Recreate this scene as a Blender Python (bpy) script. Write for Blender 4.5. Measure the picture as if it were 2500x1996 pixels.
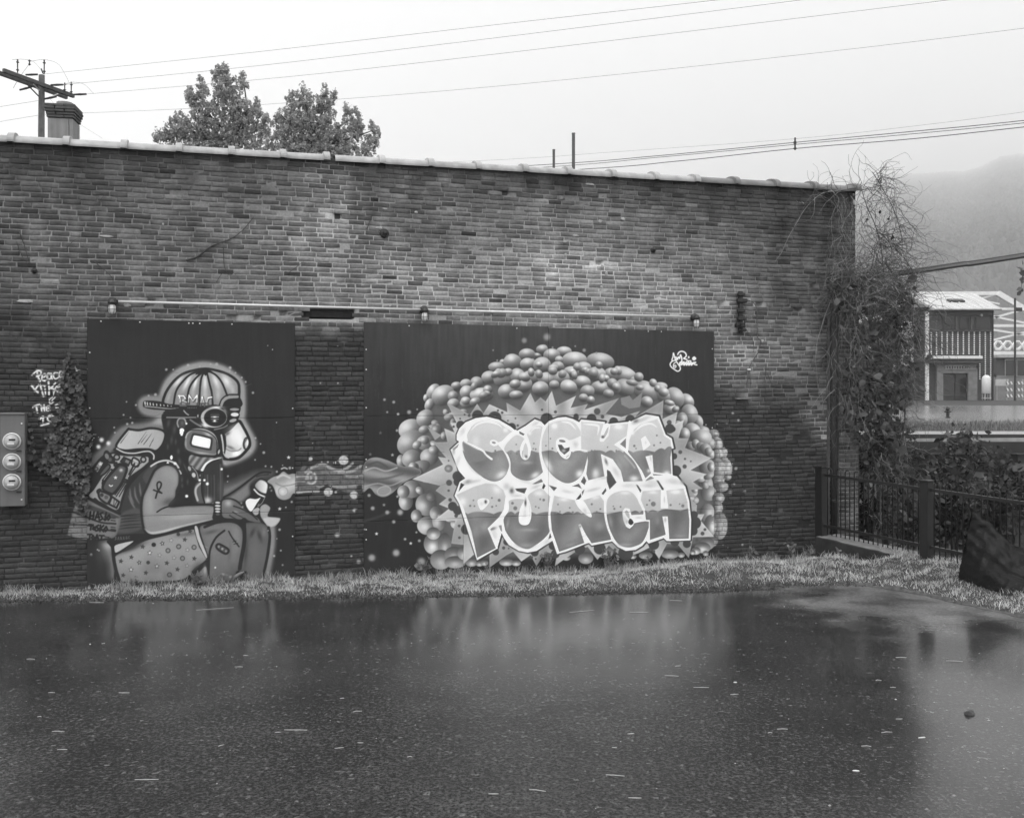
import bpy, math, random
import numpy as np

# ---------------------------------------------------------------- start empty
for o in list(bpy.data.objects): bpy.data.objects.remove(o)
SC = bpy.context.scene
COL = SC.collection
R = math.radians

# ---------------------------------------------------------------- camera
FPX, HZ, CAMZ = 2350.0, 977.0, 2.3          # focal length and horizon in units of a 2500 wide frame
cd = bpy.data.cameras.new('camera'); cam = bpy.data.objects.new('camera', cd); COL.objects.link(cam)
cam.location = (0, 0, CAMZ); cam.rotation_euler = (R(90), 0, 0)
cd.sensor_fit = 'HORIZONTAL'; cd.sensor_width = 36.0; cd.lens = 36.0 * FPX / 2500.0
cd.shift_y = -(998.0 - HZ) / 2500.0
cd.clip_start = .1; cd.clip_end = 20000
SC.camera = cam
SC.render.resolution_x, SC.render.resolution_y = 1024, 817

# ---------------------------------------------------------------- overcast daylight, black and white
SUN_EL, SUN_AZ = 62.0, 200.0                 # high, behind the photographer's left shoulder
wd = bpy.data.worlds.new('World'); SC.world = wd; wd.use_nodes = True
nt = wd.node_tree; nt.nodes.clear()
def N(tree, t, **k):
    n = tree.nodes.new(t)
    for a, b in k.items(): setattr(n, a, b)
    return n
out = N(nt, 'ShaderNodeOutputWorld'); bg = N(nt, 'ShaderNodeBackground')
sky = N(nt, 'ShaderNodeTexSky', sky_type='NISHITA', sun_disc=False)
sky.sun_elevation = R(SUN_EL); sky.sun_rotation = R(SUN_AZ); sky.dust_density = 4.0; sky.air_density = 2.0
bw = N(nt, 'ShaderNodeRGBToBW'); nt.links.new(sky.outputs[0], bw.inputs[0])
m1 = N(nt, 'ShaderNodeMath', operation='MULTIPLY'); m1.inputs[1].default_value = .004
nt.links.new(bw.outputs[0], m1.inputs[0])
tc = N(nt, 'ShaderNodeTexCoord'); sx = N(nt, 'ShaderNodeSeparateXYZ'); nt.links.new(tc.outputs['Generated'], sx.inputs[0])
mx = N(nt, 'ShaderNodeMath', operation='MAXIMUM'); mx.inputs[1].default_value = 0; nt.links.new(sx.outputs[2], mx.inputs[0])
pw = N(nt, 'ShaderNodeMath', operation='POWER'); pw.inputs[1].default_value = 1.35; nt.links.new(mx.outputs[0], pw.inputs[0])
nz = N(nt, 'ShaderNodeTexNoise'); nz.inputs['Scale'].default_value = 2.6; nz.inputs['Detail'].default_value = 5; nt.links.new(tc.outputs['Generated'], nz.inputs[0])
ma = N(nt, 'ShaderNodeMath', operation='MULTIPLY_ADD'); ma.inputs[1].default_value = .95; ma.inputs[2].default_value = 1.0
nt.links.new(pw.outputs[0], ma.inputs[0])
mn = N(nt, 'ShaderNodeMath', operation='MULTIPLY_ADD'); mn.inputs[1].default_value = .2; mn.inputs[2].default_value = -.10; nt.links.new(nz.outputs[0], mn.inputs[0])
a1 = N(nt, 'ShaderNodeMath', operation='ADD'); nt.links.new(ma.outputs[0], a1.inputs[0]); nt.links.new(mn.outputs[0], a1.inputs[1])
a2 = N(nt, 'ShaderNodeMath', operation='ADD'); nt.links.new(a1.outputs[0], a2.inputs[0]); nt.links.new(m1.outputs[0], a2.inputs[1])
nt.links.new(a2.outputs[0], bg.inputs['Color']); bg.inputs['Strength'].default_value = 1.0
nt.links.new(bg.outputs[0], out.inputs['Surface'])
sl_ = bpy.data.lights.new('sun', 'SUN'); sl_.energy = 1.5; sl_.angle = R(35); sl_.color = (1, 1, 1)
sun = bpy.data.objects.new('sun', sl_); COL.objects.link(sun)
az = R(SUN_AZ); el = R(SUN_EL)
sd = (math.sin(az)*math.cos(el), math.cos(az)*math.cos(el), math.sin(el))   # direction towards the sun
from mathutils import Vector, Matrix
sun.rotation_euler = Vector(sd).to_track_quat('Z', 'Y').to_euler(); sun.location = (-6, -12, 25)
vs = SC.view_settings; vs.view_transform = 'Standard'; vs.look = 'None'; vs.exposure = 0.0; vs.gamma = 1.0
vs.use_curve_mapping = False
SC.cycles.volume_bounces = 8; SC.cycles.max_bounces = 12

rnd = random.Random(5)
NR = np.random.RandomState(7)

# ---------------------------------------------------------------- geometry of the place
VX = 8900.0
TH = math.atan(FPX / (VX - 1250.0)); CT, ST = math.cos(TH), math.sin(TH)
WY0 = 102064.0 / (VX - 1250.0)              # the wall line crosses the view axis here
def pt(x, y, Y):                             # a point of the place, seen at (x, y), Y metres ahead
    return ((x - 1250.0) / FPX * Y, Y, CAMZ + (HZ - y) / FPX * Y)
def gp(x, y, z=0.0):
    Y = FPX * (CAMZ - z) / (y - HZ); return ((x - 1250.0) / FPX * Y, Y, z)
def wyd(x): return WY0 / (1 - math.tan(TH) * (x - 1250.0) / FPX)
def ws(x): return (x - 1250.0) / FPX * wyd(x) / CT
def wz(x, y): return CAMZ + (HZ - y) / FPX * wyd(x)
def wsz(x, y): return ws(x), wz(x, y)
def wpt(s, d, z): return (s*CT + d*ST, WY0 + s*ST - d*CT, z)
def wall_px(s, z):                           # wall coordinates -> drawing sheet
    X = s*CT; Y = WY0 + s*ST
    return 1250.0 + FPX * X / Y, HZ - FPX * (z - CAMZ) / Y

def lin(v):
    v = np.asarray(v, float) / 255.0
    return np.where(v <= .04045, v / 12.92, ((v + .055) / 1.055) ** 2.4)

# ---------------------------------------------------------------- small mesh kit
class MB:
    def __init__(s): s.v = []; s.f = []; s.sm = False
    def add(s, vs, fs):
        o = len(s.v); s.v += [tuple(map(float, p)) for p in vs]; s.f += [tuple(i + o for i in f) for f in fs]; return s
    def box(s, c, d, rz=0, bev=0, rx=0, ry=0):
        x, y, z = d[0]/2, d[1]/2, d[2]/2
        if bev:
            b = bev; V = []
            for sz in (-1, 1):
                for (ax, ay) in ((-1,-1),(1,-1),(1,1),(-1,1)):
                    V += [(ax*(x-b), ay*(y-b), sz*z), (ax*x, ay*y, sz*(z-b))]
            F = [(0,6,4,2), (8,10,12,14)]
            for i in range(4):
                j = (i+1) % 4
                F += [(2*i, 2*j, 2*j+1, 2*i+1), (8+2*i+1, 8+2*j+1, 8+2*j, 8+2*i), (2*i+1, 2*j+1, 8+2*j+1, 8+2*i+1)]
        else:
            V = [(a*x, b_*y, c_*z) for c_ in (-1,1) for a, b_ in ((-1,-1),(1,-1),(1,1),(-1,1))]
            F = [(3,2,1,0),(4,5,6,7),(0,1,5,4),(1,2,6,5),(2,3,7,6),(3,0,4,7)]
        M = Matrix.Translation(c) @ Matrix.Rotation(rz, 4, 'Z') @ Matrix.Rotation(ry, 4, 'Y') @ Matrix.Rotation(rx, 4, 'X')
        return s.add([M @ Vector(p) for p in V], F)
    def bar(s, a, b, w, h=None, up=(0,0,1)):
        a, b = Vector(a), Vector(b); d = (b - a); L = d.length; d.normalize(); u = Vector(up)
        if abs(d.dot(u)) > .98: u = Vector((1,0,0))
        sd_ = d.cross(u).normalized(); u = sd_.cross(d).normalized(); w /= 2; h = (h or w*2) / 2
        V = [p + sd_*i*w + u*j*h for p in (a, b) for i, j in ((-1,-1),(1,-1),(1,1),(-1,1))]
        return s.add(V, [(0,1,2,3),(7,6,5,4),(0,4,5,1),(1,5,6,2),(2,6,7,3),(3,7,4,0)])
    def tube(s, pts, r, n=6, cap=True):
        P = [Vector(p) for p in pts]; m = len(P)
        if not hasattr(r, '__len__'): r = [r]*m
        V = []; F = []; u = None
        for i in range(m):
            t = (P[min(i+1, m-1)] - P[max(i-1, 0)])
            if t.length < 1e-9: t = Vector((0,0,1))
            t.normalize()
            if u is None:
                u = t.orthogonal().normalized()
            else:
                u = (u - t*u.dot(t)); u = u.normalized() if u.length > 1e-6 else t.orthogonal().normalized()
            w = t.cross(u)
            for k in range(n):
                a = 2*math.pi*k/n; V.append(P[i] + (u*math.cos(a) + w*math.sin(a))*r[i])
        for i in range(m-1):
            for k in range(n):
                F.append((i*n+k, i*n+(k+1) % n, (i+1)*n+(k+1) % n, (i+1)*n+k))
        if cap: F += [tuple(range(n-1, -1, -1)), tuple((m-1)*n+k for k in range(n))]
        return s.add(V, F)
    def lathe(s, prof, c=(0,0,0), n=16, axis='Z', tilt=None):
        V = []; F = []; m = len(prof)
        for r, h in prof:
            for k in range(n):
                a = 2*math.pi*k/n; p = Vector((r*math.cos(a), r*math.sin(a), h))
                if axis == 'Y': p = Vector((p.x, -p.z, p.y))
                if axis == 'X': p = Vector((p.z, p.x, p.y))
                if tilt is not None: p = tilt @ p
                V.append(p + Vector(c))
        for i in range(m-1):
            for k in range(n): F.append((i*n+k, i*n+(k+1) % n, (i+1)*n+(k+1) % n, (i+1)*n+k))
        F += [tuple(range(n-1, -1, -1)), tuple((m-1)*n+k for k in range(n))]
        return s.add(V, F)
    def prism(s, poly, y0, y1):              # polygon in x,z pushed along y
        n = len(poly); V = [(x, y0, z) for x, z in poly] + [(x, y1, z) for x, z in poly]
        F = [tuple(range(n)), tuple(range(2*n-1, n-1, -1))] + [(i, n+i, n+(i+1) % n, (i+1) % n) for i in range(n)]
        return s.add(V, F)
    def mesh(s, name):
        me = bpy.data.meshes.new(name); me.from_pydata(s.v, [], s.f)
        if s.sm: me.polygons.foreach_set('use_smooth', [True]*len(me.polygons))
        me.update(); return me

def link(o, parent=None):
    COL.objects.link(o)
    if parent is not None: o.parent = parent
    return o
def obj(name, mb, mat, parent=None, smooth=False, loc=None, rot=None):
    if isinstance(mb, MB):
        mb.sm = mb.sm or smooth; me = mb.mesh(name)
    else: me = mb
    if mat is not None and len(me.materials) == 0: me.materials.append(mat)
    o = bpy.data.objects.new(name, me); link(o, parent)
    if loc is not None: o.location = loc
    if rot is not None: o.rotation_euler = rot
    return o
def note(o, label=None, cat=None, group=None, kind=None):
    if label: o['label'] = label
    if cat: o['category'] = cat
    if group: o['group'] = group
    if kind: o['kind'] = kind
    return o
def thing(name, label, cat, loc=(0,0,0), rz=0, group=None):
    o = bpy.data.objects.new(name, None); o.empty_display_size = .2; link(o); o.location = loc; o.rotation_euler = (0, 0, rz)
    return note(o, label, cat, group)
def wthing(name, label, cat, s, z, group=None, d=0.0): return thing(name, label, cat, wpt(s, d, z), TH, group)
def np_mesh(name, V, Q, col=None, smooth=False, tri=False):
    """fast mesh from arrays; col = grey per vertex"""
    me = bpy.data.meshes.new(name); n = len(V); k = 3 if tri else 4; q = len(Q)
    me.vertices.add(n); me.vertices.foreach_set('co', np.asarray(V, np.float32).ravel())
    me.loops.add(q*k); me.loops.foreach_set('vertex_index', np.asarray(Q, np.int32).ravel())
    me.polygons.add(q); me.polygons.foreach_set('loop_start', np.arange(0, q*k, k, dtype=np.int32))
    me.polygons.foreach_set('loop_total', np.full(q, k, np.int32))
    if smooth: me.polygons.foreach_set('use_smooth', np.ones(q, bool))
    me.update(calc_edges=True)
    if col is not None:
        a = me.attributes.new('paint', 'FLOAT_COLOR', 'POINT')
        c = np.ones((n, 4), np.float32); c[:, :3] = np.asarray(col, np.float32)[:, None]
        a.data.foreach_set('color', c.ravel())
    return me

# ---------------------------------------------------------------- materials
MATS = {}
def mat(name, g=.2, rough=.6, var=.25, scale=6.0, bump=.2, bscale=None, attr=None, metal=0.0, spec=.5, coat=0.0, coatr=.1, detail=5.0, trans=0.0, rvar=0.0, streak=0.0, bdist=.01):
    m = bpy.data.materials.new(name); m.use_nodes = True; t = m.node_tree; p = t.nodes['Principled BSDF']
    tc = N(t, 'ShaderNodeTexCoord'); L = t.links.new
    mp = N(t, 'ShaderNodeMapping'); L(tc.outputs['Object'], mp.inputs[0])
    n1 = N(t, 'ShaderNodeTexNoise'); n1.inputs['Scale'].default_value = scale; n1.inputs['Detail'].default_value = detail
    L(mp.outputs[0], n1.inputs[0])
    rr = N(t, 'ShaderNodeMapRange'); rr.inputs[1].default_value = .25; rr.inputs[2].default_value = .75
    rr.inputs[3].default_value = 1 - var; rr.inputs[4].default_value = 1 + var; L(n1.outputs[0], rr.inputs[0])
    v = rr.outputs[0]
    if streak:
        mp2 = N(t, 'ShaderNodeMapping'); mp2.inputs['Scale'].default_value = (9, 9, .7); L(tc.outputs['Object'], mp2.inputs[0])
        n3 = N(t, 'ShaderNodeTexNoise'); n3.inputs['Scale'].default_value = 1.3; n3.inputs['Detail'].default_value = 4; L(mp2.outputs[0], n3.inputs[0])
        r3 = N(t, 'ShaderNodeMapRange'); r3.inputs[1].default_value = .3; r3.inputs[2].default_value = .7; r3.inputs[3].default_value = 1 - streak; r3.inputs[4].default_value = 1 + streak*.6; L(n3.outputs[0], r3.inputs[0])
        mm = N(t, 'ShaderNodeMath', operation='MULTIPLY'); L(v, mm.inputs[0]); L(r3.outputs[0], mm.inputs[1]); v = mm.outputs[0]
    mu = N(t, 'ShaderNodeMath', operation='MULTIPLY'); L(v, mu.inputs[0])
    if attr:
        at = N(t, 'ShaderNodeAttribute'); at.attribute_name = attr; L(at.outputs['Fac'], mu.inputs[1])
    else: mu.inputs[1].default_value = g
    L(mu.outputs[0], p.inputs['Base Color'])
    p.inputs['Roughness'].default_value = rough; p.inputs['Metallic'].default_value = metal
    p.inputs['Specular IOR Level'].default_value = spec
    if rvar:
        r4 = N(t, 'ShaderNodeMapRange'); r4.inputs[3].default_value = max(rough - rvar, .02); r4.inputs[4].default_value = rough + rvar; L(n1.outputs[0], r4.inputs[0]); L(r4.outputs[0], p.inputs['Roughness'])
    if coat: p.inputs['Coat Weight'].default_value = coat; p.inputs['Coat Roughness'].default_value = coatr
    if trans: p.inputs['Transmission Weight'].default_value = trans
    if bump:
        n2 = N(t, 'ShaderNodeTexNoise'); n2.inputs['Scale'].default_value = bscale or scale*6; n2.inputs['Detail'].default_value = 6; L(tc.outputs['Object'], n2.inputs[0])
        b = N(t, 'ShaderNodeBump'); b.inputs['Strength'].default_value = bump; b.inputs['Distance'].default_value = bdist
        L(n2.outputs[0], b.inputs['Height']); L(b.outputs[0], p.inputs['Normal'])
    MATS[name] = m; return m
M_brick = mat('brick', attr='paint', rough=.75, var=.3, scale=24, bump=.7, bscale=70, spec=.3, detail=7)
M_mortar = mat('mortar', attr='paint', rough=.9, var=.2, scale=40, bump=.6, bscale=120, spec=.2)
M_board = mat('painted_board', attr='paint', rough=.55, var=.07, scale=5, bump=.08, bscale=60, spec=.25)
M_coping = mat('glazed_tile', .36, .35, .3, 5, .15, 20, spec=.5, streak=.15)
M_copdark = mat('old_tile', .16, .5, .35, 5, .2, 20)
M_iron = mat('dark_iron', .035, .45, .3, 20, .3, 60)
M_rust = mat('rusty_iron', .035, .8, .4, 25, .6, 80)
M_galv = mat('galvanised', .75, .35, .08, 12, .05, 40, metal=.2)
M_black = mat('fence_paint', .016, .42, .25, 14, .15, 60)
M_box = mat('meter_box', .16, .45, .08, 6, .05, 40, streak=.08)
M_meter = mat('meter_face', .42, .3, .1, 30, .0)
M_dark = mat('dark_plastic', .02, .4, .1, 10, 0)
M_white = mat('white_paint', .75, .5, .08, 8, .05)
M_wire = mat('wire', .45, .6, .1, 10, 0)
M_wire2 = mat('cable', .08, .6, .1, 10, 0)
M_wood = mat('pole_wood', .09, .85, .3, 8, .4, 60, streak=.2)
M_bark = mat('bark', .06, .9, .3, 14, .5, 60)
M_twig = mat('twig', .10, .85, .35, 20, .3, 60)
M_twigp = mat('pale_twig', .24, .8, .3, 20, .3, 60)
M_leaf = mat('leaf', .09, .5, .4, 3, .1, 30, spec=.45)
M_leafp = mat('pale_leaf', .2, .55, .4, 6, .1, 30)
M_tree = mat('tree_leaf', .10, .7, .45, .9, 0)
M_ivy = mat('ivy_leaf', .05, .38, .5, 7, .15, 40, spec=.5)
M_grass = mat('grass', .2, .7, .45, 3, 0)
M_soil = mat('soil', .045, .9, .4, 7, .6, 40)
M_conc = mat('concrete', .2, .85, .3, 5, .4, 50, streak=.2)
M_stone = mat('stone', .07, .9, .35, 3, .5, 25)
M_steel = mat('bridge_steel', .4, .55, .2, 4, .1)
M_gird = mat('girder', .03, .6, .3, 4, .2)
M_glass = mat('window_glass', .02, .08, .1, 2, 0)
M_tarp = mat('tarp', .007, .38, .3, 6, .5, 22, bdist=.02, spec=.16)
# ---------------------------------------------------------------- mural paint
# The two murals and the hand painted tags are drawn here, stroke by stroke, as
# grey paint values; they are stored afterwards as paint on the boards and bricks.
CX0, CY0, CX1, CY1 = 60, 760, 1860, 1450          # drawing sheet in drawing units
CW, CH = CX1 - CX0, CY1 - CY0
PV = np.full((CH, CW), 60.0)                      # paint value (0..255)
PA = np.zeros((CH, CW))                           # paint cover (bricks only)
prng = np.random.RandomState(11)

class Win:
    def __init__(s, ox, oy, k): s.ox, s.oy, s.k = ox, oy, k
    def p(s, pts): return [(s.ox + x * s.k, s.oy + y * s.k) for x, y in pts]
WA = Win(0, 720, .44160); WB = Win(150, 860, .18592); WC = Win(380, 880, .18595)
WD = Win(150, 1120, .18592); WE = Win(450, 1100, .19758); WF = Win(1080, 980, .24408)
WG = Win(1380, 980, .24408); WH = Win(700, 760, .395); WI = Win(1200, 760, .39516)
WJ = Win(1000, 820, .16272); WK = Win(720, 1080, .1046); WL = Win(1600, 820, .07421)
WM = Win(0, 860, .24415); W1 = Win(0, 0, 1.0)

def crom(pts, closed=True, n=6):
    P = np.array(pts, float); m = len(P); out = []
    if m < 3: return P
    rng = range(m) if closed else range(m - 1)
    t = np.linspace(0, 1, n, endpoint=False)[:, None]
    for i in rng:
        if closed: a, b, c, d = P[(i-1) % m], P[i], P[(i+1) % m], P[(i+2) % m]
        else: a, b, c, d = P[max(i-1, 0)], P[i], P[i+1], P[min(i+2, m-1)]
        out.append(.5 * (2*b + (c-a)*t + (2*a-5*b+4*c-d)*t**2 + (3*b-a-3*c+d)*t**3))
    out = np.vstack(out)
    if not closed: out = np.vstack([out, P[-1:]])
    return out

def box_of(P, pad):
    x0 = int(max(np.floor(P[:, 0].min() - pad) - CX0, 0)); x1 = int(min(np.ceil(P[:, 0].max() + pad) - CX0 + 1, CW))
    y0 = int(max(np.floor(P[:, 1].min() - pad) - CY0, 0)); y1 = int(min(np.ceil(P[:, 1].max() + pad) - CY0 + 1, CH))
    if x1 <= x0 or y1 <= y0: return None
    yy, xx = np.mgrid[y0:y1, x0:x1]
    return (slice(y0, y1), slice(x0, x1)), xx + CX0 + .5, yy + CY0 + .5

def seg_dist(P, X, Y, closed, W=None):
    d = np.full(X.shape, 1e9); ins = np.zeros(X.shape, bool)
    m = len(P)
    for i in range(m if closed else m - 1):
        ax, ay = P[i]; bx, by = P[(i + 1) % m]
        ex, ey = bx - ax, by - ay; L = ex*ex + ey*ey + 1e-9
        t = np.clip(((X-ax)*ex + (Y-ay)*ey) / L, 0, 1)
        dd = np.hypot(X - ax - t*ex, Y - ay - t*ey)
        if W is not None: dd = dd - (W[i] + (W[(i+1) % m] - W[i]) * t)
        np.minimum(d, dd, out=d)
        if closed:
            c = (ay > Y) != (by > Y)
            ins ^= c & (X < (bx-ax) * (Y-ay) / (by - ay + 1e-12) + ax)
    return d, ins

def lay(sl, val, a):
    PV[sl] = PV[sl] * (1 - a) + val * a
    PA[sl] = np.maximum(PA[sl], a)

def fill(win, pts, val, smooth=True, soft=.7, a=1.0, line=0, lval=55, lsoft=.7, n=6, rim=None):
    """closed shape; val number or f(X,Y,sd). line = outline half width. rim=(width,value) inner shading"""
    P = np.array(win.p(pts)); P = crom(P, True, n) if smooth else P
    b = box_of(P, max(soft, line) + 3)
    if b is None: return
    sl, X, Y = b
    d, ins = seg_dist(P, X, Y, True); sd = np.where(ins, d, -d)
    v = val(X, Y, sd) if callable(val) else val
    if rim: v = rim[1] + (v - rim[1]) * np.clip(sd / rim[0], 0, 1) ** .7
    lay(sl, v, a * np.clip(.5 + sd / (2*soft), 0, 1))
    if line: line = line*1.25 + .15
    if line: lay(sl, lval, np.clip(.5 + (line - d) / (2*lsoft), 0, 1))

def line(win, pts, w, val, smooth=True, soft=.6, a=1.0, taper=0, closed=False, n=6):
    """stroke, w = full width in drawing units; taper 1 = to a point at the end, 2 = at both ends"""
    if not callable(val) and val < 64 and w < 8: w = w*1.3 + .3
    P = np.array(win.p(pts)); P = crom(P, closed, n) if smooth else P
    m = len(P); u = np.linspace(0, 1, m)
    W = np.full(m, w / 2.0)
    if taper == 1: W = W * (1 - u) ** .7 + .15
    if taper == 2: W = W * np.sin(np.pi * np.clip(u, .04, .96)) ** .7
    b = box_of(P, w/2 + soft*2 + 2)
    if b is None: return
    sl, X, Y = b
    d, _ = seg_dist(P, X, Y, closed, W)
    v = val(X, Y) if callable(val) else val
    lay(sl, v, a * np.clip(.5 - d / (2*soft), 0, 1))

def halo(win, pts, w, fall, val, a=1.0, closed=False):
    P = crom(win.p(pts), closed, 4); b = box_of(P, w + fall + 2)
    if b is None: return
    sl, X, Y = b; d, _ = seg_dist(P, X, Y, closed)
    k = np.clip(1 - (d - w) / fall, 0, 1); lay(sl, np.maximum(val, PV[sl] * 0), a * k * k * (3 - 2*k))

def spray(win, cx, cy, rx, ry, val, ang=0, a=1.0, hard=1.0):
    cx, cy = win.p([(cx, cy)])[0]; rx *= win.k; ry *= win.k; r = max(rx, ry) * 2.2
    b = box_of(np.array([(cx - r, cy - r), (cx + r, cy + r)]), 1)
    if b is None: return
    sl, X, Y = b; c, s = np.cos(np.radians(ang)), np.sin(np.radians(ang))
    u = ((X-cx)*c + (Y-cy)*s) / rx; v = (-(X-cx)*s + (Y-cy)*c) / ry
    lay(sl, val, a * np.exp(-((u*u + v*v) ** hard) * 1.2))

def oval(win, cx, cy, rx, ry, val, ang=0, lw=0, lval=55, soft=.7, a=1.0, n=20):
    t = np.linspace(0, 2*np.pi, n, endpoint=False); c, s = np.cos(np.radians(ang)), np.sin(np.radians(ang))
    fill(win, [(cx + rx*np.cos(q)*c - ry*np.sin(q)*s, cy + rx*np.cos(q)*s + ry*np.sin(q)*c) for q in t],
         val, True, soft, a, lw, lval, n=2)

def ball(win, cx, cy, rx, ry=None, ang=0, hx=-.25, hy=-.45, lo=78, mid=150, hi=215, rimv=None):
    ry = ry or rx; cx, cy = win.p([(cx, cy)])[0]; rx *= win.k; ry *= win.k; r = max(rx, ry) + 2
    b = box_of(np.array([(cx - r, cy - r), (cx + r, cy + r)]), 1)
    if b is None: return
    sl, X, Y = b; c, s = np.cos(np.radians(ang)), np.sin(np.radians(ang))
    u0, v0 = (X-cx) / max(rx, 1), (Y-cy) / max(ry, 1)
    u = ((X-cx)*c + (Y-cy)*s) / rx; v = (-(X-cx)*s + (Y-cy)*c) / ry
    rr = np.sqrt(u*u + v*v)
    lit = np.clip(.56 + .95 * (u0*hx*1.6 + v0*hy*1.6), 0, 1)
    val = lo + (mid - lo) * lit ** .9
    hd = np.hypot(u0 - hx, v0 - hy); val = val + (hi - val) * np.exp(-(hd / .46) ** 2) * .85
    val = val + (lo - val) * np.clip((rr - .86) / .14, 0, 1) * (.25 if lit.mean() > 0 else 0) * (1 - lit)
    lay(sl, val, np.clip(.5 + (1 - rr) * min(rx, ry) / 1.2, 0, 1))

def star(win, cx, cy, r, val, ang=0, a=1.0, hole=None, inner=.45):
    pts = []
    for i in range(10):
        q = np.radians(ang - 90 + 36*i); R = r if i % 2 == 0 else r * inner
        pts.append((cx + R*np.cos(q), cy + R*np.sin(q)))
    fill(win, pts, val, False, .6, a)
    if hole is not None: oval(win, cx, cy, r*.3, r*.3, hole)

def dots(win, lst, val=175, soft=1.4):
    for x, y, r in lst: spray(win, x, y, r, r, val, hard=1.8)

# ---- ground coats -----------------------------------------------------------
yy, xx = np.mgrid[0:CH, 0:CW]; xx = xx + CX0; yy = yy + CY0
def fnoise(nx, ny, seed, h=CH, w=CW):
    r = np.random.RandomState(seed).rand(ny + 2, nx + 2)
    gx = np.linspace(0, nx, w); gy = np.linspace(0, ny, h)
    ix = gx.astype(int); iy = gy.astype(int); fx = gx - ix; fy = gy - iy
    fx = fx*fx*(3-2*fx); fy = fy*fy*(3-2*fy)
    A = r[np.ix_(iy, ix)]; B = r[np.ix_(iy, ix+1)]; C = r[np.ix_(iy+1, ix)]; D = r[np.ix_(iy+1, ix+1)]
    return (A*(1-fx) + B*fx) * (1-fy)[:, None] + (C*(1-fx) + D*fx) * fy[:, None]
streak = fnoise(420, 14, 3) * .5 + fnoise(160, 9, 4) * .5
PV[:] = 55 + 7 * (streak - .5)
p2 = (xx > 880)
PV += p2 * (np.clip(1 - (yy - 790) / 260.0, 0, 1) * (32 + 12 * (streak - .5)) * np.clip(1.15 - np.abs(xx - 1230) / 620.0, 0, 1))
for i in range(150):                                 # old drips and rain streaks
    x = prng.uniform(900, 1730); y = prng.uniform(795, 1000); L = prng.uniform(5, 28)
    line(W1, [(x, y), (x + prng.uniform(-1, 1), y + L)], .9, prng.uniform(72, 100), False, .6, prng.uniform(.2, .6))

# ================================================================ the seated painter
# halos
halo(WA, [(905,600),(912,540),(945,475),(1005,425),(1080,402),(1135,396),(1215,412),(1275,445),(1322,492),(1330,560),(1330,640),(1328,690),(1355,745),(1388,815),(1368,862),(1310,895),(1250,915)], 6.5, 15, 138)
halo(WA, [(940,592),(860,580),(805,582),(785,608),(808,640),(870,650),(920,645)], 5, 14, 128)
fill(WA, [(905,640),(915,700),(905,770),(800,752),(700,748),(690,735),(760,715),(840,690)], 128, soft=9)
spray(WA, 890, 728, 40, 28, 190); spray(WA, 900, 700, 30, 40, 150, a=.6)
halo(WA, [(560,890),(610,840),(650,780),(700,745),(800,742),(890,738),(915,760)], 4, 16, 118)
halo(WA, [(500,940),(530,905),(580,880)], 4, 16, 110)
fill(WA, [(560,1375),(615,1370),(632,1450),(640,1560),(610,1560),(600,1480)], 128, soft=10)
spray(WA, 600, 1385, 28, 24, 165); spray(WA, 580, 1420, 60, 70, 105, a=.5)
halo(WA, [(1500,1280),(1502,1360),(1490,1450),(1468,1570)], 3, 14, 128)
fill(WA, [(1140,1140),(1190,1060),(1260,1045),(1400,985),(1500,975),(1490,1000),(1400,1020),(1250,1120)], 118, soft=12)
spray(WA, 1150, 1130, 45, 40, 150); spray(WA, 1200, 1080, 60, 60, 108, a=.7)
# far forearm and hand over the can
fill(WE, [(420,640),(520,575),(700,445),(800,365),(900,295),(960,275),(1060,270),(1055,300),(960,322),(870,360),(815,430),(820,530),(770,590),(700,640),(560,660)], lambda X,Y,d: 98 + 22*np.clip(d/8,0,1), rim=(5,85))
line(WE, [(280,660),(390,612),(540,545),(700,440),(800,362),(900,290),(980,262),(1065,266)], 3.4, 52)
line(WE, [(890,318),(960,298),(1040,290)], 2, 60)
# hair and beard
fill(WA, [(908,650),(1110,680),(1120,760),(1020,800),(1028,880),(1050,950),(1062,1060),(1040,1165),(985,1150),(980,1000),(960,900),(890,860),(905,760)], 56, soft=1.5)
for x, y, a, w, h in [(170,820,10,22,60),(250,900,5,28,70),(210,1040,5,20,60),(265,1065,0,16,40),(300,1190,0,22,40),(315,1320,-10,24,50),(120,1000,5,14,70),(345,1560,0,18,40),(420,1590,0,16,40),(350,1640,0,18,30),(390,1400,-25,12,70),(160,1130,0,14,40),(250,1480,0,14,50),(330,1480,20,14,50)]:
    spray(WC, x, y, w, h, 96, a, .75)
fill(WE, [(240,250),(330,150),(440,110),(470,130),(475,560),(330,640),(255,620),(225,480)], 66, soft=2)
for x, v, w in [(255,98,10),(285,120,16),(330,80,12),(368,110,12),(405,70,10),(445,118,14),(465,98,8)]:
    line(WE, [(x,300 if x < 400 else 170),(x+4,430),(x+2,600)], w*.2, v, True, 1.6, .75)
spray(WE, 290, 610, 60, 50, 165); spray(WE, 440, 470, 40, 130, 98, a=.6)
fill(WE, [(120,470),(150,400),(205,390),(215,520),(240,650),(180,660),(130,560)], 100, soft=1.5); line(WE, [(205,395),(150,450),(140,520),(165,610)], 5, 158, soft=1.2)
line(WE, [(225,250),(215,480),(250,640)], 3, 54)
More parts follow.
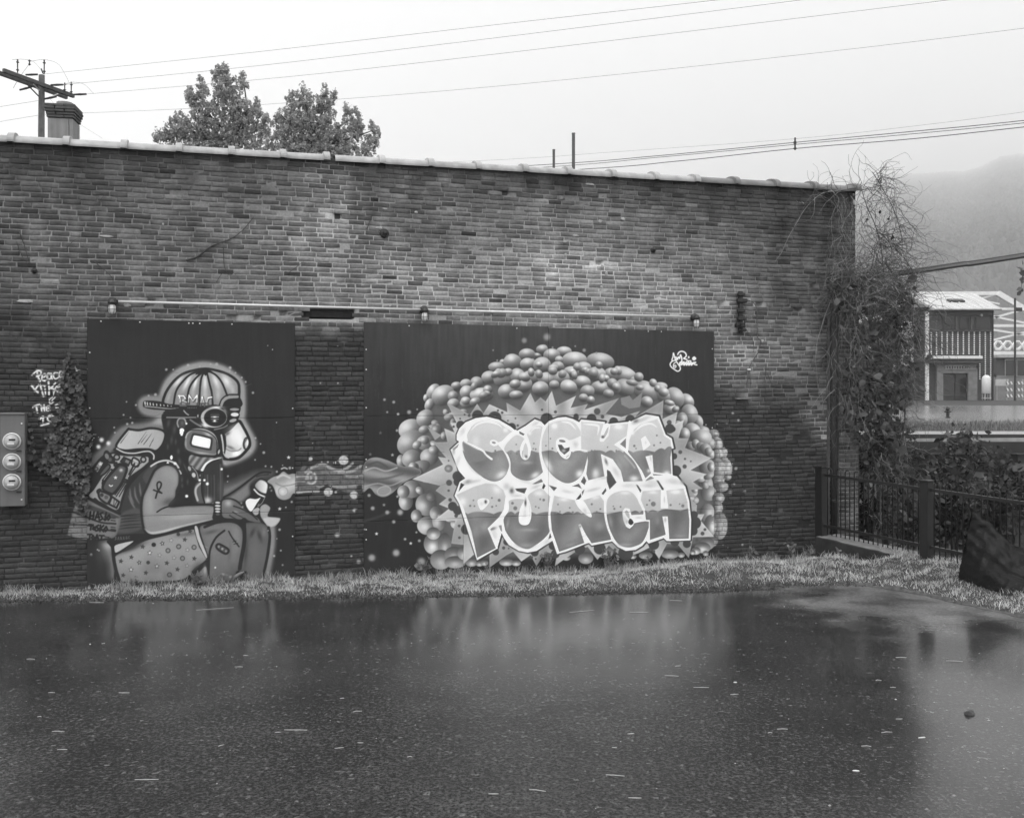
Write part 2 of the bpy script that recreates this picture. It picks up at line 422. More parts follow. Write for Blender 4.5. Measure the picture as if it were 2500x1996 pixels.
# neck with white collar edge
fill(WC, [(455,1240),(600,1265),(860,1265),(760,1300),(660,1370),(610,1445),(520,1420),(440,1370)], lambda X,Y,d: 118 + 22*np.sin(X*.35 + Y*.25), soft=1)
line(WC, [(612,1432),(660,1355),(740,1305),(870,1272)], 6.5, 196, taper=1)
fill(WC, [(430,1370),(500,1390),(560,1480),(620,1470),(600,1580),(540,1570),(480,1520),(430,1430)], 75); oval(WC, 445, 1415, 18, 32, 150, -20); oval(WC, 500, 1500, 24, 32, 168, -15)
line(WC, [(480,1390),(540,1470),(560,1560)], 2, 140); oval(WC, 585, 1505, 18, 22, 120, 0, .8, 55); oval(WC, 578, 1566, 16, 16, 200)
# tank top and back
fill(WA, [(700,1085),(765,1000),(840,935),(870,950),(820,1040),(790,1110),(790,1290),(806,1335),(640,1362),(640,1300),(665,1200)], 72, soft=1.2)
fill(WA, [(790,1000),(835,945),(870,930),(850,975),(815,1040)], 88, soft=2)
for q in [[(712,1110),(730,1150),(755,1190)],[(745,1060),(750,1110),(770,1150)],[(720,1070),(722,1110),(740,1150)],[(772,1040),(776,1080),(780,1110)]]: line(WA, q, 4.5, 128, True, 2, .8, 2)
fill(WA, [(670,1210),(770,1180),(780,1290),(650,1310)], 92, soft=3)
for y in (1214,1232,1248,1268,1284): line(WA, [(655,y+8),(715,y),(782,y-4)], 2.2, 58, True, 1, .9, 2)
line(WA, [(835,945),(875,922),(925,914),(975,935),(1000,985)], 4.2, 172); oval(WA, 928, 935, 8, 14, 226); oval(WA, 948, 897, 7, 12, 220); oval(WA, 968, 930, 10, 8, 200, 35)
line(WA, [(955,980),(990,960),(1010,985)], 2.5, 60)
# near arm
fill(WA, [(838,1000),(862,962),(912,936),(962,946),(990,985),(992,1040),(978,1080),(972,1120),(940,1164),(1040,1158),(1180,1160),(1192,1200),(1188,1240),(1090,1268),(1000,1290),(900,1320),(832,1326),(796,1290),(782,1200),(787,1120),(812,1060)],
     lambda X,Y,d: 122 + 8*np.clip(d/10,0,1), line=2.2, rim=(7,96))
spray(WA, 930, 985, 45, 40, 140, a=.7); spray(WA, 830, 1150, 26, 80, 145, 0, .8); spray(WA, 1010, 1225, 130, 18, 146, -4, .9); spray(WA, 965, 1020, 22, 50, 138, a=.7)
line(WA, [(800,1290),(835,1313),(910,1303),(1010,1276),(1180,1236)], 6, 165, soft=2, a=.85, taper=2); spray(WA, 930, 1140, 40, 22, 96, -20, .8)
line(WA, [(868,1198),(900,1178),(940,1165)], 2.4, 56); line(WA, [(972,1120),(985,1100),(1010,1092)], 2.2, 56)
line(WD, [(1238,510),(1262,430),(1300,372),(1312,322),(1286,298),(1258,322),(1264,390),(1290,425),(1318,446)], 2.8, 56); line(WD, [(1212,404),(1262,425),(1300,440)], 2.6, 56)
# hand, bracelet
fill(WE, [(455,625),(540,588),(640,615),(740,700),(830,765),(920,825),(955,885),(900,892),(790,868),(740,835),(700,855),(600,845),(465,815)], lambda X,Y,d: 112 - .06*(X-545), line=1.6, rim=(4,92))
spray(WE, 545, 645, 50, 45, 150); spray(WE, 640, 760, 40, 20, 132, 30)
line(WE, [(600,755),(680,800),(745,835)], 2.2, 62, taper=1); line(WE, [(560,795),(630,835),(700,858)], 2, 62, taper=1); line(WE, [(610,680),(720,720),(830,785),(900,845)], 2.2, 58)
fill(WE, [(365,640),(455,620),(462,690),(455,830),(350,840),(362,740)], 57)
for y, w in ((638,30),(678,34),(715,34),(748,30),(782,24)): oval(WE, 412, y, w, 13, 172 if y < 770 else 100, 3)
# spray can
fill(WE, [(820,460),(860,400),(930,340),(1000,350),(1040,400),(1030,510),(985,640),(900,770),(850,760),(760,700),(740,640),(800,575),(870,560)], 57, soft=1)
fill(WE, [(872,430),(925,362),(985,368),(1028,412),(1022,490),(1000,530),(930,500)], lambda X,Y,d: 150 + 2.2*(X-628), rim=(3,120))
line(WE, [(868,452),(920,505),(1002,535)], 2, 60); line(WE, [(862,475),(915,530),(985,562)], 3.5, 190); line(WE, [(855,500),(910,552),(970,580)], 1.6, 60)
fill(WE, [(752,622),(800,582),(880,588),(948,572),(900,650),(828,752),(770,700)], 200, line=.8)
fill(WE, [(840,740),(900,700),(930,720),(910,780),(870,790)], 150); line(WE, [(1000,560),(960,640),(905,690)], 1.6, 140); oval(WE, 915, 665, 10, 20, 110, 30)
for x, y in ((1058,450),(1075,490),(705,645),(720,690)): spray(WE, x, y, 14, 14, 140)
# paint cloud leaving the nozzle, and drip
fill(WE, [(1025,378),(1090,325),(1160,300),(1225,255),(1290,290),(1390,280),(1392,500),(1340,530),(1300,585),(1220,605),(1145,565),(1110,470),(1080,420)], lambda X,Y,d: 152 + 14*np.sin(Y*.12 + X*.05), rim=(3,130))
line(WE, [(1150,290),(1185,250),(1240,232),(1300,262),(1380,270)], 3.5, 54); line(WE, [(1200,222),(1235,208),(1270,222)], 3.5, 155)
line(WE, [(1130,400),(1200,430),(1290,425),(1375,405)], 2, 120, soft=1.5); line(WE, [(1150,330),(1220,300),(1300,330)], 4, 170, soft=2)
oval(WE, 1218, 500, 58, 55, 160, 0, .8, 140); spray(WE, 1210, 500, 30, 30, 178)
fill(WE, [(940,690),(1000,655),(1055,690),(1060,720),(1030,800),(1100,825),(1185,832),(1140,915),(1065,942),(1000,900),(935,790)], 142, rim=(3,120)); fill(WE, [(970,830),(1060,815),(1182,835),(1130,915),(1060,938),(1000,895)], 160, rim=(3,140))
line(WE, [(925,740),(940,820),(1000,905)], 1.8, 56)
# shorts
fill(WA, [(632,1440),(720,1395),(800,1352),(900,1325),(1080,1288),(1110,1340),(1148,1450),(1080,1512),(1020,1572),(900,1585),(662,1585),(640,1510)], lambda X,Y,d: 138 + .05*(Y-1340), line=2, rim=(6,110))
spray(WA, 730, 1395, 80, 16, 72, -22, .8); spray(WA, 1090, 1500, 50, 24, 92, -40, .6); spray(WA, 1040, 1320, 70, 14, 92, -8, .6)
for x, y, k in [(782,1337,0),(920,1285,0),(1022,1355,1),(1140,1355,3),(1255,1402,2),(1385,1362,0),(915,1447,2),(1110,1490,0),(812,1522,0),(1160,1228,2),(1290,1258,4),(1213,1122,5),(1325,1105,1),(1442,1064,4),(1620,1055,0),(1540,1146,6),(1655,1190,4),(1400,1198,6),(1480,1292,4),(1590,1300,6),(1745,1303,0),(1742,1155,6),(1525,1445,0),(1650,1397,4),(1420,1515,6),(1068,1148,0),(1535,985,3),(1690,945,0)]:
    if k == 0: star(WD, x, y, 34, 66, 10, hole=92)
    elif k == 1: star(WD, x, y, 34, 66, -8, hole=165)
    elif k == 2: star(WD, x, y, 36, 72, 4); star(WD, x, y, 24, 195, 4)
    elif k == 3: oval(WD, x, y, 24, 24, 78)
    elif k == 4: star(WD, x, y, 34, 108, 12); star(WD, x, y, 22, 160, 12)
    elif k == 5: oval(WD, x, y, 30, 28, 60)
    else: oval(WD, x, y, 27, 27, 128, 0, .8, 84)
# waist, belt, seat
fill(WA, [(632,1382),(690,1362),(745,1356),(700,1392),(640,1425)], 160, line=1.2)
fill(WA, [(605,1328),(680,1322),(800,1316),(830,1328),(700,1362),(620,1380),(600,1352)], 57)
for i, L in enumerate([[(0,18),(18,2),(2,-14),(18,-20)],[(0,20),(10,-18),(20,20)],[(0,-18),(10,20),(20,-18)],[(0,20),(10,-18),(20,20)],[(20,-12),(6,-16),(2,14),(18,14),(18,2)],[(18,-14),(2,-12),(2,14),(18,12)]]):
    line(WD, [(705 + i*35 + x, 1042 - i*3 + y) for x, y in L], 1.2, 118, False, .5)
line(WA, [(600,1362),(622,1390),(628,1440),(640,1510),(662,1580)], 6, 55)
# legs
fill(WE, [(740,905),(850,880),(960,890),(1040,955),(1056,1060),(1040,1200),(1005,1450),(975,1610),(680,1610),(700,1400),(740,1200),(750,1050)], lambda X,Y,d: 104 + .03*(Y-1280), rim=(5,86))
spray(WE, 840, 1010, 24, 60, 70, 25, .8); spray(WE, 930, 1050, 24, 70, 68, -18, .8); spray(WE, 985, 1000, 30, 60, 122, a=.7); spray(WE, 880, 1300, 60, 200, 112, a=.6); spray(WE, 760, 1250, 26, 200, 78, 4, .7)
line(WE, [(1040,945),(1056,1060),(1030,1280),(985,1500),(972,1610)], 5, 54)
fill(WE, [(190,950),(300,905),(420,878),(590,880),(680,915),(720,1000),(727,1100),(700,1300),(680,1450),(640,1500),(600,1615),(300,1615),(305,1350),(250,1200)], lambda X,Y,d: 112 + 6*np.clip(d/12,0,1), rim=(4,94))
spray(WE, 640, 1050, 50, 110, 126, a=.7); spray(WE, 480, 1420, 100, 160, 120, a=.5); spray(WE, 560, 1250, 24, 120, 100, 5, .6); spray(WE, 330, 1000, 100, 26, 96, -12, .8)
line(WE, [(250,940),(400,885),(560,868),(660,895),(730,960)], 4.5, 56); line(WE, [(735,860),(742,1000),(738,1150),(700,1350),(685,1450)], 7, 56)
line(WE, [(495,982),(400,1060),(340,1160),(312,1260),(302,1450),(300,1610)], 3.6, 58, taper=0)
line(WE, [(548,990),(585,1060),(625,1115),(675,1180)], 2.4, 58); line(WE, [(600,1120),(640,1110)], 1.2, 60); line(WE, [(612,1150),(660,1138)], 1.2, 60)
fill(WE, [(395,1170),(420,1148),(460,1160),(535,1205),(548,1240),(520,1268),(480,1258),(410,1210)], 92, line=1.8)
oval(WE, 425, 1180, 14, 16, 130); oval(WE, 470, 1208, 14, 16, 140); oval(WE, 515, 1235, 14, 14, 126)
fill(WE, [(112,945),(175,935),(215,1060),(290,1290),(262,1318),(180,1180)], 57, False); fill(WE, [(128,942),(162,940),(200,1080),(278,1285),(258,1305),(165,1100)], 160)
fill(WE, [(270,1340),(300,1330),(300,1615),(270,1615),(275,1430),(100,1600),(0,1600)], 56, False); fill(WE, [(268,1430),(275,1615),(80,1615),(180,1500)], 118); spray(WE, 255, 1470, 20, 60, 150)
fill(WE, [(640,1560),(650,1520),(720,1480),(780,1500),(740,1590),(690,1610),(610,1610)], 60)
# gas mask
fill(WC, [(890,960),(980,890),(1090,790),(1160,890),(1215,1000),(1236,1080),(1220,1140),(1110,1255),(1010,1290),(920,1282),(885,1210),(905,1010)], lambda X,Y,d: 168 + 0*X, line=2.6, lval=52, rim=(5,110))
spray(WC, 1060, 990, 110, 150, 206, -10, 1); spray(WC, 1065, 1215, 60, 30, 226, -20); spray(WC, 985, 1140, 70, 22, 104, 25, .8); spray(WC, 940, 960, 50, 24, 96, -35, .8); spray(WC, 1110, 1050, 30, 60, 216); line(WC, [(930,1160),(990,1185),(1080,1180),(1120,1150)], 2, 110, soft=1.5)
oval(WC, 1188, 1085, 36, 76, 170, 8, 1.1, 66); line(WC, [(1200,1015),(1165,1085),(1175,1150)], 2.6, 90); oval(WC, 1205, 1080, 12, 40, 205, 8)
line(WC, [(1095,790),(1165,890),(1218,1000),(1238,1080),(1215,1150),(1110,1262),(1010,1296),(900,1290)], 4.4, 52)
fill(WC, [(400,950),(470,892),(560,878),(720,918),(800,978),(832,1080),(832,1190),(785,1252),(680,1248),(500,1215),(405,1182),(370,1110),(375,1020)], lambda X,Y,d: 112 + 30*np.clip(1-d/8,0,1), line=2.2, lval=54)
line(WC, [(395,1010),(430,935),(520,900),(640,905),(750,960),(800,1060)], 3.2, 160, soft=1.3); spray(WC, 690, 970, 60, 20, 165, 25); spray(WC, 600, 1215, 120, 18, 150, 6); spray(WC, 395, 1090, 16, 60, 140)
line(WC, [(380,985),(440,920),(560,908),(690,940),(780,1010),(806,1110),(800,1200)], 1.6, 62)
fill(WC, [(462,1070),(485,985),(520,967),(700,1008),(736,1040),(722,1140),(700,1162),(500,1122),(468,1100)], lambda X,Y,d: 224 + 0*X, line=2, lval=70)
line(WC, [(850,930),(890,1000),(905,1100),(885,1230)], 6.5, 54); line(WC, [(862,975),(882,1080),(890,1190)], 3.6, 172); oval(WC, 830, 1195, 22, 42, 160, 15, 1.4, 56); line(WC, [(890,1210),(920,1260),(960,1275)], 3, 160)
line(WC, [(820,905),(960,850),(1080,790)], 2.5, 56)
# cap
fill(WC, [(105,565),(118,460),(170,360),(260,250),(370,170),(500,130),(650,108),(800,130),(930,172),(1030,232),(1086,300),(1097,400),(1092,480),(1085,600),(560,605),(240,592)], lambda X,Y,d: 132 + .35*(965-Y)*.4, line=2.4, lval=53, rim=(4,90))
for x, y, w, h, a, v in [(300,270,28,95,40,200),(412,290,28,110,28,205),(520,300,24,110,17,208),(648,290,30,130,0,205),(790,270,36,110,-22,196),(930,270,50,95,-30,202),(175,470,20,80,18,150),(310,450,24,80,15,138),(490,450,30,90,6,150),(650,460,40,90,0,160),(820,450,34,80,-5,158),(1010,380,36,70,-10,160)]:
    spray(WC, x, y, w, h, v, a, .85, .9)
for q in [[(620,135),(470,175),(360,270),(270,400),(235,585)],[(625,145),(520,240),(440,370),(402,590)],[(635,150),(598,240),(580,400),(578,600)],[(670,145),(712,320),(738,430),(750,590)],[(690,135),(790,190),(870,290),(940,460)]]: line(WC, q, 3.4, 56)
oval(WC, 655, 112, 40, 20, 52)
fill(WC, [(600,125),(700,125),(760,165),(690,160),(655,200),(620,170),(520,185)], 54)
BM = [[(310,460),(325,520),(320,590)],[(300,462),(370,465),(392,500),(350,525),(405,545),(395,590),(325,590)],[(430,560),(438,455),(490,530),(545,455),(540,575)],[(585,590),(612,475),(640,600)],[(590,550),(640,552)],[(735,480),(690,490),(672,540),(690,590),(735,590)]]
for q in BM: line(WC, [(x+8, y+6) for x, y in q], 4.6, 84, False, .7)
for q in BM: line(WC, q, 2.8, lambda X,Y: np.where(Y < 972, 222, np.where(Y < 982, 170, 110)), False, .6)
fill(WB, [(1070,690),(1085,642),(1160,632),(1300,645),(1450,690),(1620,715),(1900,720),(1900,800),(1370,800),(1360,762),(1200,748),(1090,722)], 55)
for i, x in enumerate((1098,1128,1165,1205,1250,1300,1345,1395,1440)): line(WB, [(x, 652 + i*6),(x + 4, 684 + i*3.2)], 2.8 - i*.15, 182, False, .5)
line(WB, [(1100,706),(1250,722),(1420,738),(1540,728)], 2.6, 152, taper=1); 
for i in range(6): line(WB, [(1660+i*22,722),(1664+i*22,732)], 1.6, 120, False)
# goggles
fill(WC, [(130,650),(330,630),(600,630),(600,745),(540,760),(130,765)], 57, False)
line(WC, [(145,745),(340,747),(530,745)], 2.4, 148, False); line(WC, [(370,655),(400,690),(432,712)], 2.8, 150); line(WC, [(455,775),(520,820),(595,862)], 4, 118)
fill(WC, [(840,590),(880,515),(960,465),(1085,455),(1100,620),(960,650)], 56); line(WC, [(858,588),(890,525),(960,482),(1072,474)], 7, 138); line(WC, [(838,580),(870,505),(950,450),(1080,445)], 2.2, 54)
fill(WC, [(960,610),(1100,600),(1115,640),(1100,690),(1105,720),(1085,770),(1090,800),(960,820)], 56); oval(WC, 1035, 640, 62, 17, 140); oval(WC, 1038, 708, 52, 26, 190); oval(WC, 1015, 785, 48, 22, 150, -15)
oval(WC, 765, 745, 190, 150, lambda X,Y,d: 160 + .5*(Y-1018), 0, 2.4, 54); spray(WC, 650, 850, 60, 30, 196, 20); spray(WC, 800, 612, 90, 16, 200); spray(WC, 910, 660, 26, 50, 120, -30)
oval(WC, 782, 748, 140, 108, 53, 0, 1.2, 60)
for y, v, w in ((695,84,52),(715,120,56),(738,170,50),(768,140,48),(800,96,40)): line(WC, [(778-w,y),(778+w,y)], 1.8, v, False, .7, .9)
spray(WC, 775, 790, 22, 16, 232); spray(WC, 775, 740, 26, 10, 220); oval(WC, 555, 725, 14, 28, 160, 0, .8)
line(WC, [(770,905),(880,880),(940,850)], 3, 120)
# ear
oval(WC, 345, 820, 60, 70, 80); line(WC, [(300,870),(285,820),(300,770),(345,755),(385,775),(400,830)], 3.6, 140); spray(WC, 350, 820, 24, 36, 105); 
for x, y, r in ((345,914,30),(340,946,24),(342,972,15),(405,826,12)): oval(WC, x, y, r, r*.9, 228)
# backpack
fill(WA, [(470,1010),(510,950),(570,885),(620,870),(700,880),(830,880),(848,905),(800,955),(725,1012),(702,1062),(682,1122),(652,1198),(560,1152),(484,1115),(518,1070)], 57, soft=1)
fill(WA, [(615,880),(700,890),(822,888),(835,905),(790,950),(715,1006),(692,1062),(672,1122),(646,1186),(560,1142),(494,1110),(525,1068),(590,960)], lambda X,Y,d: 146 - .05*(Y-1130), rim=(3,128))
fill(WB, [(720,1222),(868,1018),(900,1008),(1020,1020),(1170,994),(1300,1012),(1362,1060),(1352,1150),(1310,1235),(1240,1292),(1150,1270),(1000,1272),(820,1284)], lambda X,Y,d: 158 - .22*(X-320)*.6, line=2.1, rim=(4,138))
for a, b in (((780,1186),(890,1040)),((1008,1196),(1118,1036)),((1050,1180),(1130,1075)),((1082,1205),(1190,1060)),((1110,1170),(1180,1075)),((1158,1234),(1220,1110)),((1190,1170),(1215,1140))): line(WB, [a, b], 1.8, 84, False, .6, .85, 1)
fill(WB, [(712,1252),(830,1312),(1000,1302),(1150,1282),(1232,1335),(1225,1420),(1150,1432),(1135,1372),(1000,1362),(830,1345),(690,1290)], 57)
line(WB, [(728,1262),(830,1312),(960,1322),(1080,1300),(1160,1300),(1212,1345),(1212,1398)], 3.2, 172)
oval(WB, 728, 1374, 36, 34, 138, 0, 1.5, 60); oval(WB, 1077, 1404, 32, 34, 146, 0, 1.5, 60)
fill(WB, [(820,1372),(915,1410),(880,1490),(775,1430)], 66, False, line=1); fill(WB, [(850,1405),(895,1425),(880,1460),(835,1435)], 120, False)
fill(WB, [(935,1395),(960,1382),(1020,1420),(1020,1470),(990,1500),(925,1470)], 140, line=1.5); line(WB, [(950,1410),(1000,1435)], 2.2, 172); line(WB, [(940,1450),(995,1470)], 2, 172)
fill(WB, [(770,1460),(862,1520),(820,1640),(770,1700),(690,1780),(640,1800),(545,1730),(580,1650),(700,1530)], 92, line=2, rim=(4,66)); spray(WB, 780, 1540, 24, 22, 170); spray(WB, 712, 1640, 20, 20, 175); oval(WD, 650, 345, 24, 16, 170, 10)
fill(WD, [(770,75),(860,120),(800,300),(700,440),(640,450),(545,390),(580,280),(700,140)], 96, line=2.2, rim=(5,68)); spray(WD, 785, 145, 26, 24, 168); star(WD, 712, 242, 28, 178); line(WD, [(630,340),(650,355),(672,345)], 2.4, 185)
line(WD, [(660,140),(600,215),(548,280)], 4.5, 57); line(WD, [(650,150),(560,270)], 1.6, 150)
fill(WD, [(412,140),(500,10),(570,40),(480,190)], 132, False, line=1.8, rim=(3,110)); star(WD, 515, 65, 30, 178); oval(WD, 460, 128, 22, 20, 120, 0, 1, 75)
fill(WD, [(520,170),(610,70),(640,110),(560,200),(500,220)], 100, line=1.5)
line(WD, [(410,190),(465,240)], 3, 56); line(WD, [(500,250),(420,340),(350,420)], 5, 56)
line(WD, [(890,200),(960,60)], 3.2, 57); line(WD, [(880,250),(980,100),(1060,40)], 1.8, 60); line(WD, [(860,240),(900,130)], 1.8, 120)
fill(WD, [(812,265),(860,270),(855,305),(815,300)], 70, line=1.2); line(WD, [(835,320),(720,490)], 1.8, 62); line(WD, [(845,340),(760,490)], 1.8, 62); line(WD, [(815,320),(705,470)], 1.8, 62)
fill(WD, [(470,420),(500,395),(520,410),(490,455)], 130, line=1.5); fill(WD, [(515,420),(650,480),(620,570),(590,580),(510,520),(490,460)], 122, line=1.9); oval(WD, 532, 470, 24, 24, 72); oval(WD, 590, 500, 26, 26, 98)
fill(WD, [(665,490),(760,560),(725,640),(625,590)], 138, False, line=1.8); line(WD, [(695,510),(690,600)], 1.6, 66); line(WD, [(735,545),(700,610)], 1.6, 66)
fill(WD, [(430,510),(460,515),(530,590),(530,620),(470,590),(425,540)], 60)
fill(WB, [(560,1350),(600,1290),(690,1400),(690,1450),(620,1440)], 60, line=1); oval(WB, 598, 1362, 26, 40, 120, -20); oval(WB, 640, 1405, 24, 26, 100)
fill(WB, [(690,1470),(720,1440),(735,1460),(705,1495)], 66, line=1)
# shirt tail with names (runs onto the bricks)
fill(WA, [(486,1120),(560,1155),(662,1205),(655,1300),(615,1345),(480,1355),(372,1332),(378,1275),(395,1200),(425,1120)], lambda X,Y,d: 104 + 14*np.clip(d/8,0,1), soft=1.5)
line(WA, [(486,1118),(560,1160),(662,1208)], 5, 57); line(WA, [(390,1195),(470,1222),(560,1255),(640,1262)], 3, 57); line(WA, [(380,1268),(490,1272),(570,1295),(640,1300)], 2.6, 57)
line(WA, [(440,1080),(405,1170),(378,1275),(368,1328)], 3, 57); line(WA, [(368,1328),(430,1348),(500,1356),(610,1345)], 3.4, 57)
fill(WA, [(485,1180),(500,1160),(640,1215),(640,1230)], 84, soft=2)
def tag(win, strokes, w, v, **k):
    for q in strokes: line(win, q, w, v, False, .6, **k)
tag(WD, [[(385,690),(370,790)],[(430,690),(415,795)],[(378,745),(428,740)],[(440,800),(480,690),(500,800)],[(455,765),(500,760)],[(545,700),(510,715),(530,755),(545,780),(510,800)],[(590,700),(570,800)],[(575,750),(600,770),(580,800),(560,790)],[(630,730),(605,760),(615,800),(640,770),(630,735)]], 3, 52)
tag(WD, [[(365,855),(420,862)],[(392,858),(385,925)],[(430,890),(412,915),(430,925),(445,890),(445,930)],[(490,865),(462,878),(480,905),(488,930),(455,940)],[(515,865),(508,945)],[(555,870),(512,910),(555,948)],[(590,885),(565,915),(580,948),(605,920),(592,885)]], 3, 52)
tag(WD, [[(345,985),(400,985)],[(375,985),(372,1045),(348,1050)],[(415,1000),(400,1030),(415,1052),(435,1030),(418,1000)],[(445,1055),(470,990),(490,1055)],[(455,1035),(485,1033)],[(500,1000),(560,1003)],[(530,1002),(525,1055)]], 3, 52)
for y in (770,800,890,915,940,1015,1040): line(WD, [(652 if y<1000 else 572,y),(708 if y<1000 else 625,y+8)], 1.6, 60, False, .7)
# sparkle
dots(WA, [(920,412,8),(958,412,5),(1040,388,8),(1105,395,5),(1164,382,6),(1198,382,9),(1272,402,9),(1270,420,5),(1302,430,5),(1336,456,6),(1358,480,6),(1398,540,8),(752,608,6),(700,590,5),(684,662,6),(722,678,6),(704,712,7),(732,706,7),(632,732,6),(636,760,5),(822,556,6),(860,550,9),(520,770,4),(1440,822,5),(1412,790,6),(1458,870,9),(1410,910,5),(1384,860,5),(1468,945,6),(1500,948,6),(1562,940,4),(1602,955,9),(1530,975,7),(1612,1142,7),(1580,1172,5),(1545,1295,8),(1552,1410,6),(1515,1440,7),(1562,1490,6),(1482,1300,4),(1530,1345,4),(540,1405,5),(548,1410,5),(505,1432,7),(1245,930,5),(1225,960,7),(1260,1000,6),(1258,1030,4)], 150)
for x, y, r in ((562,800,15),(545,838,14),(600,818,13)): spray(WA, x, y, r, r, 190, hard=1.3)
dots(WA, [(1032,1110,9),(1146,1042,9),(1130,1022,7),(1225,962,6),(1190,1504,5),(1506,302,3),(1528,704,3)], 225)
dots(WA, [(512,800,3),(520,790,3),(510,775,2),(530,770,2),(545,785,2)], 200)
star(WA, 1595, 897, 12, 180); star(WA, 1546, 1180, 12, 170)
for x, y in ((482, 410), (495, 683), (1480, 280)): spray(WA, x, y, 3, 3, 190)
# ================================================================ the lettering mural
fg = slice(0, CH), slice(0, 735 - CX0)             # a little more punch in the figure, as sprayed
PV[fg] = np.where(PV[fg] > 60, 60 + (PV[fg] - 60) * 1.22 - 7*np.exp(-((PV[fg] - 95)/22.0)**2), PV[fg])
fill(W1, [(1000,1060),(1010,1030),(1060,980),(1080,960),(1140,950),(1200,925),(1250,895),(1300,880),(1350,880),(1440,890),(1490,905),(1540,935),(1590,960),(1640,985),(1680,1020),(1715,1070),(1745,1120),(1750,1180),(1745,1270),(1725,1320),(1680,1335),(1400,1355),(1120,1365),(1085,1340),(1060,1300),(1030,1240),(1005,1170),(1000,1110)], 112, soft=9)
def B(win, lst):
    for q in lst:
        x, y, rx, ry = q[:4]; ang = q[4] if len(q) > 4 else 0
        px, py = win.p([(x, y)])[0]
        dx, dy = (px - 1370) / 400.0, (py - 1110) / 230.0
        L = np.hypot(dx, dy) + 1e-6; hx, hy = dx/L*.42, dy/L*.42 - .14
        if py > 1300: hx, hy = 0.0, .35
        hv = 214 + prng.uniform(-14, 26)
        spray(win, x - hx*rx*.5, y - hy*ry*.5 + ry*.12, rx*1.02, ry*1.02, 58, ang, .34, 1.6)
        ball(win, x, y, rx*1.06, ry*1.06, ang, hx, hy, 86, 172 + prng.uniform(-12, 16), hv)
B(WJ, [(1985,190,75,55,-20),(1760,290,120,95),(1920,290,60,32,20),(1390,390,45,40),(1545,410,132,128),(1300,465,118,72),(1780,415,108,90)])
B(WI, [(310,235,35,27),(215,265,46,34),(445,248,46,30),(370,272,50,40),(670,308,82,50,8),(510,302,74,50),(125,312,50,48),(415,298,24,22),(220,325,44,36),(310,332,52,48),(405,345,40,34),(565,347,46,34),(490,372,46,32),(825,398,78,50,28),(735,388,42,38),(645,388,56,44),(885,428,32,26),(155,397,42,44),(240,407,54,40),(340,417,54,40),(430,412,48,44),(555,437,52,38),(1040,462,42,24),(950,492,82,56,30),(820,472,58,50,40),(750,468,48,42,30),(670,472,58,42),(385,452,30,26),(475,468,52,42,30),(590,492,42,36),(300,477,50,44),(720,507,32,26),(565,532,27,24),(610,547,24,24),(1205,552,48,36,50),(1130,532,64,52,60),(1060,522,52,36,60),(955,557,36,32),(1100,602,42,34),(1275,677,27,38,-20),(1220,632,48,58,-20),(1175,667,32,42)])
B(WJ, [(1190,620,112,92),(1000,700,92,88),(700,742,78,54),(840,712,82,64),(350,832,84,122,35),(500,890,172,140,-30),(240,930,36,56),(290,1030,62,92,20),(850,842,96,98,20),(1075,885,168,105),(855,1012,102,62,10),(1380,640,122,120),(1620,605,106,108,-20),(1450,835,122,108),(1720,745,120,90,-40),(1595,882,98,62),(230,1240,112,140,30),(1940,792,102,94)])
B(WI, [(1370,757,38,28),(1300,737,42,28),(1240,732,48,40,30),(1190,757,32,38),(1395,822,32,44),(1430,872,27,32),(1345,817,38,34),(1400,882,32,30),(1290,778,64,48),(1230,832,28,28),(1350,882,27,27),(1435,922,27,27),(1450,967,36,52),(1400,972,48,62,-20),(1330,962,48,48),(1460,1022,22,20),(1400,1042,38,28),(1420,1082,42,32),(1320,1067,42,54),(1340,1122,48,44),(1400,1152,38,34),(1395,1217,33,48),(1330,1242,42,54),(1410,1322,46,82),(1350,1322,38,64),(1365,1417,33,33),(1330,1432,42,37),(1300,1457,47,32),(1260,1477,27,22),(1240,1487,16,14),(1320,1493,17,15),(1100,1497,52,27),(1170,1502,20,16),(700,1482,48,38),(580,1522,44,34),(90,1547,42,22),(150,1552,27,17),(950,1505,40,22),(870,1512,22,14),(460,1520,24,16)])
B(WH, [(765,728,72,60,-15),(855,665,52,52),(770,812,88,72,-30),(855,812,52,44),(705,922,26,36),(770,907,58,50,-30),(880,897,54,48),(820,960,62,36,-20),(735,1172,42,52),(770,1097,55,52),(720,1112,36,38),(860,1192,62,66),(800,1262,32,38),(870,1322,62,54),(940,1290,40,60),(900,1432,52,62),(975,1442,38,72),(950,1532,62,58),(1030,1502,54,48),(1040,1547,62,36),(1100,1492,44,40),(1140,1547,36,26),(1190,1556,22,17),(1220,1551,24,18),(920,1245,36,40),(905,1370,40,36)])
ex = []
for i in range(110):
    a = prng.uniform(-np.pi, .35*np.pi) if prng.rand() < .8 else prng.uniform(.6*np.pi, np.pi)
    k = prng.uniform(.76, .93); X, Y = 1372 + 395*k*np.cos(a), 1125 + 262*k*np.sin(a)
    if Y < 1330: ex.append((X, Y, prng.uniform(6, 14), prng.uniform(6, 12), prng.uniform(-40, 40)))
ex.sort(key=lambda q: -abs(q[1] - 1120)); B(W1, ex)
# puffs that stay soft and dark behind the star burst
for x, y, rx, ry in ((880,1130,60,60),(930,1210,50,60),(960,700,90,60)): spray(WH, x, y, rx, ry, 88, a=.5)
dots(WI, [(200,180,18),(340,158,24),(515,215,6),(570,240,12),(645,256,7),(8,240,6),(90,272,5),(33,303,7),(375,223,7),(1322,700,6),(1300,705,5)], 150)
